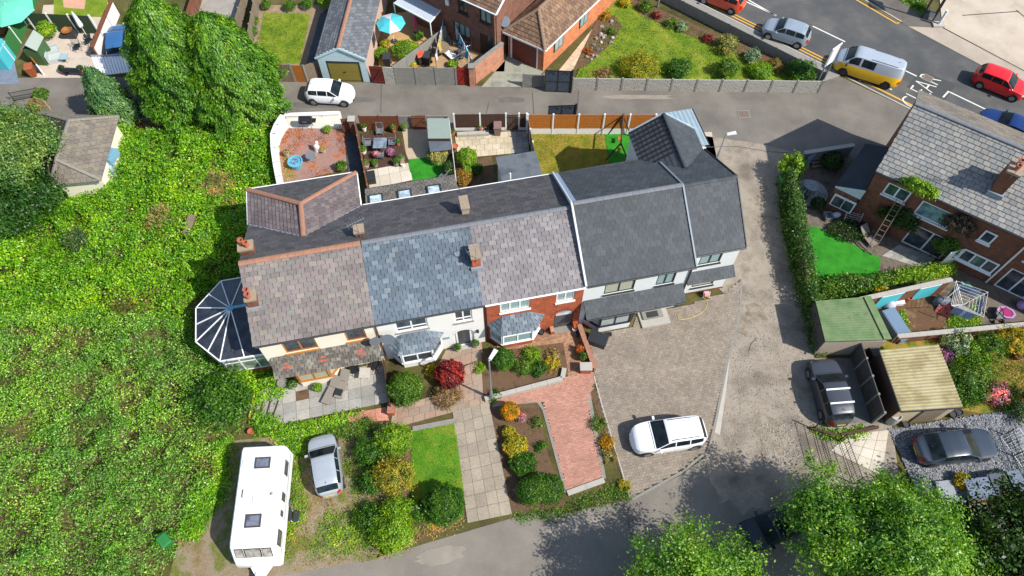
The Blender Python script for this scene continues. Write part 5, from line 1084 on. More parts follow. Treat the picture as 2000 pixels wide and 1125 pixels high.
# ---------------- front garden shrubs
bush('clipped_bush','round clipped dark green bush at the lower end of the front lawn','shrub',868,985,1.12,1.75,L_BOX,15000,.085,group=None)
bush('clipped_bush','clipped green bush with yellowish side by the brick gate pier','shrub',792,760,1.05,1.7,L_SHRUB,13000,.085)
bush('maple_shrub','round red leaved maple shrub in front of the white bay window','shrub',879,731,.9,1.35,L_RED,13000,.09)
bush('clipped_bush','round clipped dark bush in the raised bed by the lamp post','shrub',982,702,.72,1.5,L_BOX,9000,.075)
bush('clipped_bush','golden ball shaped clipped bush beside the red block drive','shrub',996,803,.58,1.1,L_GOLD,8000,.07,rough=.04)
bush('hedge_block','large boxy clipped hedge block at the end of the red drive','shrub',1055,955,1.4,1.3,L_BOX,17000,.085,lobes=[(-.55,-.1,.6,.8,.8,.68),(.5,.0,.6,.85,.85,.7),(0,.1,.65,.85,.8,.68)],rough=.07)
bush('low_shrub','dark green low shrub between golden shrub and hedge block','shrub',1022,905,.78,.8,L_BOX,6000,.085)
bush('yellow_shrub','variegated yellow shrub beside the slab path','shrub',1007,872,.72,.85,L_YELL,6500,.085)
bush('yellow_shrub','small pale yellow shrub beneath the golden ball bush','shrub',994,845,.4,.6,L_YELL,2600,.075)
bush('roses','small pink rose bush next to the golden ball bush','shrub',1018,815,.28,.6,L_PINK,420,.08,shell=.3)
for i,(px,py,r,h,m_,n_,lb) in enumerate([(770,860,.85,1.6,L_LIME,8000,'bright lime shrub at the top of the shrub row'),(770,930,.95,1.6,leafmat('leaf_mixed',[alb(150,176,40),alb(176,180,56),alb(196,160,70),alb(120,160,34)],.35,1),8500,'yellowish shrub tinged with orange in the shrub row'),(775,1000,.75,1.2,L_LIME,6000,'lime green shrub beside the clipped round bush'),(770,1040,1.0,1.5,L_LIME,9000,'bright lime shrub at the lane end of the shrub row'),(722,880,.75,1.1,L_BOX,5500,'dark green shrub beside the silver hatchback'),(728,940,.7,.9,L_BOX,4500,'dark low shrub on the gravel side of the shrub row'),(725,1010,.75,.9,L_BOX,5000,'dark sprawling shrub at the lower gravel edge'),(815,1000,.55,.9,L_BOX,3200,'small dark shrub against the round clipped bush')]):
    bush('shrub',lb,'shrub',px,py,r,h,m_,n_,.1,rough=.25,shell=.55)
for px,py,r,m_,n_,lb in [(1020,715,.55,L_SHRUB,2500,'low leafy plant in the raised bed below the dark bush'),(1050,720,.45,L_BOX,2000,'low dark plant at the raised bed kerb'),(1040,693,.5,L_LIME,1600,'strip of light green ground cover in the raised bed'),(1078,712,.4,L_YELL,900,'yellow green tuft at the raised bed corner'),(1078,693,.35,L_DRY,900,'pale dry grass tuft in the raised bed'),(938,718,.28,L_LIME,900,'small lime plant beside the lamp post'),(966,772,.3,L_BOX,1000,'small green tuft at the foot of the lamp post'),(845,725,.35,L_YELL,1100,'pale variegated plant left of the red maple'),(875,773,.75,leafmat('leaf_heath',[alb(176,120,100),alb(150,140,70),alb(190,150,120)],.3,2),3200,'pinkish heather clump below the red maple'),(1168,826,.4,L_SHRUB,900,'straggly plant in the narrow bed beside the red drive'),(1183,866,.38,L_GOLD,1500,'small dull golden shrub in the narrow drive bed'),(1218,950,.28,L_YELL,700,'small yellow flowering plant at the lane corner'),(1190,890,.4,L_DRY,600,'low heather tuft in the narrow drive bed'),(1048,826,.3,L_SHRUB,500,'sparse seedling in the bare bed'),(1057,872,.25,L_BOX,700,'tiny round bush beside the red drive')]:
    bush('low_plant',lb,'plant',px,py,r,r*.9,m_,n_,.085,stem=False,rough=.25)
thicket('verge_grass','rough grass verge between the drives and the lane','grass',[(1000,1000),(1110,985),(1200,945),(1232,972),(1110,1005),(1010,1020)],3500,L_SHRUB,.03,.16,.11,33,.6,.35)
thicket('lawn_edge_grass','long dry grass around the foot of the clipped bush','grass',[(800,1030),(905,1010),(908,1022),(840,1045),(770,1075),(745,1090)],2200,L_DRY,.03,.2,.12,34,.6,.3)
# ---------------- corner lawn shrubs by the main road
for px,py,r,h,m_,n_,lb in [(1250,132,1.25,1.3,leafmat('leaf_yflower',[alb(96,140,30),alb(206,190,40),alb(120,156,40),alb(226,206,60)],.3,2),9000,'broad shrub covered in yellow flowers behind the low lane wall'),(1325,135,.85,1.1,L_BOX,6000,'smooth round green shrub next to the yellow flowering shrub'),(1421,133,.75,1.3,L_SHRUB,5500,'upright green shrub behind the low lane wall'),(1487,140,.75,.9,L_LIME,5000,'lime green mound behind the low lane wall'),(1566,140,1.0,1.0,L_BOX,6500,'wide dark shrub at the junction end of the low wall'),(1470,110,.5,.9,leafmat('leaf_sage',[alb(140,176,130),alb(164,190,150)],.3,2),3000,'pale sage coloured shrub by the pavement wall'),(1420,88,.75,1.1,leafmat('leaf_spotted',[alb(110,140,50),alb(200,190,110),alb(90,120,40)],.3,2),4500,'speckled cream and green shrub by the pavement wall'),(1512,128,.5,.7,leafmat('leaf_olive',[alb(130,120,50),alb(160,140,60)],.3,2),2500,'olive brown shrub between green mounds'),(1262,13,.5,.7,L_SHRUB,2000,'small green shrub in the long border by the road wall'),(1222,5,.4,.6,L_YELL,1500,'small yellow shrub at the top of the road border'),(1310,45,.4,.6,L_SHRUB,1200,'thin green plant in the road border'),(1332,52,.4,.6,leafmat('leaf_sage',[]),1200,'silvery plant in the road border'),(1283,30,.3,.4,L_RED,800,'small red leaved plant in the road border'),(1382,76,.35,.4,L_RED,900,'low red plant near the road wall'),(1182,32,.35,.4,L_GOLD,900,'golden plant at the top of the rockery'),(1150,100,.3,.35,L_ORAN,500,'orange plant in the rockery'),(1192,62,.3,.4,L_SHRUB,700,'green cushion plant in the rockery'),(1180,145,.6,.4,leafmat('leaf_heath',[]),1500,'brownish heather mound near the black gates')]:
    bush('border_shrub',lb,'shrub',px,py,r,h,m_,n_,.1,rough=.2)
m=MB(); rn=random.Random(3)
ro=thing('rockery_stones','pale stones set along the rockery by the brick garage','stones',G(1165,85))
for px,py in scatter_px([(1165,50),(1205,40),(1195,85),(1145,130),(1122,136)],26,rn):
    s=rn.uniform(.12,.28); obj('stone',MB().obox((0,0,s*.3),(s,s*.8,s*.7),rn.uniform(0,6),rn.uniform(-.4,.4),rn.uniform(-.4,.4)),M_CHIP,ro,loc=G(px,py)-G(1165,85)+Vector((0,0,.03)))
# ================================================================ fences, gates, garden things behind the terrace and across the lane
def fence(name,label,A,B,n,h,style,pm,postm=None,post=.1,base=0,basem=None,cat='fence',stops=None,group=None,ph=.06,skip=()):
    A=Vector((A[0],A[1],0)); B=Vector((B[0],B[1],0)); d=B-A; L=d.length; t=thing(name,label,cat,A,math.atan2(d.y,d.x),group)
    xs=stops if stops else [L*i/n for i in range(n+1)]
    for k,(a,b) in enumerate(zip(xs,xs[1:])):
        if k in skip: continue
        g=post*.5 if postm else .004; x0,x1=a+g,b-g; m=MB()
        if style=='v':
            w=.115; c=max(1,round((x1-x0)/w)); w=(x1-x0)/c; m.box(x0,x1,-.012,.012,base,h-.04)
            for i in range(c): m.box(x0+i*w+.004,x0+(i+1)*w-.004,-.03 if i%2 else -.024,-.0125,base+.01,h-random.random()*.02)
            m.box(x0,x1,.0125,.05,base+.25,base+.33); m.box(x0,x1,.0125,.05,h-.3,h-.22)
        elif style=='h':
            c=max(2,round((h-base)/.13)); w=(h-base)/c; m.box(x0,x1,-.008,.008,base,h-.01)
            for i in range(c): m.box(x0,x1,-.024 if i%2 else -.03,-.0085,base+i*w+.006,base+(i+1)*w-.004)
            for xx in (x0+.03,x1-.09): m.box(xx,xx+.06,-.05,-.031,base,h)
        elif style=='slab':
            c=max(1,round(h/.32)); w=h/c
            for i in range(c): m.box(x0,x1,-.03,.03,i*w+.006,(i+1)*w-.004)
            m.box(x0,x1,-.022,.022,0,h-.01)
        elif style=='block':
            m.box(x0,x1,-.02,.02,0,h); c=max(1,round(h/.17)); w=h/c
            for r in range(c):
                x=x0-(.16 if r%2 else 0)
                while x<x1-.02:
                    xa=max(x,x0); xb=min(x+.31,x1); 
                    if xb-xa>.03: dd=random.uniform(.012,.03); m.box(xa+.006,xb-.006,-.02-dd,-.0195,r*w+.008,(r+1)*w-.008)
                    x+=.32
        elif style=='rail':
            for z in (.12,h*.5,h-.05): m.tube([(x0,0,z),(x1,0,z)],.02,6)
            c=max(2,round((x1-x0)/.12))
            for i in range(1,c): xx=x0+(x1-x0)*i/c; m.tube([(xx,0,.1),(xx,0,h)],.011,5)
        elif style=='brick': m.box(x0,x1,-.11,.11,0,h)
        obj('panel',m,pm,t)
        if base and basem: obj('base_panel',MB().box(x0,x1,-.035,.035,0,base-.004),basem,t)
    if postm:
        for x in xs: obj('post',MB().box(x-post/2,x+post/2,-post/2,post/2,0,h+ph),postm,t)
    if style=='brick':
        k=max(1,round(L/.45)); cm=MB().box(.004,L/k-.004,-.15,.15,0,.07).mesh('coping_stone',postm or M_CONCL)
        for i in range(k): link('coping_stone',cm,t,(i*L/k,0,h))
    return t
def gate(name,label,A,B,h,style,mat,z=0,frame=None):
    A=Vector((A[0],A[1],0)); B=Vector((B[0],B[1],0)); d=B-A; L=d.length; t=thing(name,label,'gate',A,math.atan2(d.y,d.x)); c=max(3,round(L/.12)); w=L/c
    for i in range(c): obj('board',MB().box(i*w+.004,(i+1)*w-.004,-.012,.012,.05,h-random.random()*.03),mat,t)
    m=MB()
    for zz in (.2,h-.2): m.box(.02,L-.02,-.05,-.013,zz-.05,zz+.05)
    obj('ledge',m,frame or mat,t); obj('brace',MB().bar((.08,-.032,.22),(L-.08,-.032,h-.24),.036,.09,(0,1,0)),frame or mat,t)
    obj('latch',MB().box(L-.2,L-.06,-.07,-.052,h*.55,h*.55+.04),M_BLACK,t); return t
def potted(label,px,py,r,h,pm,lm,n,lh=.4,lr=None,size=.09,cat='plant pot',name='potted_plant',z=0):
    c=G(px,py,z); t=thing(name,label,cat,c,0)
    obj('pot',MB().lathe([(r*.72,0),(r*.95,h*.85),(r*1.08,h*.87),(r*1.08,h),(r*.92,h),(r*.86,h*.8),(0,h*.8)],(0,0,0),14),pm,t,smooth=35)
    if n:
        q=lr or r*1.2; P,D=crownpts([(0,0,h*.85+lh*.45,q,q,lh*.6)],n,.6,.5,.25); link('foliage',leafmesh('foliage',P,D,lm,size),t)
    return t
def wheelie(label,px,py,rz,mat,name='wheelie_bin',lidm=None):
    c=G(px,py); t=thing(name,label,'bin',c,rz)
    m=MB(); lo=[(-.2,-.22),(.2,-.22),(.2,.24),(-.2,.24)]; hi=[(-.28,-.3),(.28,-.3),(.28,.34),(-.28,.34)]
    m.add([(x,y,.08) for x,y in lo]+[(x,y,.95) for x,y in hi],[(3,2,1,0),(4,5,6,7)]+[(i,(i+1)%4,4+(i+1)%4,4+i) for i in range(4)]); obj('body',m,mat,t)
    l=MB(); l.add([(-.3,-.34,.955),(.3,-.34,.955),(.3,.36,.955),(-.3,.36,.955),(-.26,-.28,1.04),(.26,-.28,1.04),(.27,.3,1.06),(-.27,.3,1.06)],[(3,2,1,0),(4,5,6,7),(0,1,5,4),(1,2,6,5),(2,3,7,6),(3,0,4,7)]); obj('lid',l,lidm or mat,t)
    obj('handle',MB().tube([(-.25,.4,.95),(.25,.4,.95)],.02,6),mat,t)
    for s in (-1,1): obj('wheel',MB().tube([(s*.2,.26,.1),(s*.27,.26,.1)],.1,12),M_TYRE,t)
    return t
def chair(label,px,py,rz,mat,group=None,seatm=None,z=0,slats=5):
    c=G(px,py,z+.4); t=thing('garden_chair',label,'chair',(c.x,c.y,z),rz,group); 
    obj('seat',MB().box(-.24,.24,-.24,.24,.4,.44),seatm or mat,t); f=MB(); f.tube([(-.24,-.24,.42),(-.26,-.34,.95),(.26,-.34,.95),(.24,-.24,.42)],.02,6)
    for i in range(slats): x=-.18+.36*i/(slats-1); f.tube([(x,-.25,.45),(x,-.33,.94)],.012,5)
    obj('backrest',f,mat,t)
    for x in (-.23,.23):
        for y in (-.23,.23): obj('leg',MB().tube([(x,y,0),(x,y,.42)],.017,5),mat,t)
        obj('armrest',MB().tube([(x*1.1,.22,.42),(x*1.1,.2,.64),(x*1.1,-.3,.64)],.017,5),mat,t)
    return t
def rtable(label,px,py,r,h,mat,topm=None,square=False):
    c=G(px,py,h); t=thing('garden_table',label,'table',(c.x,c.y,0)); 
    obj('table_top',MB().box(-r,r,-r,r,h-.03,h) if square else MB().lathe([(0,h-.03),(r,h-.03),(r,h),(0,h)],(0,0,0),20),topm or mat,t)
    for a in (.8,2.37,3.94,5.5): obj('leg',MB().tube([(r*.9*math.cos(a),r*.9*math.sin(a),0),(r*.75*math.cos(a),r*.75*math.sin(a),h-.03)],.018,6),mat,t)
    return t
def parasol(label,px,py,r,h,mats,closed=False,base=None,tilt=(0,0)):
    c=G(px,py,h) if base is None else G(*base); t=thing('parasol',label,'parasol',(c.x,c.y,0)); obj('pole',MB().tube([(0,0,0),(0,0,h+.1)],.025,7),M_UPVC,t); obj('base',MB().lathe([(.28,0),(.26,.08),(.05,.12)],(0,0,0),14),M_DARKP,t)
    if closed:
        m=MB(); ring=lambda rr,z:[(rr*(1+.25*(i%2))*math.cos(i*.524),rr*(1+.25*(i%2))*math.sin(i*.524),z) for i in range(12)]
        R3=[ring(.03,h+.1),ring(.1,h-.3),ring(.17,h-1.2),ring(.14,h-1.35)]; m.v=[p for q in R3 for p in q]; m.f=[(i*12+j,i*12+(j+1)%12,(i+1)*12+(j+1)%12,(i+1)*12+j) for i in range(3) for j in range(12)]; m.mi=[0]*len(m.f); obj('canopy',m,mats[0],t,rot=(tilt[0],tilt[1],0)); return t
    n=8
    for i in range(n):
        a,b=6.283*i/n,6.283*(i+1)/n; m=MB(); p=[(0,0,h),(r*math.cos(a),r*math.sin(a),h-.42*r/1.3),(r*math.cos(b),r*math.sin(b),h-.42*r/1.3)]
        mid=[(r*.5*math.cos(a),r*.5*math.sin(a),h-.14),(r*.5*math.cos(b),r*.5*math.sin(b),h-.14)]
        m.add([p[0],mid[0],mid[1],p[1],p[2]],[(0,1,2),(1,3,4,2)]); obj('canopy_panel',m,mats[i%len(mats)],t,rot=(tilt[0],tilt[1],0))
    return t
# ---- back boundary of the terrace gardens
def TP(px,py,h): p=G(px,py,h); return (p.x,p.y)
F1h=2.05
fence('timber_fence','orange brown board fence with white concrete posts behind the swing lawn',TP(1031,224,F1h),TP(1282,224,F1h),5,F1h,'h',M_WOODO,M_WHITEP,.12,.62,M_WHITEP)
fence('timber_fence','dark brown board fence with white posts behind the sand slab patio',TP(886,223,1.7),TP(988,222,1.7),2,1.7,'v',M_WOODD,M_WHITEP,.11,.28,M_WHITEP)
gate('timber_gate','dark brown ledged gate between white posts behind the patio bin',TP(990,224,1.65),TP(1012,224,1.65),1.65,'v',M_WOODD)
fence('timber_fence','short dark fence panel between the patio gate and side fence',TP(1014,222,1.7),TP(1029,222,1.7),1,1.7,'v',M_WOODD,M_WHITEP,.11,.28,M_WHITEP)
fence('timber_fence','side fence of dark boards between sand patio and swing lawn',TP(1031,226,1.7),TP(1046,300,1.7),3,1.6,'v',M_WOODG,M_WHITEP,.1)
fence('wire_fence','thin pale rail fence between fake lawn and sand patio',TP(876,224,1.5),TP(893,372,1.2),4,1.15,'rail',M_WHITEP,M_WHITEP,.07)
fence('garden_wall','low rubble and concrete back wall beside the grey topped shed',TP(776,226,1.3),TP(802,226,1.3),1,1.3,'block',M_CONCP)
gate('timber_gate','brown ledged gate beside the grey topped shed',TP(802,226,1.5),TP(830,225,1.5),1.5,'v',M_WOODR)
fence('garden_wall','low rubble wall behind the grey topped shed',TP(831,226,1.1),TP(875,226,1.1),2,1.1,'block',M_CONCP)
fence('timber_fence','red brown close board fence behind the metal dining set',TP(700,226,1.5),TP(776,226,1.5),2,1.5,'v',M_WOODR,M_WOODR,.09)
fence('timber_fence','weathered side fence between the wet path and dark deck',TP(692,240,1.5),TP(722,388,1.3),6,1.4,'v',M_WOODR,M_WOODG,.09)
gate('timber_gate','red brown framed gate at the lane end of the wet path',TP(664,232,1.6),TP(692,230,1.6),1.6,'v',M_WOODR)
t=thing('gate_pier','brick gate pier beside the framed gate','pier',G(694,262)); obj('shaft',MB().box(-.2,.2,-.2,.2,0,1.6),M_BRICKO,t); obj('cap',MB().box(-.26,.26,-.26,.26,1.6,1.68),M_CONCL,t)
# white curved wall of the first garden
cw_=[TP(x,y,1.25) for x,y in ((552,226),(540,244),(533,262),(534,290),(538,318),(543,345),(548,368))]
t=thing('garden_wall','white rendered curved wall between the brambles and red patio','wall',(*cw_[0],0))
for a,b in zip(cw_,cw_[1:]):
    A=Vector((*a,0))-Vector((*cw_[0],0)); B=Vector((*b,0))-Vector((*cw_[0],0)); d=(B-A).normalized()*.02; obj('wall_section',MB().bar(A-d+Vector((0,0,.62)),B+d+Vector((0,0,.62)),.24,1.25),M_WHITE,t); obj('coping',MB().bar(A-d+Vector((0,0,1.28)),B+d+Vector((0,0,1.28)),.36,.08),M_WHITEP,t)
fence('garden_wall','white rendered wall at the lane side of the red patio',TP(556,224,.35),TP(662,220,.35),3,.3,'brick',M_WHITE,M_WHITEP)
# red patio things
M_BLPOT=plain('blue_glaze',alb(110,190,220),.35,var=.1)
potted('large pale blue glazed pot on the red patio',580,325,.5,.6,M_BLPOT,L_RED,60,.2,.35)
rtable('small round mesh table on the red patio',606,303,.36,.65,M_STEEL,M_STEEL)
c=G(602,250); t=thing('barbecue','black drum barbecue on legs before the white wall','barbecue',(c.x,c.y,0)); m=MB(); m.tube([(-.45,0,.85),(.45,0,.85)],.3,14); obj('drum',m,M_BLACK,t,smooth=40); obj('side_shelf',MB().box(.47,.75,-.2,.2,.8,.84),M_BLACK,t); obj('handle',MB().tube([(-.15,-.32,.98),(.15,-.32,.98)],.02,6),M_STEEL,t)
for x in (-.35,.35):
    for y in (-.22,.22): obj('leg',MB().tube([(x,y,0),(x*.9,y*.7,.7)],.02,5),plain('rust',alb(120,70,55),.8),t)
c=G(621,295); t=thing('garden_statue','white reclining garden statue on the red patio','statue',(c.x,c.y,0)); m=MB(); m.lathe([(.22,0),(.24,.1),(.16,.3),(.2,.5),(.12,.7),(0,.75)],(0,0,0),12,sx=1.1,sy=.8).lathe([(.0,.62),(.11,.7),(.12,.82),(.08,.92),(0,.95)],(.06,.1,0),12); obj('figure',m,M_WHITEP,t,smooth=50)
potted('round stone planter beside the white statue',632,297,.22,.3,M_CONCL,L_DRY,200,.25)
potted('buff stone urn near the white curved wall',562,305,.2,.45,M_CONCL,L_DRY,300,.25)
potted('bright green shrub in the corner of the red patio',669,332,.2,.2,M_TERRA,L_SHRUB,1500,.6,.4,.1)
potted('lime plant at the edge of the white terrace',642,258,.2,.15,M_TERRA,L_LIME,600,.4,.35)
for i,(pl,n_,mm,lb) in enumerate([([(548,255),(590,250),(600,275),(575,300),(552,310)],1500,L_ORAN,'rusty dry weeds below the white curved wall'),([(550,310),(568,305),(575,350),(556,358)],900,L_YELL,'yellow weeds along the white curved wall'),([(600,262),(640,258),(650,290),(610,295)],500,L_ORAN,'thin rusty weeds in the middle of the red patio'),([(655,250),(672,250),(677,300),(664,300)],700,L_ORAN,'rusty weeds at the edge of the wet path'),([(580,335),(640,325),(660,335),(600,355)],300,L_ORAN,'sparse red weeds near the hipped wing roof')]):
    thicket('dry_weeds',lb,'weeds',pl,n_,mm,.02,.16,.1,90+i,.7,.3)
# deck with the dining set
dq=[TP(706,262,0),TP(778,262,0),TP(800,318,0),TP(714,334,0)]
dk=struct(link('timber_deck',None,None,(*dq[0],0))); A,B,C_,D=[Vector((*p,0)) for p in dq]
for i in range(22):
    a,b=i/22,(i+1)/22; q=[A.lerp(B,a),A.lerp(B,b),D.lerp(C_,b),D.lerp(C_,a)]; q=[p+(q[(k+1)%4]-p)*(.03 if k in(0,2) else 0) for k,p in enumerate(q)]; obj('deck_board',MB().prism([(p.x-A.x,p.y-A.y) for p in q],.03,.1+random.uniform(0,.004)),M_WOODD,dk)
tt=rtable('square glass topped metal dining table on the dark deck',742,279,.48,.75,M_STEEL,glassmat('table_glass',(.16,.2,.25,1),.08),True)
for px,py,rz,lb in ((742,256,R(180),'metal dining chair at the fence side of the glass table'),(743,303,0,'metal dining chair at the house side of the glass table'),(719,280,R(-90),'metal dining chair on the path side of the glass table'),(765,278,R(90),'metal dining chair on the shed side of the glass table')): chair(lb,px,py,rz+TF.a*.3,M_STEEL)
for px,py,r,pm,lm,n_,lb in ((712,255,.18,M_WHITEP,L_SHRUB,700,'leafy plant in white pot at the deck back corner'),(769,258,.18,M_TERRA,L_SHRUB,800,'leafy plant in pot at the fence corner of the deck'),(711,300,.22,M_WHITEP,L_LIME,1100,'lime leaved plant in white pot at the deck edge'),(716,327,.24,plain('pink_pot',alb(206,176,170),.7),L_SHRUB,250,'small plant in pinkish pot on the pale patio'),(734,326,.2,M_CONCP,L_BOX,500,'dark bushy plant in pot on the pale patio'),(736,310,.2,M_DARKP,L_PINK,300,'magenta flowers in a dark pot on the deck'),(765,306,.25,M_DARKP,L_PURP,400,'purple white flowers in a dark pot on the deck'),(784,316,.24,M_CONCL,L_SHRUB,300,'plant in large stone pot at the deck corner'),(775,324,.2,M_CONCP,L_SHRUB,350,'plant in grey pot beside the large stone pot'),(787,325,.16,M_WHITEP,L_DRY,100,'small white pot at the patio corner'),(778,285,.16,M_TERRA,L_SHRUB,600,'wispy plant along the deck side')): potted(lb,px,py,r,.38,pm,lm,n_)
c=G(726,352); t=thing('storage_box','dark grey storage box on the pale patio','box',(c.x,c.y,0),TF.a); obj('body',MB().box(-.35,.3,-.4,.4,0,.5),M_DARKF,t); obj('lid',MB().box(-.37,.32,-.42,.42,.5,.55),M_DARKF,t)
# shed and shrubs of the third garden
q=[G(834,231,2.0),G(877,231,2.0),G(880,270,2.0),G(836,270,2.0)]; c=sum(q,Vector())/4; t=thing('garden_shed','garden shed with flat grey felt roof and dark lean to','shed',(c.x,c.y,0))
obj('roof',MB().slab([p-Vector((c.x,c.y,0)) for p in q],.08),plain('felt_green_grey',alb(150,164,156),.85,var=.1),t); obj('wall',MB().prism([((p.x-c.x)*.94,(p.y-c.y)*.94) for p in q],0,1.91),M_WOODD,t)
q2=[G(836,271,1.7),G(880,271,1.7),G(882,292,1.3),G(840,297,1.3)]; obj('lean_to_roof',MB().slab([p-Vector((c.x,c.y,0)) for p in q2],.05),plain('ribbed_dark',alb(88,98,110),.6),t)
bush('garden_shrub','variegated cream shrub beside the shed and fake lawn','shrub',854,302,.75,1.1,leafmat('leaf_cream',[alb(170,176,100),alb(200,196,130),alb(130,150,70)],.3,2),4500,.1)
bush('garden_shrub','dark climbing shrub against the thin rail fence','shrub',876,330,.45,1.2,L_DARK,3000,.1)
chair('small pale chair on the fake lawn by the lean to roof',865,345,R(60),M_STEEL)
potted('small shrub in pot by the back gate',790,255,.18,.3,M_CONCP,L_SHRUB,400)
# sand patio things
bush('garden_shrub','round bright green shrub on the sand slab patio','shrub',912,308,.72,1.4,L_LIME,6500,.085)
bush('garden_shrub','orange tinted shrub at the patio corner','shrub',905,345,.7,.8,leafmat('leaf_orange_mix',[alb(196,140,60),alb(150,150,50),alb(206,120,60)],.3,2),3500,.09)
bush('garden_shrub','yellow green shrub beside the orange shrub','shrub',912,335,.35,.9,L_LIME,1800,.09); bush('garden_shrub','dark low shrub in the back bed','shrub',930,330,.5,.6,L_BOX,2200,.09)
wheelie('mauve wheelie bin beside the dark gate on the sand patio',972,262,0,plain('bin_mauve',alb(148,116,112),.6))
potted('red terracotta trough by the thin rail fence',889,290,.22,.3,M_TERRA,L_DRY,0)
for px,py,lb in ((950,252,'terracotta pot stack by the dark fence'),(937,254,'small terracotta pot with seedling by the dark fence'),(960,258,'dark round pot beside the mauve bin'),(884,264,'timber planter with herbs by the rail fence')): potted(lb,px,py,.2,.4,M_DARKP if 'dark round' in lb else M_TERRA,L_SHRUB,150 if 'seed' in lb or 'herb' in lb else 0,.25)
edging('raised_bed_wall',[(893,266),(955,263)],.3,.3,M_CONCL)
# swing set
a=G(1210,238,2.0); 
t=thing('swing_set','dark timber swing frame on the fake turf','swing',(*G(1208,290).xy,0),R(-8)); fr=[]
for y in (-1.25,1.25):
    for s in (-1,1): obj('leg',MB().tube([(s*.85,y,0),(0,y,2.05)],.05,7),M_WOODD,t)
obj('crossbeam',MB().tube([(0,-1.45,2.05),(0,1.45,2.05)],.055,8),M_WOODD,t)
for y in (-.55,.5):
    s_=obj('swing_seat',MB().box(-.12,.12,y-.22,y+.22,.5,.54),M_WOODO,t)
    for e in (-.2,.2): obj('rope',MB().tube([(0,y+e,.53),(0,y+e,2.04)],.012,5),plain('rope',alb(196,176,120),.9),s_)
c=G(1093,250,1.0)
# black steel gates standing open on the lane
for (A,B,h,lb) in (((1063,179),(1113,181),2.2,'tall black sheet steel gate open against the lane wall'),((1069,246),(1120,244),2.1,'black sheet steel gate standing open behind the orange fence')):
    P0=G(*A); P1=G(*B); d=P1-P0; L=d.length; t=thing('steel_gate',lb,'gate',P0,math.atan2(d.y,d.x)); f=MB()
    for x in (0.03,L*.5,L-.03): f.box(x-.03,x+.03,-.03,.03,.05,h)
    for z in (.1,h*.5,h-.03): f.box(0,L,-.029,.029,z-.03,z+.03)
    obj('frame',f,M_BLACK,t)
    for x0,x1 in ((.06,L*.5-.03),(L*.5+.03,L-.06)): obj('sheet',MB().box(x0,x1,-.012,.012,.12,h-.06),plain('gate_sheet',alb(86,98,112),.45,var=.35,scale=4,metal=.3),t)
    m=MB(); m.box(L-.02,L+.12,-.06,.06,0,h+.1); obj('post',m,M_BLACK,t)
    for x in (L*.25,L*.75):
        m=MB(); m.tube([(x+.22*math.cos(i*.35),-.04,h-.35+.22*math.sin(i*.35)) for i in range(10)],.015,5); obj('scroll',m,M_BLACK,t)
# ================================================================ across the lane
fence('timber_fence','weathered board fence with one new orange panel along the lane',G(522,158),G(576,159),2,1.75,'v',M_WOODG,M_CONCP,.1); fence('timber_fence','new orange board panel in the lane fence',G(578,159),G(601,160),1,1.7,'v',M_WOODO,M_CONCP,.1); fence('timber_fence','grey angled fence panel beside the pale blue garage',G(602,160),G(628,150),1,1.7,'v',M_WOODG,M_CONCP,.1)
# pale blue garage
g0=G(634,157); g1=G(722,160); d=g1-g0; gw=d.length; ga=math.atan2(d.y,d.x); GF=Frame(g0.x,g0.y,ga)
t=thing('garage','pale blue boarded garage with slate roof and olive up and over door','garage',g0,ga); gh=2.35; gl=9.0; ap=3.35
k=-.95   # building runs back at an angle: offset of the rear along x per length
sk=GF.at(688,0,ap).x-GF.at(665,88,ap).x; dy=GF.at(688,0,ap).y-GF.at(665,88,ap).y; kx=sk/dy
def gp(x,y,z): return (x+kx*y,y,z)
m=MB(); dx0,dx1,dz=.5,gw-.45,1.95
m.poly([gp(0,0,0),gp(dx0,0,0),gp(dx0,0,dz),gp(0,0,dz)]); m.poly([gp(dx1,0,0),gp(gw,0,0),gp(gw,0,dz),gp(dx1,0,dz)])
obj('front_wall',m,M_GREYR,t)
cl_=plain('pale_blue_boards',alb(196,222,228),.6,var=.06); z=.03; c=0
while z<ap-.1:
    zt_=min(z+.155,ap-.05); hw2=gw/2 if z<gh else gw/2*(ap-z)/(ap-gh)
    segs=[(gw/2-hw2-.05,gw/2+hw2+.05)] if z>=dz-.01 else [(-.04,dx0),(dx1,gw+.04)]
    for a,b in segs:
        if b-a>.1: obj('cladding_board',MB().box(a,b,-.045,-.004,z,zt_-.012),cl_,t)
    z+=.155
M_ODOOR=plain('olive_door',alb(150,136,62),.5,var=.08)
dr=obj('garage_door',MB().box(dx0+.06,dx1-.06,.05,.09,.02,dz-.04),M_ODOOR,t)
for i in range(4): obj('door_panel',MB().box(dx0+.1,dx1-.1,.03,.0495,.08+i*.46,.5+i*.46),M_ODOOR,dr)
obj('door_frame',MB().box(dx0,dx0+.06,-.03,.1,0,dz).box(dx1-.06,dx1,-.03,.1,0,dz).box(dx0,dx1,-.03,.1,dz-.06,dz),M_DARKF,t); obj('door_handle',MB().box(gw/2-.08,gw/2+.08,-.02,.03,.9,.95),M_BLACK,t)
m=MB()
for x in (0,gw): m.poly([gp(x,.0,0),gp(x,gl,0),gp(x,gl,gh),gp(x,.0,gh)])
obj('side_wall',m,plain('pink_render',alb(220,188,168),.9,var=.1),t)
obj('side_window',MB().box(gw+.0+kx*3.2,gw+kx*3.2+.05,2.7,3.6,.9,1.8),M_GLASS,t)
M_GSL=pieces('garage_slate',[alb(112,116,122),alb(126,130,134),alb(102,106,112)],.8,.2,soft=True)
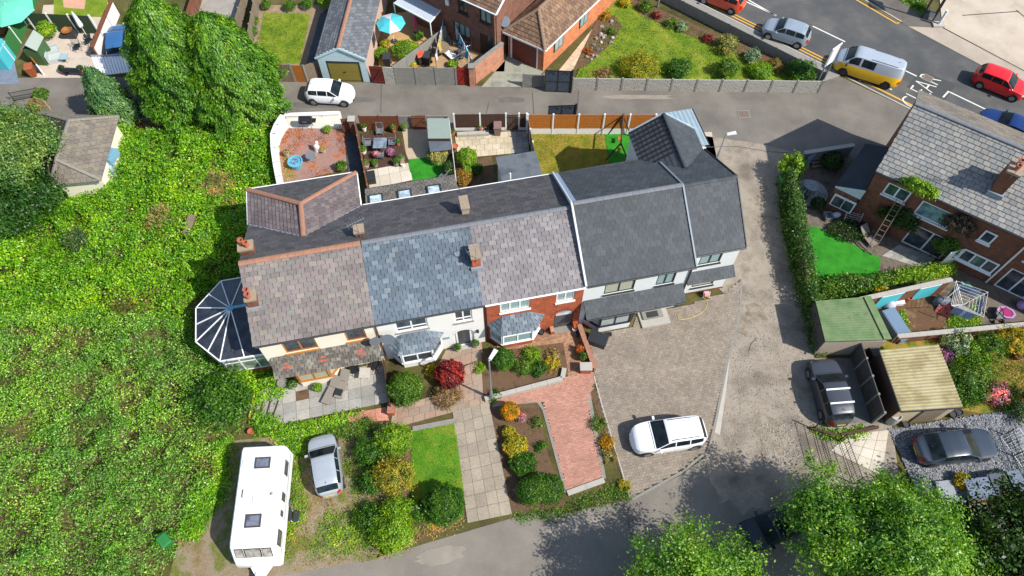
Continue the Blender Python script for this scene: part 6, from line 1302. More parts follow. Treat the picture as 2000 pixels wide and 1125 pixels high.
slatedeck(t,(0,0,0),[gp(-.15,gl,gh),gp(-.15,-.12,gh),gp(gw/2,-.12,ap),gp(gw/2,gl,ap)],M_GSL,.36,.28,150,seed=61); slatedeck(t,(0,0,0),[gp(gw+.15,-.12,gh),gp(gw+.15,gl,gh),gp(gw/2,gl,ap),gp(gw/2,-.12,ap)],M_GSL,.36,.28,150,seed=62)
rr=obj('barge_board',MB().bar(gp(-.18,-.14,gh),gp(gw/2,-.14,ap+.03),.05,.16).bar(gp(gw+.18,-.14,gh),gp(gw/2,-.14,ap+.03),.05,.16),cl_,t); ridge(rr,gp(gw/2,-.1,ap+.06),gp(gw/2,gl,ap+.06),18,M_TERR2,r=.15)
# concrete panel fence with red gates
gate('timber_gate','dark red boarded gate beside the pale blue garage',G(727,162),G(752,164),1.75,'v',plain('dark_red_paint',alb(112,40,36),.6,var=.15))
fence('concrete_wall','short stone patterned concrete panel beside the dark red gate',G(753,164),G(775,165),1,1.75,'block',M_CONCL)
fence('concrete_fence','grey concrete slab fence along the back lane',G(776,165),G(892,166),3,1.75,'slab',M_CONCP,M_CONCP,.12)
gate('timber_gate','bright red boarded gate beside the brick pier',G(894,166),G(918,165),1.75,'v',plain('red_paint',alb(150,34,34),.55,var=.12))
t=thing('gate_pier','pale brick gate pier next to the bright red gate','pier',G(923,166)); obj('shaft',MB().box(-.2,.2,-.2,.2,0,1.9),M_BRICKP,t); obj('cap',MB().box(-.25,.25,-.25,.25,1.9,2.0),M_CONCP,t)
fence('brick_wall','pink brick wall running back from the pier beside the garage drive',G(927,163),G(982,120),1,1.85,'brick',M_BRICKP,M_CONCP,cat='wall')
fence('concrete_fence','angled concrete slab fence dividing the two patios',G(772,158),G(872,82),4,1.5,'slab',M_CONCP,M_CONCP,.1)
fence('garden_wall','stone patterned low wall left of the black gates',G(1022,169),G(1061,171),1,1.3,'block',M_CONCP,M_CONCP,.14)
fence('garden_wall','long low stone patterned concrete wall along the lane and lawn',G(1117,175),G(1597,181),10,1.2,'block',M_CONCL,M_CONCP,.14)
pk=RD.at(1400,80).y
fence('road_wall','grey concrete boundary wall between the lawn and pavement',RD.L(-26,-1.62),RD.L(ju0-.25,-1.62),12,1.0,'slab',M_CONCP,M_CONCP,.14)
# brick house with the washing lines
hc=G(969,20,4.9); hl=G(893,-14,4.9); d=hl-hc; ha=math.atan2(-d.y,-d.x); HF=Frame(hl.x,hl.y,ha); HW=(hc-hl).length
t=thing('brick_house','brown brick two storey house with dark framed windows behind the washing lines','house',(hl.x,hl.y,0),ha); X0=-4.5
def hwp(px,py): return HF.wall(px,py,0)
ops=[]
for pa_,pb_ in (((884,30),(918,64)),((937,58),(963,92)),((893,-8),(913,8)),((936,8),(959,27))):
    xa,z1=hwp(*pa_); xb,z0=hwp(*pb_); ops.append([min(xa,xb),max(xa,xb),0,0])
ops[0][2:]=[.9,2.1]; ops[1][2:]=[.05,2.1]; ops[2][2:]=[3.2,4.4]; ops[3][2:]=[3.25,4.4]
m=MB(); wallopen(m,X0,HW,0,4.9,0,ops); m.poly([(HW,0,0),(HW,8,0),(HW,8,4.9),(HW,4,7.3),(HW,0,4.9)]); m.poly([(X0,0,0),(X0,0,4.9),(X0,4,7.3),(X0,8,4.9),(X0,8,0)]); m.poly([(X0,8,0),(X0,8,4.9),(HW,8,4.9),(HW,8,0)]); obj('wall',m,M_BRICKB,t)
for i,o_ in enumerate(ops):
    if i==1: obj('door',MB().box(o_[0]+.03,(o_[0]+o_[1])/2,.05,.1,.06,2.08),M_WOODD,t); window(t,(0,0,0),(o_[0]+o_[1])/2,o_[1],.6,2.1,0,1,M_WOODD,M_GLASS)
    else: window(t,(0,0,0),*o_,0,3 if i==0 else 2,plain('dark_brown_frame',alb(66,52,44),.5),M_CURT if i!=2 else M_GLASS,sill=M_WOODD,fr=.09)
M_BRT=pieces('brown_tile',[alb(142,112,88),alb(128,100,80),alb(154,124,98),alb(116,92,76)],.9,.25,soft=True)
slatedeck(t,(0,0,0),[(X0-.2,-.3,4.85),(HW+.2,-.3,4.85),(HW+.2,4,7.35),(X0-.2,4,7.35)],M_BRT,.3,.3,60,name='roof_tile',seed=70); slatedeck(t,(0,0,0),[(HW+.2,8.3,4.85),(X0-.2,8.3,4.85),(X0-.2,4,7.35),(HW+.2,4,7.35)],M_BRT,.3,.3,0,name='roof_tile',seed=71)
gutter(t,(0,0,0),(X0,-.35,4.82),(HW+.2,-.35,4.82),M_UPVC); obj('downpipe',MB().tube([(HW-.1,-.08,4.7),(HW-.1,-.08,.1)],.05,7),M_TERR2,t)
obj('wall_box',MB().box(HW-4.6,HW-4.3,-.12,-.004,3.4,3.9),M_UPVC,t); obj('gable_trim',MB().bar((HW+.2,-.3,4.8),(HW+.2,4,7.3),.05,.2),M_UPVC,t)
# striped lean-to awning roof
q=[G(769,6,2.4),G(840,44,2.2),G(866,14,2.6),G(800,-22,2.8)]; t=thing('veranda','veranda roof of white and blue ribbed sheets beside the brown brick house','veranda',(q[1].x,q[1].y,0)); o_=Vector((q[1].x,q[1].y,0)); n_=26
for i in range(n_):
    a,b=i/n_,(i+.82)/n_; pts=[q[0].lerp(q[1],a),q[0].lerp(q[1],b),q[3].lerp(q[2],b),q[3].lerp(q[2],a)]; obj('roof_sheet',MB().slab([p-o_ for p in pts],.03),plain('sheet_white',alb(206,216,226),.4,var=.08),t)
obj('under_sheet',MB().slab([p-o_-Vector((0,0,.035)) for p in q],.01),plain('sheet_blue',alb(62,116,170),.4,var=.1),t)
for a,b in ((0,1),(1,2)): obj('fascia',MB().bar(q[a]-o_,q[b]-o_,.06,.12),M_UPVC,t)
for p in (q[0],q[1]): obj('post',MB().tube([(p.x-o_.x,p.y-o_.y,0),(p.x-o_.x,p.y-o_.y,p.z-.05)],.05,8),M_UPVC,t)
parasol('open turquoise and white parasol on the buff patio',762,38,1.15,2.2,[M_TURQ,M_TURQ,plain('parasol_white',alb(226,220,228),.8),M_TURQ])
parasol('closed pink parasol in the shade of the veranda roof',808,28,.5,1.9,[plain('parasol_pink',alb(226,96,150),.8)],closed=True)
bush('garden_shrub','clipped glossy green hedge clump on the buff patio','shrub',793,98,.95,1.2,L_LIME,6500,.09,sx=1.15)
for px,py,r,mm,lb in ((745,105,.55,L_LIME,'lime shrub by the pink garage wall'),(752,85,.4,L_YELL,'yellow flowering shrub by the pink garage wall'),(818,70,.4,L_SHRUB,'green shrub at the angled slab fence'),(805,128,.35,L_YELL,'pale leafy plant behind the concrete slab fence'),(885,125,.4,L_LIME,'low green plant behind the concrete slab fence'),(925,70,.5,L_SHRUB,'climbing plant by the dark framed door'),(880,58,.6,L_DARK,'dark pot plants below the brick house window'),(895,66,.5,L_SHRUB,'leafy pot plant group beside the brick house')): bush('patio_plant',lb,'plant',px,py,r,r*1.6,mm,1600,.1)
t=rtable('round timber table among the washing on the brick house patio',862,92,.65,.72,M_WOODG)
for px,py,rz,lb in ((872,80,R(200),'grey patio chair by the round timber table'),(893,82,R(170),'blue grey patio chair under the washing line'),(897,100,R(60),'grey patio chair near the sun lounger'),(912,90,R(120),'grey patio chair by the brick wall'),(905,108,R(20),'grey patio chair close to the red gate')): chair(lb,px,py,rz,M_STEEL,seatm=plain('seat_grey',alb(96,106,116),.8))
wheelie('dark barrow shaped bin with red lid behind the concrete slab fence',823,124,.4,M_DARKP,lidm=plain('coral_red',alb(226,90,60),.6)); wheelie('black wheelie bin behind the concrete slab fence',836,126,-.3,M_DARKP); wheelie('black bin behind the dark red gate',758,128,0,M_DARKP)
rnc=random.Random(9); CLO=[alb(230,232,236),alb(70,120,190),alb(64,190,210),alb(120,140,170),alb(200,200,210),alb(206,180,90),alb(150,180,220)]
def washline(label,a,b,h,n):
    A=G(*a,h); B=G(*b,h); t=thing('washing_line',label,'washing line',(A.x,A.y,0)); o_=Vector((A.x,A.y,0)); obj('line',MB().tube([A-o_,B-o_],.012,4),M_UPVC,t)
    for p in (A,B): obj('post',MB().tube([(p.x-o_.x,p.y-o_.y,0),p-o_],.03,6),M_STEEL,t)
    d=(B-A)/n; nn=Vector((-d.y,d.x,0)).normalized()
    for i in range(n):
        w=rnc.uniform(.7,.95); hh=rnc.uniform(.5,1.15); p=A-o_+d*i; m=MB(); rows=[]
        for r in range(5): rows.append([p+d*w*s/4+Vector((0,0,-hh*r/4))+nn*(.07*math.sin(s*1.7+i)+.05*r*math.sin(i*2.1)) for s in range(5)])
        m.grid(rows); ci=rnc.randrange(len(CLO)); c_=CLO[ci]; obj('garment',m,plain('cloth_%d'%ci,c_,.9,var=.08),t)
washline('washing line of mixed coloured clothes beside the angled slab fence',(866,36),(850,112),1.7,7); washline('washing line of blue and white clothes beside the brown house',(889,50),(922,116),1.7,7)
c=G(885,108,.4); t=thing('sun_lounger','white and grey tilted sun lounger on the brick house patio','lounger',(c.x,c.y,0),R(-50)); obj('bed',MB().slab([(-.9,-.3,.3),(.2,-.3,.3),(.2,.3,.3),(-.9,.3,.3)],.06),M_UPVC,t); obj('backrest',MB().slab([(.2,-.3,.3),(.85,-.3,.75),(.85,.3,.75),(.2,.3,.3)],.06),plain('seat_grey',()),t)
for x in (-.8,.1):
    for y in (-.27,.27): obj('leg',MB().tube([(x,y,0),(x,y,.28)],.02,5),M_STEEL,t)
# brick garage with hipped brown tile roof
e0=G(981,61,2.5); e1=G(1065,98,2.5); e2=G(1168,0,2.5)
t=thing('brick_garage','orange brick garage block with hipped brown tile roof beside the lawn','garage',(e1.x,e1.y,0)); o_=Vector((e1.x,e1.y,0)); dA=(e0-e1); dA.z=0; LA=dA.length; dA/=LA; dB=(e2-e1); dB.z=0; dB.normalize(); LB=13.0; nrm=dB
def q_(a,b,z): return tuple(dA*a+dB*b+Vector((0,0,z)))
m=MB(); in_=.3
b0,b1=1,1
gm_=.3
pts=[q_(in_,in_,0),q_(LA-in_,in_,0),q_(LA-in_,LB,0),q_(in_,LB,0)]
m.prism([(p[0],p[1]) for p in pts],0,2.42); obj('wall',m,brickmat('orange_brick',alb(226,138,92),alb(206,118,78),alb(220,170,130)),t)
ax,az=LA/2,4.2
slatedeck(t,(0,0,0),[q_(0,LB,2.45),q_(0,0,2.45),q_(ax,LA/2*.95,az),q_(ax,LB,az)],M_BRT,.33,.33,280,name='roof_tile',seed=74); slatedeck(t,(0,0,0),[q_(0,0,2.45),q_(LA,0,2.45),q_(ax,LA/2*.95,az)],M_BRT,.33,.33,120,name='roof_tile',seed=75); fr_=slatedeck(t,(0,0,0),[q_(LA,0,2.45),q_(LA,LB,2.45),q_(ax,LB,az),q_(ax,LA/2*.95,az)],M_BRT,.33,.33,0,name='roof_tile',seed=76)
for a,b in ((q_(0,0,2.52),q_(ax,LA/2*.95,az+.06)),(q_(LA,0,2.52),q_(ax,LA/2*.95,az+.06)),(q_(ax,LA/2*.95,az+.06),q_(ax,LB,az+.06))): ridge(fr_,a,b,12,plain('hip_brown',alb(150,126,104),.9,var=.2,scale=6),r=.14)
obj('garage_door',MB().bar(Vector(q_(.9,in_-.02,1.05)),Vector(q_(LA-.7,in_-.02,1.05)),.05,2.05),plain('door_redbrown',alb(120,52,40),.6,var=.1),t)
obj('door_frame',MB().bar(Vector(q_(.8,in_-.02,1.1)),Vector(q_(.9,in_-.02,1.1)),.08,2.2).bar(Vector(q_(LA-.7,in_-.02,1.1)),Vector(q_(LA-.55,in_-.02,1.1)),.08,2.2),M_UPVC,t)
obj('fascia',MB().bar(Vector(q_(-.02,-.03,2.42)),Vector(q_(LA,-.03,2.42)),.04,.16).bar(Vector(q_(-.03,-.02,2.42)),Vector(q_(-.03,LB,2.42)),.04,.16),M_UPVC,t)
for b in (1.6,5.0):
    f=obj('window',MB().bar(Vector(q_(in_-.02,b,1.45)),Vector(q_(in_-.02,b+1.15,1.45)),.06,1.1),plain('dark_brown_frame',()),t)
    for k in (0,1): obj('pane',MB().bar(Vector(q_(in_-.055,b+.1+k*.52,1.45)),Vector(q_(in_-.055,b+.54+k*.52,1.45)),.02,.9),M_CURT,f)
obj('satellite_dish',MB().lathe([(0,0),(.25,.03),(.4,.1)],(0,0,0),16),plain('dish_slate',()),t,smooth=30,loc=G(986,42,3.2)-o_,rot=(R(60),0,R(20)))
# lamp posts and the road sign
def lamp(label,px,py,h,rz):
    c=G(px,py); t=thing('lamp_post',label,'lamp post',(c.x,c.y,0),rz); obj('post',MB().tube([(0,0,0),(0,0,1.2),(0,0,1.25),(0,0,h)],[.09,.09,.06,.045],10),M_STEEL,t,smooth=40); obj('bracket',MB().tube([(0,0,h-.02),(.2,0,h+.05)],.03,7),M_STEEL,t); obj('lamp_head',MB().add([(.05,-.09,h+.0),(.75,-.13,h+.04),(.75,.13,h+.04),(.05,.09,h),(.08,-.07,h+.1),(.7,-.1,h+.15),(.7,.1,h+.15),(.08,.07,h+.1)],[(3,2,1,0),(4,5,6,7),(0,1,5,4),(1,2,6,5),(2,3,7,6),(3,0,4,7)]),plain('lamp_head_white',alb(226,230,232),.4,var=.05),t); return t
lamp('slim grey lamp post with white head beside the raised front bed',960,779,5.6,R(60)); lamp('small grey lamp post by the gravel lane behind the end house',1397,318,3.0,R(10)); lamp('tall lamp post on the pavement above the lawn wall',1284,14,5.0,R(60))
A=G(1590,174); t=thing('road_sign','large white road sign board seen edge on at the junction','sign',A,RD.a+R(78)); 
for x in (0,.9): obj('post',MB().tube([(x,0,0),(x,0,3.9)],.06,8),M_STEEL,t)
obj('board',MB().box(-.1,1.0,-.03,.03,2.3,4.0),M_WHITEP,t); obj('board_back',MB().box(-.07,.97,.031,.05,2.35,3.95),M_STEEL,t)
t=thing('bollard','white post on a small concrete plinth at the forecourt corner','bollard',G(1832,50)); obj('plinth',MB().box(-.5,.4,-.3,.3,0,.2),M_CONCL,t); obj('post',MB().tube([(0,0,.2),(.0,0,1.5)],.1,10),M_WHITEP,t)
t=thing('notice_board','black framed board standing by the forecourt entrance','sign',G(1824,34),R(60)); obj('frame',MB().box(-.7,.7,-.05,.05,.5,2.2),M_BLACK,t)
for a in (-.33,.33): obj('notice',MB().box(a-.27,a+.27,-.06,-.051,.9,2.0),plain('notice_blue',alb(120,140,160),.5),t)
for x in (-.6,.6): obj('leg',MB().box(x-.05,x+.05,-.04,.04,0,.5),M_BLACK,t)
t=thing('sign_pole','tall dark sign pole beside the forecourt verge','pole',G(1799,36)); obj('pole',MB().tube([(0,0,0),(0,0,4.5)],.08,8),M_DARKF,t); obj('panel',MB().box(-.04,.04,-.6,.5,3.3,4.6),M_DARKF,t)
sheet('forecourt_verge',[(1755,0),(1775,-10),(1812,18),(1802,34)],6,M_LAWNG,h=.08)
thicket('verge_bushes','low dark green verge planting by the forecourt sign pole','plants',[(1752,-4),(1780,-12),(1812,14),(1800,30)],2500,L_SHRUB,.1,.5,.12,51)
# ---------------- top left yards
t=thing('hip_roof_garage','low garage with weathered hipped tile roof beside the thicket','garage',(*G(165,290).xy,0)); o_=G(165,290)
hz=2.3; r1=G(135,236,3.6); r2=G(110,312,3.6); cs=[G(85,222,hz),G(185,212,hz),G(233,228,hz),G(198,352,hz),G(98,362,hz),G(78,310,hz)]
R_=[p-o_ for p in cs]; a_=r1-o_; b_=r2-o_; M_WT=pieces('weathered_tile',[alb(130,122,112),alb(118,112,104),alb(140,130,118)],.9,.25,soft=True,moss=alb(150,140,112))
M_WTB=pieces('weathered_tile_brown',[alb(112,94,76),alb(96,82,68),alb(124,106,86)],.9,.25,soft=True)
slatedeck(t,(0,0,0),[R_[0],R_[2],a_],M_WT,.4,.3,0,name='roof_tile',seed=81); slatedeck(t,(0,0,0),[R_[2],R_[3],b_,a_],M_WT,.4,.3,260,name='roof_tile',seed=82); slatedeck(t,(0,0,0),[R_[3],R_[4],b_],M_WT,.4,.3,60,name='roof_tile',seed=83); dk_=slatedeck(t,(0,0,0),[R_[4],R_[0],a_,b_],M_WTB,.4,.3,120,name='roof_tile',seed=84)
for p,q2_ in ((R_[0],a_),(R_[2],a_),(R_[3],b_),(a_,b_),(R_[4],b_)): ridge(dk_,p+Vector((0,0,.06)),q2_+Vector((0,0,.06)),9,plain('hip_grey',alb(146,140,130),.9,var=.2,scale=5),r=.13)
ctr=sum((p for p in (R_[0],R_[2],R_[3],R_[4])),Vector())/4; obj('wall',MB().prism([((p.x-ctr.x)*.86+ctr.x,(p.y-ctr.y)*.86+ctr.y) for p in (R_[0],R_[2],R_[3],R_[4])],0,2.22),M_CREAM,t)
bx=G(216,305,1.8)-o_; obj('blue_window_hood',MB().obox(bx,(.7,1.1,.5),R(-12)),plain('hood_blue',alb(130,180,205),.5),t); obj('side_hatch',MB().obox(G(222,325,.9)-o_,(.15,1.5,1.2),R(20)),plain('hatch_blue',alb(176,206,216),.5),t)
t=thing('green_playhouse','small green playhouse shed with grey ridged roof','playhouse',(*G(72,95).xy,0)); o_=G(72,95); q=[G(40,98,1.6)-o_,G(72,100,1.6)-o_,G(86,72,1.6)-o_,G(60,66,1.6)-o_]; up=Vector((0,0,.55)); m1=(q[0]+q[3])/2+up; m2=(q[1]+q[2])/2+up
c_=sum(q,Vector())/4; obj('wall',MB().prism([((p.x-c_.x)*.88+c_.x,(p.y-c_.y)*.88+c_.y) for p in q],0,1.58),plain('playhouse_green',alb(74,112,66),.8,var=.15),t); mmr=plain('felt_grey_green',alb(166,178,168),.85,var=.1); ra=(q[0]+q[1])/2+up; rb=(q[3]+q[2])/2+up
obj('roof',MB().slab([q[0],ra,rb,q[3]],.05).slab([q[1],q[2],rb,ra],.05),mmr,t)
fence('timber_fence','dark green slatted fence between white posts behind the pale yard',G(72,60),G(195,66),3,1.8,'v',plain('green_boards',alb(58,76,52),.8,var=.15),M_WHITEP,.12)
fence('timber_fence','green mesh covered fence with white posts on the far left yard',G(28,118),G(78,-10),4,1.6,'v',plain('mesh_green',alb(58,130,66),.9,var=.25,scale=6),M_WHITEP,.1)
bush('garden_shrub','leafy green shrub behind the green playhouse','shrub',92,60,.7,1.5,L_LIME,3500,.11)
st_=MB(); rn=random.Random(8); t=thing('stone_strip','tall strip of pale cobbles beside the brown coped wall','stone bank',G(195,80)); chips(st_,[(212,18),(228,30),(196,104),(170,104)],1600,.1,.2,rn,.05); x_=stuff(obj('cobbles',st_,M_CHIP,t)); x_.location=-G(195,80)
fence('garden_wall','white rendered wall with brown coping beside the light blue car',G(196,118),G(232,28),3,1.3,'brick',M_WHITE,M_WOODR,cat='wall')
parasol('closed white parasol leaning by the dark green fence',165,60,.5,2.3,[M_WHITEP],closed=True,base=(170,70))
t=thing('carport','white ribbed carport roof beside the blue green conifer','carport',(*G(210,138).xy,0)); o_=G(210,138); q=[G(178,110,2.1)-o_,G(250,108,2.1)-o_,G(258,140,2.0)-o_,G(192,148,2.0)-o_]
for i in range(12):
    a,b=i/12,(i+.85)/12; obj('roof_sheet',MB().slab([q[0].lerp(q[1],a),q[0].lerp(q[1],b),q[3].lerp(q[2],b),q[3].lerp(q[2],a)],.04),M_UPVC,t)
obj('beam',MB().bar(q[0],q[1],.12,.16),M_DKSLATE,t)
for p in q: obj('post',MB().tube([(p.x,p.y,0),(p.x,p.y,2.0)],.05,7),M_UPVC,t)
M_GSOFA=plain('sofa_grey',alb(196,204,202),.8,var=.06)
for px,py,rz,lb in ((100,100,R(20),'pale grey garden sofa cube by the green playhouse'),(106,112,R(20),'lower pale grey garden sofa cube on the pale yard')):
    c=G(px,py,.3); t=thing('garden_sofa',lb,'sofa',(c.x,c.y,0),rz); obj('seat',MB().box(-.5,.5,-.4,.4,0,.42),M_GSOFA,t); obj('backrest',MB().box(-.5,-.36,-.4,.4,.42,.8),M_GSOFA,t); obj('armrest',MB().box(-.36,.5,.28,.4,.42,.62),M_GSOFA,t)
rtable('small pale square table on the pale yard',124,110,.32,.5,M_GSOFA,plain('table_pale',alb(170,196,200),.3),True)
c=G(142,138,.4); t=thing('garden_bench','dark slatted bench on the pale yard edge by the lane','bench',(c.x,c.y,0),R(-3)); obj('seat',MB().box(-.65,.65,-.2,.25,.4,.46),M_DARKF,t); obj('backrest',MB().box(-.65,.65,-.26,-.2,.46,.85),M_DARKF,t)
for x in (-.6,.6): obj('leg',MB().box(x-.04,x+.04,-.22,.22,0,.4),M_DARKF,t)
for px,py,lb in ((126,142,'brown pot with plant left of the dark bench'),(162,142,'brown pot with plant right of the dark bench')): potted(lb,px,py,.2,.35,M_TERRA,L_DARK,500)
c=G(130,58,.6); t=thing('fire_pit','dark fire bowl on a black plinth in the pale yard','fire pit',(c.x,c.y,0)); obj('plinth',MB().box(-.6,.6,-.4,.4,0,.4),M_DARKP,t); obj('bowl',MB().lathe([(.2,.4),(.45,.6),(.4,.6),(.15,.45)],(0,0,0),14),plain('copper',alb(170,110,60),.5),t)
chair('dark metal chair by the closed white parasol',172,78,R(40),M_BLACK); chair('dark folding chair on the pale yard',150,90,R(200),M_BLACK)
wheelie('orange brown wheelie bin at the lane edge of the left yard',68,148,R(15),plain('bin_orange',alb(176,98,56),.6))
fence('timber_fence','orange timber side panel beside the orange brown bin',G(64,118),G(86,146),1,1.0,'v',M_WOODO,M_WHITEP,.1)
parasol('large mint green parasol at the picture corner',10,8,1.9,2.4,[plain('parasol_mint',alb(108,212,180),.8,var=.05)])
t=rtable('round timber table below the mint green parasol',20,42,.7,.7,M_WOODO)
for px,py,rz,lb in ((8,52,R(30),'orange timber chair by the round table'),(34,34,R(200),'orange timber chair on the far side of the round table'),(4,62,R(0),'orange timber chair nearest the turquoise hut')): chair(lb,px,py,rz,M_WOODO)
t=thing('turquoise_hut','turquoise painted garden hut with dark roof','hut',(*G(8,95).xy,0)); o_=G(8,95); q=[G(-40,106,1.6)-o_,G(-4,108,1.6)-o_,G(10,80,1.6)-o_,G(-30,72,1.6)-o_]; c_=sum(q,Vector())/4
obj('wall',MB().prism([((p.x-c_.x)*.94+c_.x,(p.y-c_.y)*.94+c_.y) for p in q],0,1.85),M_TURQ,t); obj('roof',MB().slab(q,.07),plain('hut_roof',alb(150,206,210),.6),t)
gq=[G(0,158),G(42,165),G(30,118),G(0,108)]; sheet('blue_tiled_yard',[(-60,165),(38,165),(26,110),(-60,105)],5,blotch('blue_slabs',[alb(112,128,148),alb(140,152,166)],1.5,.8,.3,40,.15))
fence('steel_railing','low black railing beside the orange brown bin and shrubs',G(30,198),G(82,188),1,.9,'rail',M_BLACK,M_BLACK,.05)
fence('timber_fence','short pale timber panel at the corner of the hip roofed garage',G(82,210),G(100,215),1,1.1,'v',plain('pale_timber',alb(224,196,150),.8),None)
bush('garden_shrub','reddish shrub below the black railing','shrub',70,205,.6,.8,leafmat('leaf_heath',[]),2200,.1); bush('garden_shrub','green climber on the black railing','shrub',80,186,.6,.9,L_SHRUB,2500,.1)
# top centre garden
fence('timber_fence','weathered fence along the left of the top lawn',G(488,122),G(512,-10),6,1.5,'v',M_WOODG,M_CONCP,.1)
sheet('dark_path_top',[(625,28),(655,5),(640,120),(598,126)],5,blotch('slate_path',[alb(70,78,88),alb(92,98,106)],1.5,.8,.3,40,.15))
for px,py,r,lb in ((495,42,.45,'small shrub at the left fence of the top lawn'),(493,62,.45,'leafy shrub at the left edge of the top lawn'),(566,12,.5,'sparse rose bush above the top lawn'),(600,8,.5,'rose bush near the slate path'),(520,10,.4,'small shrub at the top corner bed')): bush('garden_shrub',lb,'shrub',px,py,r,.8,L_SHRUB,1300,.1)
bush('garden_shrub','bright bush above the slate path by the garage roof','shrub',640,2,.8,1.2,L_LIME,3500,.1)
fence('timber_fence','pale fence left of the grey slab yard',G(466,70),G(492,-10),3,1.4,'v',M_WOODG,M_CONCP,.1); fence('garden_wall','brown coped wall behind the tall conifer',G(374,60),G(396,-10),2,1.2,'brick',M_BRICKO,M_WOODR,cat='wall')
# ================================================================ right-hand houses and yards
e=G(1712,335,5.2); e2=G(2000,465,5.2); RF=Frame(e.x,e.y,math.atan2(e2.y-e.y,e2.x-e.x)); RE=5.2; RR=7.6; RW=4.06; RWB=8.2; rw0=.3
ub=RF.wall(1962,520,rw0)[0]
M_IVY=L_DARK
def rwin(px,py,w,z0,z1): x,z=RF.wall(px,py,rw0); return (x-w/2,x+w/2,z0,z1)
def cottage(label,u0,u1,ops,seed,lim):
    t=thing('brick_cottage',label,'house',RF.L(u0,rw0),RF.a,'slate roofed brick cottages'); off=(-u0,-rw0,0); m=MB(); wallopen(m,u0,u1,0,RE,rw0,[o[:4] for o in ops])
    m.poly([(u0,7.9,0),(u0,7.9,RE),(u1,7.9,RE),(u1,7.9,0)])
    for u in (u0,u1): m.poly([(u,rw0,0),(u,rw0,RE),(u,RW,RR-.1),(u,7.9,RE),(u,7.9,0)])
    obj('wall',m,M_BRICKO,t,loc=off)
    for a,b,c,d,n,gm in ops: window(t,off,a,b,c,d,rw0,n,M_UPVC,gm,sill=M_UPVC if c>.2 else None,fr=.1,rec=.03)
    f=slatedeck(t,off,[(u0-.2,0,RE),(u1,0,RE),(u1,RW,RR),(u0-.2,RW,RR)],M_SLG,.42,.3,lim,seed=seed,jit=.8); slatedeck(t,off,[(u1,RWB,RE),(u0-.2,RWB,RE),(u0-.2,RW,RR),(u1,RW,RR)],M_WT,.42,.3,0,seed=seed+1)
    ridge(f,(u0-.2,RW,RR+.04),(u1,RW,RR+.04),max(3,round((u1-u0)/.5)),M_RIDGEG,r=.16); gutter(t,off,(u0-.2,-.06,RE-.04),(u1,-.06,RE-.04),M_BLACK); return t,off
ops1=[(*rwin(1749,380,1.5,3.4,4.5),2,M_GLASS),(*rwin(1826,420,2.2,2.9,4.3),1,glassmat('pale_teal_glass',(.16,.28,.3,1),.1)),(*rwin(1800,485,2.6,.05,2.1),2,M_GLASS)]  # the wide upper window has pale blue-green glass
xm=[o for o in ops1]
t,off=cottage('brick cottage with grey slate roof, climbing plants and patio doors',.15,ub,ops1,91,300)
c=RF.at(1962,352,6.9); chimney(t,off,c.x,c.y,.7,1.1,5.6,8.1,[(0,.2),(0,-.25)],M_BRICKO,aerial=True)
obj('downpipe',MB().tube([(ub-.06,rw0-.07,RE-.1),(ub-.06,rw0-.07,.1)],.06,8),M_UPVC,t,loc=off)
obj('patio_door_leaf',MB().obox((ops1[2][1]+.35,rw0-.45,1.05),(.06,.95,2.0),R(-40)),M_UPVC,t,loc=off)
ops2=[]
for px,py,w,a,b,n,gm in ((1932,460,.9,3.4,4.5,1,M_GLASS),):
    x,z=RF.wall(px,py,rw0)
x1=RF.wall(1930,461,rw0)[0]; x2=RF.wall(1897,522,rw0)[0]
# second cottage begins at the white downpipe
ops2=[(ub+.5,ub+1.2,3.2,4.2,1,M_GLASS),(ub+.4,ub+3.2,.05,2.2,3,M_GLASS),(ub+3.6,ub+4.6,3.2,4.3,2,M_GLASS)]
cottage('neighbouring brick cottage under the same grey slate roof',ub,ub+9.5,ops2,95,160)
for (px,py,w,z0,z1,n) in ((1930,462,.75,3.3,4.3,1),(1898,521,2.2,1.0,2.1,3)):
    x=RF.wall(px,py,rw0)[0]; window(t,off,x-w/2,x+w/2,z0,z1,rw0-.13,n,M_UPVC,M_GLASS,sill=M_UPVC,fr=.1,rec=.03)
# pent-roofed extension on the gable
q=[G(1631,364,2.5),G(1690,373,3.3),G(1737,288,3.3),G(1690,280,2.5)]; o_=Vector((q[0].x,q[0].y,0)); t=thing('pent_extension','dark roofed pent extension with pale fascia on the cottage gable','extension',o_)
P=[p-o_ for p in q]; obj('roof',MB().slab(P,.1),blotch('dark_felt',[alb(44,52,60),alb(58,66,74)],.8,.8,.3,60,.15),t); c_=sum(P,Vector())/4
obj('wall',MB().prism([((p.x-c_.x)*.95+c_.x,(p.y-c_.y)*.95+c_.y) for p in P],0,2.4),M_BRICKO,t)
obj('fascia',MB().add([P[0]+Vector((0,-.06,-.05)),P[1]+Vector((0,-.06,-.05)),P[1]+Vector((0,-.06,-.85))],[(0,2,1)]).bar(P[0]+Vector((0,-.05,0)),P[1]+Vector((0,-.05,0)),.05,.14),plain('fascia_pale',alb(210,226,232),.6),t)
d=(P[1]-P[0]); d.z=0; L_=d.length; d/=L_
w=obj('window',MB().bar(P[0]*1+d*.25+Vector((0,-.0,-1.15)),P[0]+d*1.75+Vector((0,0,-1.15)),.1,1.1),M_UPVC,t)
for k in (0,1): obj('pane',MB().bar(P[0]+d*(.35+k*.68)+Vector((-.03,-.055,-1.15)),P[0]+d*(.97+k*.68)+Vector((-.03,-.055,-1.15)),.02,.9),M_GLASS,w)
t=thing('glass_porch','small white framed porch window unit beside the pent extension','porch',(*G(1688,420).xy,0),RF.a); obj('frame',MB().box(-.9,.9,-.05,.05,.9,2.0).box(-.9,.9,-.05,.9,0,.9),M_UPVC,t)
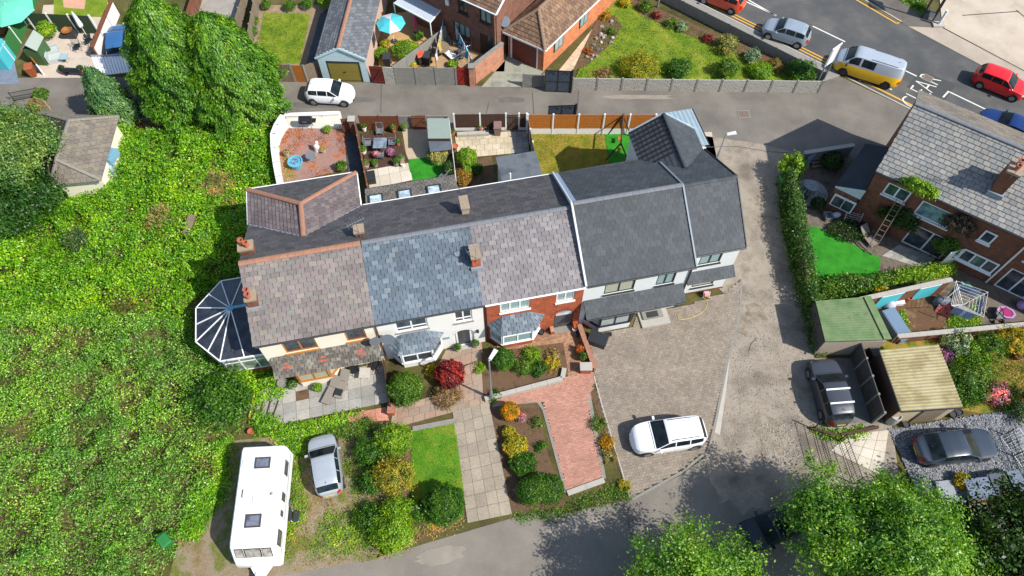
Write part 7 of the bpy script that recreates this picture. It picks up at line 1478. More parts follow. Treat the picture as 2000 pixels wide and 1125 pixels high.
for x in (-.42,.42): obj('pane',MB().box(x-.36,x+.36,-.07,-.055,1.0,1.9),M_GLASS,t)
# climbers on the cottage wall
def climber(label,px,py,rx,rz,zc,n,mat,size=.13):
    x,z=RF.wall(px,py,rw0); b=RF.L(x,rw0-.25); t=thing('climbing_plant',label,'climber',b,RF.a); P_,D_=crownpts([(0,0,zc,rx,.35,rz)],n,.8,.6,.3); link('foliage',leafmesh('foliage',P_,D_,mat,size),t); m=MB(); m.tube([(0,.15,0),(.1,.2,zc*.5),(0,.15,zc)],[.04,.03,.015],5); obj('stem',m,M_BARK,t)
climber('bright climber spilling over the cottage eave',1790,372,1.2,.8,5.2,5000,L_LIME); climber('dark creeper around the propped ladder on the cottage wall',1740,445,1.3,1.3,1.9,6000,L_DARK); climber('bare twiggy creeper under the cottage eave',1880,430,1.0,1.2,3.6,3500,leafmat('twig',[alb(110,92,78),alb(92,80,66),alb(120,110,90)],.2,2)); climber('green creeper beside the patio doors',1850,480,.8,1.0,1.5,3500,L_SHRUB)
a=G(1695,497); b=Vector((*RF.L(RF.wall(1748,405,rw0)[0],rw0-.1).xy,3.6)); t=thing('ladder','pale timber ladder propped against the creeper covered wall','ladder',a); v=b-a; side=Vector((v.y,-v.x,0)).normalized()*.22
for s in (-1,1): obj('stile',MB().bar(side*s,v+side*s,.045,.06),M_WOODG,t)
for i in range(1,11): obj('rung',MB().bar(v*(i/11)-side,v*(i/11)+side,.03,.03),M_WOODG,t)
# hedges
def hedge(label,polypx,n,mat,h0,h1,size,seed,edge=.35):
    c=G(*polypx[0]); t=thing('hedge',label,'hedge',c); f=thicket('foliage',None,None,polypx,n,mat,h0,h1,size,seed,.9,.55,.9,.5,edge)
    f.parent=t; f.location=-c; del f['kind']
    rn=random.Random(seed); m=MB()
    for x,y in scatter_px(polypx,10,rn): p=G(x,y)-c; m.tube([p,p+Vector((rn.uniform(-.2,.2),rn.uniform(-.2,.2),h0*.9))],[.03,.015],5)
    obj('stems',m,M_BARK,t); return t
hedge('tall dark hedge between the gravel lane and the board fence',[(1518,352),(1546,348),(1560,440),(1580,540),(1612,690),(1586,690),(1556,580),(1530,470)],26000,leafmat('leaf_hedge',[alb(52,92,28),alb(72,116,36),alb(92,134,44)],.3,.8),1.3,1.9,.13,61)
hedge('bright leafy hedge between the fake lawn and turquoise panelled wall',[(1588,565),(1640,550),(1700,552),(1722,540),(1730,558),(1700,580),(1640,590),(1592,588)],11000,L_SHRUB,.9,1.5,.14,62)
hedge('yellow green shrubs above the turquoise panelled wall',[(1730,540),(1790,530),(1850,520),(1858,535),(1800,550),(1735,560)],6500,L_LIME,.6,1.3,.12,63)
bush('garden_shrub','bright tufty shrub at the lane corner of the cottage garden','shrub',1545,330,.75,2.0,L_LIME,4500,.16,rough=.4)
fence('timber_fence','thin weathered board fence inside the tall lane hedge',TP(1550,338,1.7),TP(1579,540,1.7),7,1.65,'v',M_WOODG,M_WOODG,.07)
wheelie('green wheelie bin lid showing in the tall lane hedge',1525,365,.3,plain('bin_green',alb(70,130,66),.6))
wheelie('green wheelie bin lying at the scrub edge by the caravan',334,1062,.8,plain('bin_green2',alb(44,130,62),.6))
fence('garden_wall','pale rendered wall along the lane beside the cottage extension',G(1560,320),G(1655,305),3,1.2,'brick',M_CONCP,M_CONCL,cat='wall')
gate('timber_gate','pale blue grey gate leaning in the shaded yard corner',G(1568,328),G(1584,318),1.2,'v',plain('pale_blue_paint',alb(150,172,200),.7)); gate('timber_gate','blue grey side gate between the lane wall and extension',G(1655,332),G(1672,308),1.4,'v',plain('pale_blue_paint',()))
c=G(1583,377); t=struct(link('round_patio',None,None,(c.x,c.y,.02))); obj('slab_disc',MB().lathe([(0,0),(1.15,0),(1.15,.05),(0,.05)],(0,0,0),28),M_CONCL,t)
for i in range(9): a=.698*i; obj('paver',MB().add([(.5*math.cos(a+.03),.5*math.sin(a+.03),.055),(1.12*math.cos(a+.03),1.12*math.sin(a+.03),.055),(1.12*math.cos(a+.67),1.12*math.sin(a+.67),.055),(.5*math.cos(a+.67),.5*math.sin(a+.67),.055)],[(0,1,2,3)]),M_FLAGG,t)
rtable('round mosaic topped table on the circular patio',1585,362,.5,.7,M_BLACK,blotch('mosaic',[alb(120,130,134),alb(190,196,196)],12,.5,.2,60,.3)); chair('black metal chair on the circular patio',1570,385,R(140),M_BLACK); chair('dark chair beside the circular patio',1600,400,R(250),M_BLACK)
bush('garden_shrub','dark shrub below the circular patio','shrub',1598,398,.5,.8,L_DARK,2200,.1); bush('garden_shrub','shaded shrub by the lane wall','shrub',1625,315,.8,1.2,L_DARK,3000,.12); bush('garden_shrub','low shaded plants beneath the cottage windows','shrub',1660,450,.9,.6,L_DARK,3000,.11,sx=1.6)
t=thing('log_store','weathered timber bench stacked by the shaded lane wall','bench',(*G(1605,322).xy,0),R(10))
for i in range(3): obj('plank',MB().box(-.9,.9,-.3+i*.22,-.12+i*.22,.2+i*.15,.26+i*.15),M_WOODG,t)
for x in (-.7,.7): obj('leg',MB().box(x-.05,x+.05,-.3,.3,0,.2),M_WOODG,t)
t=thing('clothes_horse','white folding clothes airer in front of the cottage windows','airer',(*G(1660,432).xy,0),RF.a+.3)
for s in (-1,1): obj('side_frame',MB().tube([(s*.5,-.4,0),(s*.5,.1,1.0),(s*.5,.5,0)],.015,5),M_UPVC,t)
for i in range(7): y=-.35+i*.08; obj('rail',MB().tube([(-.5,y,.1+.11*i),(.5,y,.1+.11*i)],.01,4),M_UPVC,t)
t=thing('reclining_chair','grey folding recliner beside the ladder','chair',(*G(1692,468).xy,0),R(30)); obj('seat',MB().slab([(-.3,-.7,.25),(.3,-.7,.25),(.3,.1,.35),(-.3,.1,.35)],.04),plain('seat_taupe',alb(138,128,120),.9),t); obj('backrest',MB().slab([(-.3,.12,.36),(.3,.12,.36),(.3,.75,.85),(-.3,.75,.85)],.04),plain('seat_taupe',()),t)
for x in (-.28,.28):
    for y in (-.6,.3): obj('leg',MB().tube([(x,y,0),(x,y,.3)],.015,5),M_STEEL,t)
c=G(1620,425); t=thing('toy_box','open grey crate with a pale cloth in the cottage yard','crate',(c.x,c.y,0),R(10)); obj('crate',MB().box(-.45,.1,-.3,.3,0,.04).box(-.45,-.41,-.3,.3,0,.35).box(.06,.1,-.3,.3,0,.35).box(-.41,.06,-.3,-.26,0,.35).box(-.41,.06,.26,.3,0,.35),M_STEEL,t); obj('cloth',MB().lathe([(.0,.1),(.3,.12),(.33,.3),(.15,.42),(0,.45)],(.4,0,0),9,sx=1.1,sy=.7),plain('cloth_blue_white',alb(196,206,226),.9,var=.2,scale=8),t,smooth=60)
slabarea('cottage_patio',[(1722,500),(1800,525),(1830,505),(1755,478)],5,3,M_FLAGG,6,parity=1)
# wall with turquoise panels
A=G(1650,612); B=G(1832,572); t=fence('panelled_wall','old stone coped wall with turquoise painted panels facing the muddy yard',A,B,4,1.7,'brick',M_BRICKO,M_CONCL,cat='wall'); ang=math.atan2((B-A).y,(B-A).x); WFm=Frame(A.x,A.y,ang)
for pa_,pb_ in ((1723,1766),(1782,1822)):
    x0=WFm.wall(pa_,580,-.12)[0]; x1=WFm.wall(pb_,572,-.12)[0]; obj('turquoise_panel',MB().box(x0,x1,-.14,-.115,.1,1.6),M_TURQ,t); obj('panel_rim',MB().box(x0,x1,-.16,-.115,1.6,1.66),M_WHITEP,t)
potted('yellow flowering shrub at the end of the turquoise panels',1713,585,.3,.3,M_TERRA,L_YELL,1800,.9,.55,.1,name='potted_shrub'); potted('tall terracotta jar between the turquoise panels',1769,588,.2,.55,M_TERRA,L_DRY,0)
t=thing('cool_box','white lidded box below the turquoise panel','box',(*G(1752,592).xy,0)); obj('body',MB().box(-.3,.3,-.2,.2,0,.3),M_UPVC,t); obj('lid',MB().box(-.32,.32,-.22,.22,.3,.36),M_UPVC,t)
c=G(1735,598); t=thing('bagged_laundry','pale plastic sack beside the yellow shrub','sack',(c.x,c.y,0)); obj('sack',MB().lathe([(.0,0),(.4,.02),(.42,.25),(.2,.5),(.05,.6),(0,.6)],(0,0,0),9,sx=1.0,sy=.7),plain('sack_white',alb(206,212,226),.5,var=.25,scale=6),t,smooth=70); obj('tie',MB().lathe([(.05,.5),(.09,.54),(.05,.58)],(0,0,0),8),M_BLACK,t)
fence('timber_fence','rusty corrugated low fence by the green roofed shed',G(1588,605),G(1640,600),1,1.1,'v',plain('rusty_sheet',alb(132,62,50),.7,var=.2),M_UPVC,.06)
# green roofed shed
q=[G(1593,588,2.05),G(1697,579,2.25),G(1738,663,2.25),G(1612,667,2.05)]; o_=Vector((q[3].x,q[3].y,0)); t=thing('green_roof_shed','shed with green ribbed sheet roof and dark boarded side by the lane','shed',o_); P=[p-o_ for p in q]; n_=17
M_GRF=blotch('green_sheet',[alb(92,122,78),alb(110,138,90),alb(128,146,104),alb(100,126,84)],.9,.8,.1,40,.08)
for i in range(n_):
    a,b=i/n_,(i+.94)/n_; obj('roof_sheet',MB().slab([P[0].lerp(P[3],a),P[1].lerp(P[2],a),P[1].lerp(P[2],b),P[0].lerp(P[3],b)],.05),M_GRF,t)
obj('roof_deck',MB().slab([p-Vector((0,0,.06)) for p in P],.05),M_DARKP,t); c_=sum(P,Vector())/4; base=[Vector(((p.x-c_.x)*.97+c_.x,(p.y-c_.y)*.97+c_.y,0)) for p in P]
obj('wall',MB().prism([(p.x,p.y) for p in base],0,1.93),plain('pebble_dash',alb(190,176,158),.95,var=.25,scale=9,bump=.5,bscale=50),t)
A_,B_=base[3],base[0]; n2=(B_-A_).normalized(); nrm=Vector((-n2.y,n2.x,0)); k=11
for i in range(k): p=A_.lerp(B_,(i+.03)/k); q2=A_.lerp(B_,(i+.97)/k); obj('side_board',MB().bar(p+nrm*.03+Vector((0,0,.96)),q2+nrm*.03+Vector((0,0,.96)),.04,1.9),plain('grey_boards',alb(88,82,80),.9,var=.25,scale=5),t)
fl_=Vector((0,0,.05)); obj('roof_flashing',MB().slab([P[1]+Vector((-.35,0,.06)),P[1]+Vector((.1,0,.06)),P[2]+Vector((.1,0,.06)),P[2]+Vector((-.35,0,.06))],.02),M_GRF,t)
c=G(1746,640); t=thing('metal_locker','blue grey metal locker lying beside the green roofed shed','locker',(c.x,c.y,0),R(-72)); obj('body',MB().box(-1.1,1.1,-.45,.45,0,.55),plain('locker_blue',alb(122,146,172),.4,var=.08),t); obj('door',MB().box(-1.0,1.0,-.4,.4,.55,.57),plain('locker_blue',()),t)
# concrete slab fence and cream garage
fence('concrete_fence','dark concrete slab fence beside the grey sport utility car',G(1659,690),G(1703,826),4,1.75,'slab',plain('dark_concrete',alb(92,88,84),.9,var=.3,scale=3),M_CONCP,.12)
q=[G(1718,684,2.25),G(1833,673,2.35),G(1881,795,2.35),G(1760,803,2.25)]; o_=Vector((q[3].x,q[3].y,0)); t=thing('cream_roof_garage','garage with cream corrugated sheet roof beside the gravel yard','garage',o_); P=[p-o_ for p in q]
m=MB(); rows=[]; K=60
for i in range(K+1):
    f=i/K; zz=.035*math.sin(i*math.pi/1.5); a=P[0].lerp(P[3],f); b=P[1].lerp(P[2],f); rows.append([a.lerp(b,s/4)+Vector((0,0,zz+.02)) for s in range(5)])
m.grid(rows); M_CRF=blotch('cream_sheet',[alb(164,152,112),alb(184,172,130),alb(194,184,146)],.9,.85,.15,30,.1,lo=.4,hi=.6); obj('roof',m,M_CRF,t,smooth=60); c_=sum(P,Vector())/4; base=[Vector(((p.x-c_.x)*.94+c_.x,(p.y-c_.y)*.94+c_.y,0)) for p in P]
obj('wall',MB().prism([(p.x,p.y) for p in base],0,2.15),plain('cream_boards',alb(206,188,158),.9,var=.15,scale=3),t); obj('side_cladding',MB().bar(base[3]+Vector((-.04,0,1.05)),base[0]+Vector((-.04,0,1.05)),.06,2.1),M_WOODD,t)
obj('door',MB().bar(base[3].lerp(base[2],.45)+Vector((0,-.04,.95)),base[3].lerp(base[2],.85)+Vector((0,-.04,.95)),.06,1.9),M_WOODG,t); obj('fascia',MB().bar(P[3]+Vector((0,-.03,-.05)),P[2]+Vector((0,-.03,-.05)),.05,.16).bar(P[0]+Vector((-.03,0,-.03)),P[3]+Vector((-.03,0,-.03)),.05,.12),M_DARKP,t)
c=G(1737,822); t=thing('water_butt','pale grey round water butt at the garage corner','water butt',(c.x,c.y,0)); obj('barrel',MB().lathe([(.3,0),(.36,.3),(.37,.7),(.33,1.0),(.28,1.0),(.3,.9),(0,.9)],(0,0,0),16),plain('butt_grey',alb(186,188,186),.6),t,smooth=50); obj('band',MB().lathe([(.365,.5),(.38,.53),(.365,.56)],(0,0,0),16),M_STEEL,t)
wheelie('dark bin between the slab fence and cream roofed garage',1697,700,.2,M_DARKP)
# iron gates and threshold
fence('steel_railing','open black iron railing gate across the pale entrance slabs',G(1638,862),G(1668,945),1,1.25,'rail',M_BLACK,M_BLACK,.06); fence('steel_railing','black iron railing gate beside the gravel lane edge',G(1588,838),G(1612,925),1,1.25,'rail',M_BLACK,M_BLACK,.06)
m=MB(); t=thing('timber_edging','old timber sleepers edging the weedy strip by the railings','edging',G(1580,836))
for a,b in (((1582,836),(1640,852)),((1642,850),(1715,834))): obj('sleeper',MB().bar(G(*a,.1)-G(1580,836),G(*b,.1)-G(1580,836),.16,.2),M_WOODD,t)
thicket('railing_weeds','green weeds along the timber sleepers by the railings','weeds',[(1585,838),(1640,845),(1690,836),(1690,848),(1640,862),(1600,852)],1800,L_LIME,.05,.3,.12,71)
# bin store, pallets and frame at lower right
for px,py,sx_,sy_,sz,rz,mm,lb in ((1915,952,.7,.5,.8,.1,plain('box_blue_grey',alb(112,126,146),.5),'blue grey storage chest under the dark tree'),(1955,942,.55,.5,.8,.15,plain('box_slate',alb(84,92,106),.5),'slate coloured storage chest under the dark tree'),(1985,938,.4,.5,.8,.2,plain('box_blue_grey',()),'tall blue grey chest at the yard edge'),(1860,960,.7,.6,.3,.1,M_STEEL,'low pale metal tray by the yellow shrub')):
    c=G(px,py,sz); t=thing('storage_chest',lb,'chest',(c.x,c.y,0),rz); obj('body',MB().box(-sx_,sx_,-sy_,sy_,0,sz*.88),mm,t); obj('lid',MB().box(-sx_-.04,sx_+.04,-sy_-.04,sy_+.04,sz*.88,sz),mm,t)
c=G(1895,965); t=thing('timber_pallet','pale slatted pallet beside the storage chest','pallet',(c.x,c.y,0),.3)
for i in range(6): obj('slat',MB().box(-.6,.6,-.5+i*.18,-.38+i*.18,.1,.13),M_WOODG,t)
for x in (-.5,0,.5): obj('bearer',MB().box(x-.05,x+.05,-.5,.55,0,.1),M_WOODG,t)
c=G(1985,880); t=thing('wire_cage','white wire frame panel leaning in the gravel yard','frame',(c.x,c.y,0),R(-70))
for i in range(12): obj('wire',MB().tube([(-1.0+i*.18,-.4,.1),(-1.0+i*.18,.45,.75)],.014,4),M_UPVC,t)
for a,b in (((-1.0,-.4,.1),(.98,-.4,.1)),((-1.0,.45,.75),(.98,.45,.75))): obj('frame_bar',MB().tube([a,b],.022,5),M_UPVC,t)
bush('garden_shrub','small yellow shrub at the lower edge of the gravel yard','shrub',1880,940,.5,.8,L_YELL,2200,.09)
for px,py,rr_,lb in ((1767,832,.2,'small black pot on the gravel by the garage door'),(1858,812,.22,'black bucket at the corner of the cream roofed garage'),(1870,808,.2,'dark tub near the blue toy on the gravel')): potted(lb,px,py,rr_,.3,M_DARKP,L_DRY,0)
fence('steel_railing','dark green railing at the right edge of the gravel yard',G(1960,850),G(1995,935),2,1.0,'rail',plain('green_rail',alb(36,72,52),.5),plain('green_rail',()),.06)
# muddy yard
fence('garden_wall','stone coped old brick wall below the muddy yard',G(1742,668),G(2040,640),5,.8,'brick',M_BRICKO,M_CONCL,cat='wall')
c=G(1862,612); t=thing('rotary_airer','white rotary clothes airer in the muddy yard','airer',(c.x,c.y,0),.35); obj('pole',MB().tube([(0,0,0),(0,0,1.9)],.025,7),M_UPVC,t); tips=[]
for i in range(4): a=1.571*i; tip=(1.35*math.cos(a),1.35*math.sin(a),1.95); tips.append(Vector(tip)); obj('arm',MB().tube([(0,0,1.15),tip],.018,5),M_UPVC,t)
for k in range(2,8):
    f=k/7
    for i in range(4): a_=tips[i]; b_=tips[(i+1)%4]; z=Vector((0,0,1.15)); obj('cord',MB().tube([z+(a_-z)*f,z+(b_-z)*f],.009,4),M_UPVC,t)
for i,f in ((0,.95),(2,.9),(3,.9)):
    a_=tips[i]; b_=tips[(i+1)%4]; z=Vector((0,0,1.15)); p=z+(a_-z)*f; q2=z+(b_-z)*f; rows=[[p.lerp(q2,.15+.7*s/5)+Vector((.04*math.sin(s*2),.04*math.cos(s*2.3),-.8*r_/4)) for s in range(6)] for r_ in range(5)]; mm=MB(); mm.grid(rows); obj('garment',mm,plain('cloth_bw',alb(150,170,206),.9,var=.4,scale=9),t)
c=G(1885,575); t=thing('toy_slide','pale green plastic slide behind the rotary airer','slide',(c.x,c.y,0),R(80)); M_MINT=plain('mint_plastic',alb(140,206,170),.5,var=.06); mm=MB(); rows=[]
for i in range(9): f=i/8; rows.append([(-.9+1.8*f,y,1.05*(1-f)**1.3+.08+(.12 if abs(y)>.2 else 0)) for y in (-.26,-.24,0,.24,.26)])
mm.grid(rows); obj('chute',mm,M_MINT,t,smooth=40); obj('ladder_frame',MB().tube([(-.9,-.24,1.1),(-1.25,-.26,0)],.03,6).tube([(-.9,.24,1.1),(-1.25,.26,0)],.03,6).tube([(-1.05,-.25,.6),(-1.05,.25,.6)],.03,6),plain('slide_green',alb(54,120,80),.5),t)
c=G(1963,612,.3); t=thing('toy_play_table','lilac plastic play table with magenta tray in the yard','play table',(c.x,c.y,0),R(-20)); M_LIL=plain('lilac_plastic',alb(190,160,214),.5); obj('table',MB().lathe([(.5,0),(.52,.38),(.58,.4),(.58,.46),(.45,.46),(.43,.38)],(0,0,0),8,sx=1,sy=.75),M_LIL,t); obj('tray',MB().lathe([(0,.4),(.44,.4),(.44,.42),(0,.42)],(0,0,0),8,sx=1,sy=.75),plain('magenta',alb(176,40,110),.6),t)
c=G(1990,600); t=thing('toy_ball','lilac ball beside the play table','ball',(c.x,c.y,0)); obj('ball',MB().lathe([(0,0),(.15,.04),(.25,.14),(.28,.28),(.25,.42),(.15,.52),(0,.56)],(0,0,0),14),M_LIL,t,smooth=60)
c=G(1842,608); t=thing('red_play_panel','red spotted board leaning by the rotary airer','board',(c.x,c.y,0),R(-35)); obj('board',MB().slab([(-.45,-.35,.05),(.45,-.35,.05),(.45,.3,.45),(-.45,.3,.45)],.04),plain('red_board',alb(196,92,76),.8),t)
for i,(x,y) in enumerate(((-.25,-.2),(.2,-.15),(0,.05),(-.28,.15),(.28,.18))): obj('spot',MB().slab([(x-.05,y-.05,.072+.615*(y+.3)),(x+.05,y-.05,.072+.615*(y+.3)),(x+.05,y+.05,.072+.615*(y+.4)),(x-.05,y+.05,.072+.615*(y+.4))],.01),M_DARKP,t)
thicket('yard_grass','patch of green grass under the rotary airer','grass',[(1850,618),(1905,605),(1912,630),(1858,648)],2600,L_LIME,.05,.25,.12,72); thicket('yard_grass','strip of green weeds beside the blue grey locker','weeds',[(1750,610),(1765,612),(1772,645),(1758,655)],1000,L_LIME,.05,.25,.12,73)
t=thing('yard_clutter_frame','dark folded pushchair frame near the yard wall','pushchair',(*G(1945,622).xy,0)); obj('frame',MB().tube([(-.3,-.3,.1),(-.1,.1,.7),(.2,.3,1.0)],.025,6).tube([(.3,-.3,.1),(.1,.1,.7),(-.2,.3,1.0)],.025,6),M_BLACK,t); obj('seat',MB().slab([(-.22,-.2,.35),(.22,-.2,.35),(.22,.2,.55),(-.22,.2,.55)],.05),M_DARKP,t)
for x in (-.3,.3): obj('wheel',MB().tube([(x-.03,-.3,.12),(x+.03,-.3,.12)],.12,12),M_TYRE,t)
t=thing('storage_heap','dark covered furniture heap beside the turquoise panels','furniture',(*G(1836,592).xy,0)); obj('cover',MB().lathe([(.45,0),(.46,.3),(.38,.55),(.15,.65),(0,.66)],(0,0,0),9,sx=1.2,sy=.8),plain('tarp',alb(120,128,140),.6,var=.4,scale=6),t,smooth=60); obj('pole',MB().tube([(-.3,-.3,.3),(.5,.3,1.6)],.03,6),M_UPVC,t)
# lower right flower garden
for px,py,r,h,mm,n_,lb in ((1868,668,.8,1.0,leafmat('white_flowers',[alb(236,238,228),alb(90,140,50),alb(110,156,60),alb(226,230,216),alb(80,124,40)],.3,2),4000,'white flowering clump below the coped wall'),(1905,690,.9,.9,L_LIME,4000,'strappy green clump next to the white flowers'),(1930,678,.8,1.2,L_SHRUB,4000,'tall green clump in the lower garden'),(1975,662,.8,1.1,leafmat('yellow_flowers',[alb(226,190,30),alb(110,140,40),alb(240,206,50),alb(120,146,40)],.3,2),4500,'yellow flowering clump by the coped wall'),(1945,768,.65,.9,L_PINK,2600,'pink hydrangea clump beside the dark lawn edge'),(1895,735,1.3,1.1,L_SHRUB,7000,'broad green hedge clump beside the cream roofed garage'),(1880,765,.9,1.0,L_BOX,4500,'dark green clump at the garage corner'),(1855,700,.5,.6,L_PURP,1300,'lilac flowers beside the cream sheet roof'),(1990,790,1.0,.9,L_DARK,3500,'shaded green clump at the right lawn edge')): bush('flower_clump',lb,'shrub',px,py,r,h,mm,n_,.11,rough=.3)
potted('terracotta ring planter on the lower garden lawn',1985,698,.3,.35,M_TERRA,L_SHRUB,300)
# small things at the front of the terrace
c=G(1168,662,.5); t=thing('storage_bench','dark grey storage box beside the brick boundary pier','box',(c.x,c.y,0),R(-22)); obj('body',MB().box(-.55,.55,-.35,.35,0,.62),M_DARKF,t); obj('lid',MB().add([(-.6,-.4,.62),(.6,-.4,.62),(.6,.4,.62),(-.6,.4,.62),(-.58,-.3,.72),(.58,-.3,.72),(.58,.38,.76),(-.58,.38,.76)],[(3,2,1,0),(4,5,6,7),(0,1,5,4),(1,2,6,5),(2,3,7,6),(3,0,4,7)]),M_DARKF,t)
t=thing('boot_scraper','small black box on the drive by the bay','box',(*G(1190,655).xy,.03)); obj('box',MB().box(-.12,.12,-.1,.1,0,.2),M_BLACK,t); obj('lid',MB().box(-.13,.13,-.11,.11,.2,.23),M_BLACK,t)
fence('garden_wall','low red brick boundary wall between brick path and grey drive',G(1130,642),G(1160,726),1,.55,'brick',M_BRICK,M_TERR2,cat='wall')
t=thing('wall_pier','square brick pier with concrete cap at the end of the boundary wall','pier',G(1143,724)); obj('shaft',MB().box(-.32,.32,-.22,.22,0,.6),M_BRICK,t); obj('cap',MB().box(-.37,.37,-.27,.27,.6,.68),M_CONCL,t)
for px,py,r,pm,lm,n_,lb in ((1132,688,.22,M_TERRA,L_ORAN,350,'orange tinted plant in terracotta pot by the brick boundary wall'),(1137,702,.2,M_TERRA,L_SHRUB,600,'bushy plant in pot below the orange tinted one'),(1122,646,.16,M_WHITEP,L_SHRUB,0,'small white pot at the brick porch'),(1127,656,.14,M_DARKP,L_SHRUB,0,'small black pot at the brick porch'),(1058,652,.17,M_DARKP,L_SHRUB,0,'black tub beside the brick bay'),(895,684,.2,M_CONCL,L_BOX,350,'clipped plant in stone pot left of the charcoal door'),(930,677,.2,M_CONCL,L_BOX,350,'clipped plant in stone pot right of the charcoal door'),(553,752,.27,M_CONCP,L_SHRUB,0,'large grey tub on the weedy front patio'),(624,762,.22,plain('green_pot',alb(84,130,80),.6),L_LIME,900,'lime plant in green pot on the weedy front patio'),(576,757,.24,plain('pale_pot',alb(206,190,176),.8),L_BOX,300,'dark plant in pale trough on the weedy front patio'),(492,846,.16,M_TERRA,L_SHRUB,0,'orange pot among debris behind the caravan')): potted(lb,px,py,r,.36,pm,lm,n_)
for px,py,rz,lb in ((693,722,R(200),'black wire patio chair by the oak door'),(735,715,R(150),'black wire patio chair near the boundary fence')): chair(lb,px,py,rz,M_BLACK)
for px,py,rz,lb in ((648,762,R(70),'grey fabric sun lounger on the weedy front patio'),(668,750,R(75),'second fabric sun lounger with dark cushion on the front patio')):
    c=G(px,py,.3); t=thing('sun_lounger',lb,'lounger',(c.x,c.y,0),rz); fb=plain('lounger_grey',alb(150,142,132),.9,var=.1); obj('bed',MB().slab([(-.9,-.28,.3),(.2,-.28,.3),(.2,.28,.3),(-.9,.28,.3)],.04),fb,t); obj('backrest',MB().slab([(.22,-.28,.31),(.85,-.28,.65),(.85,.28,.65),(.22,.28,.31)],.04),fb,t)
    for x in (-.8,.15):
        for y in (-.27,.27): obj('leg',MB().tube([(x,y,0),(x,y,.28)],.018,5),M_STEEL,t)
    if 'cushion' in lb: obj('cushion',MB().box(-.75,-.35,-.22,.22,.302,.38),M_DARKF,t)
t=rtable('small white square table on the weedy front patio',712,728,.33,.5,M_UPVC,plain('table_white',alb(206,200,190),.5),True)
fence('timber_fence','thin dark boundary fence between front patio and clipped bush',G(752,712),G(765,800),3,.9,'v',M_WOODD,M_WOODD,.07); t=thing('gate_pier','small red brick gate pier at the patio entrance','pier',G(766,803)); obj('shaft',MB().box(-.18,.18,-.3,.3,0,.5),M_BRICK,t); obj('cap',MB().box(-.21,.21,-.33,.33,.5,.56),M_TERR2,t)
edging('raised_bed_edge',[(947,782),(1098,742),(1102,722)],.3,.28,M_CONCL)
m=MB(); pts=[]; 
for i in range(40): a=i/39; pts.append(G(1328+70*a-14*math.sin(a*9),(612+14*math.sin(a*6.3)-30*a*a),.05))
t=thing('garden_hose','thin yellow garden hose curled on the block drive','hose',pts[0]); obj('hose_line',MB().tube([p-pts[0] for p in pts],.018,5),plain('hose_yellow',alb(220,200,80),.6),t); 
c=G(1378,578); t=thing('hose_reel','pink and white hose reel by the end house wall','hose reel',(c.x,c.y,0.02)); obj('drum',MB().tube([(-.15,0,.25),(.15,0,.25)],.2,14),plain('reel_pink',alb(226,160,160),.6),t); obj('stand',MB().tube([(-.2,-.15,0),(-.2,0,.5),(.2,0,.5),(.2,-.15,0)],.02,6),M_UPVC,t)
t=thing('timber_planks','loose planks lying at the end of the front patio','planks',(*G(520,805).xy,.03),R(80))
for i in range(3): obj('plank',MB().obox((0,-.5+i*.42,.03),(1.6-.2*i,.07,.05),R(i*3)),M_WOODD,t)
t=thing('spirit_level','yellow plastic pipe leaning at the patio edge','pipe',(*G(493,796).xy,.0),R(85)); obj('pipe',MB().tube([(-.7,0,.1),(.7,0,.25)],.05,8),plain('yellow_plastic',alb(240,190,40),.5),t); obj('collar',MB().tube([(-.72,0,.1),(-.6,0,.115)],.065,8),plain('yellow_plastic',()),t)
t=thing('garden_bench','weathered plank seat half buried in the brambles','bench',(*G(380,455).xy,0),R(88)); obj('seat',MB().box(-.8,.8,-.25,.25,.95,1.02),M_WOODG,t); obj('leg',MB().box(-.7,-.6,-.2,.2,0,.95),M_WOODG,t); obj('leg',MB().box(.6,.7,-.2,.2,0,.95),M_WOODG,t)
# ================================================================ short grass, surface repairs, groups
L_GRASS=leafmat('grass_blade',[alb(96,136,26),alb(120,156,36),alb(146,168,54),alb(110,146,30)],.35,.5); L_GRASD=leafmat('grass_dry_blade',[alb(120,132,34),alb(156,152,56),alb(182,164,84)],.35,.7)
thicket('lawn_grass','short green grass of the front lawn by the slab path','grass',[(806,838),(888,822),(906,960),(905,1010),(835,1035),(800,960)],9000,L_GRASS,.025,.07,.07,101,.6,.3,.9,.5,.1)
thicket('lawn_grass','short mottled grass of the corner lawn by the main road','grass',[(1130,-60),(1175,-15),(1300,30),(1420,85),(1590,156),(1122,156),(1150,90),(1180,70),(1172,30)],26000,L_GRASS,.03,.08,.1,102,.6,.3,.9,.5,.1)
thicket('lawn_grass','short grass of the oblong lawn beside the slate path','grass',[(516,25),(606,28),(586,124),(498,124)],9000,L_GRASS,.025,.07,.09,103,.6,.3,.9,.5,.1)
thicket('lawn_grass','dry short grass of the lawn beside the swing frame','grass',[(1036,262),(1180,262),(1192,335),(1060,345)],9000,L_GRASD,.025,.07,.08,104,.6,.3,.9,.5,.1)
thicket('lawn_grass','rough yellowing grass of the flower garden beyond the garage','grass',[(1880,700),(2040,690),(2040,790),(1930,790)],7000,L_GRASD,.03,.12,.1,105,.6,.3,.9,.5,.1)
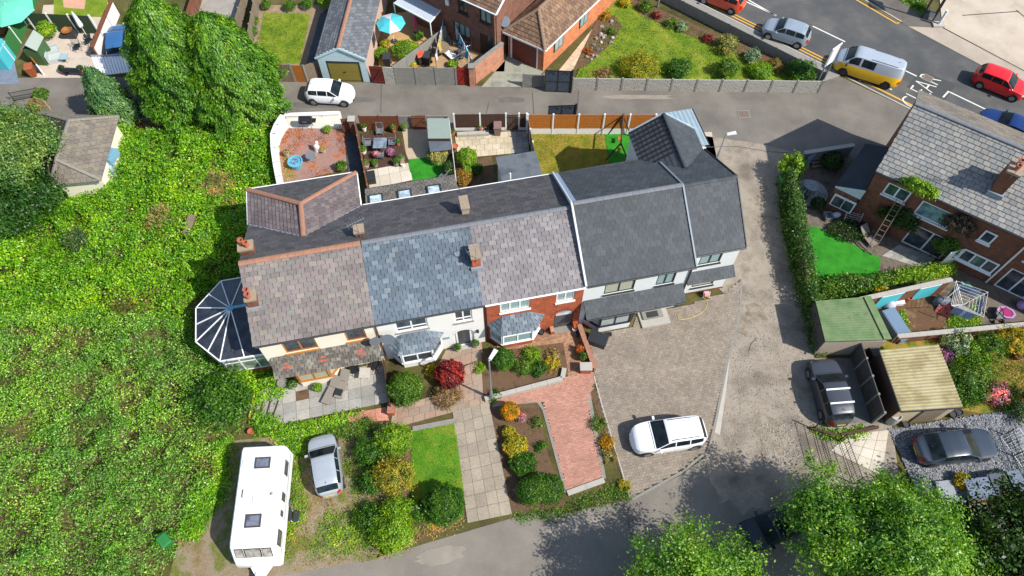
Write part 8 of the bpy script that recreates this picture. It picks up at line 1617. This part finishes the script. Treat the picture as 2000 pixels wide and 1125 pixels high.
thicket('gravel_grass','thin grass coming through the gravel around the silver hatchback','grass',[(555,870),(720,830),(760,1000),(745,1085),(570,1110)],7000,L_GRASD,.02,.09,.1,106,.7,.3,.9,.5,.3)
rn=random.Random(21)
def patch_sheet(name,px,py,w,h,mat,layer=4,jag=.12,rot=0):
    c=G(px,py); pts=[]
    for i in range(26):
        t=6.283*i/26; k=1/max(abs(math.cos(t)),abs(math.sin(t)))**.7; k*=1+rn.uniform(-jag,jag); x,y=w*k*math.cos(t)/1.2,h*k*math.sin(t)/1.2; pts.append((c.x+x*math.cos(rot)-y*math.sin(rot),c.y+x*math.sin(rot)+y*math.cos(rot)))
    sheet(name,pts,layer,mat,True)
M_PA=blotch('tarmac_patch_dark',[alb(106,102,97),alb(120,116,110)],1.2,.92,.4,60,.2); M_PB=blotch('tarmac_patch_pale',[alb(150,142,130),alb(164,155,142)],1.2,.92,.4,50,.2)
for a in ((860,1085,1.6,.5,M_PB,5,.2,.15),(1120,1030,2.2,.45,M_PB,6,.25,.2),(620,205,2.2,.35,M_PA,4,.1,0),(1250,190,3.0,.25,M_PB,4,.2,0),(1000,195,1.2,.3,M_PA,5,.15,0),(700,195,1.6,.3,M_PA,5,.15,0)): patch_sheet('tarmac_repair',*a)
GRP={'hatchback':'cars around the terrace','sport_utility_car':'cars around the terrace','saloon_car':'cars around the terrace','garden_chair':'garden chairs','potted_plant':'potted plants in the gardens','wheelie_bin':'wheelie bins','lamp_post':'street lamp posts','border_shrub':'shrubs of the corner garden','clipped_bush':'clipped bushes of the front gardens','low_plant':'low bedding plants of the front gardens','shrub':'shrub row beside the front lawn','timber_fence':'timber garden fences','garden_wall':'garden boundary walls','timber_gate':'timber garden gates'}
cnt={}
for o in list(COL.objects):
    if o.parent is None and 'label' in o:
        b=o.name.split('.')[0]; cnt.setdefault(b,[]).append(o)
for b,os_ in cnt.items():
    if len(os_)>1:
        for o in os_:
            if 'group' not in o and o.get('kind')!='stuff': o['group']=GRP.get(b,b.replace('_',' ')+' group of the gardens')
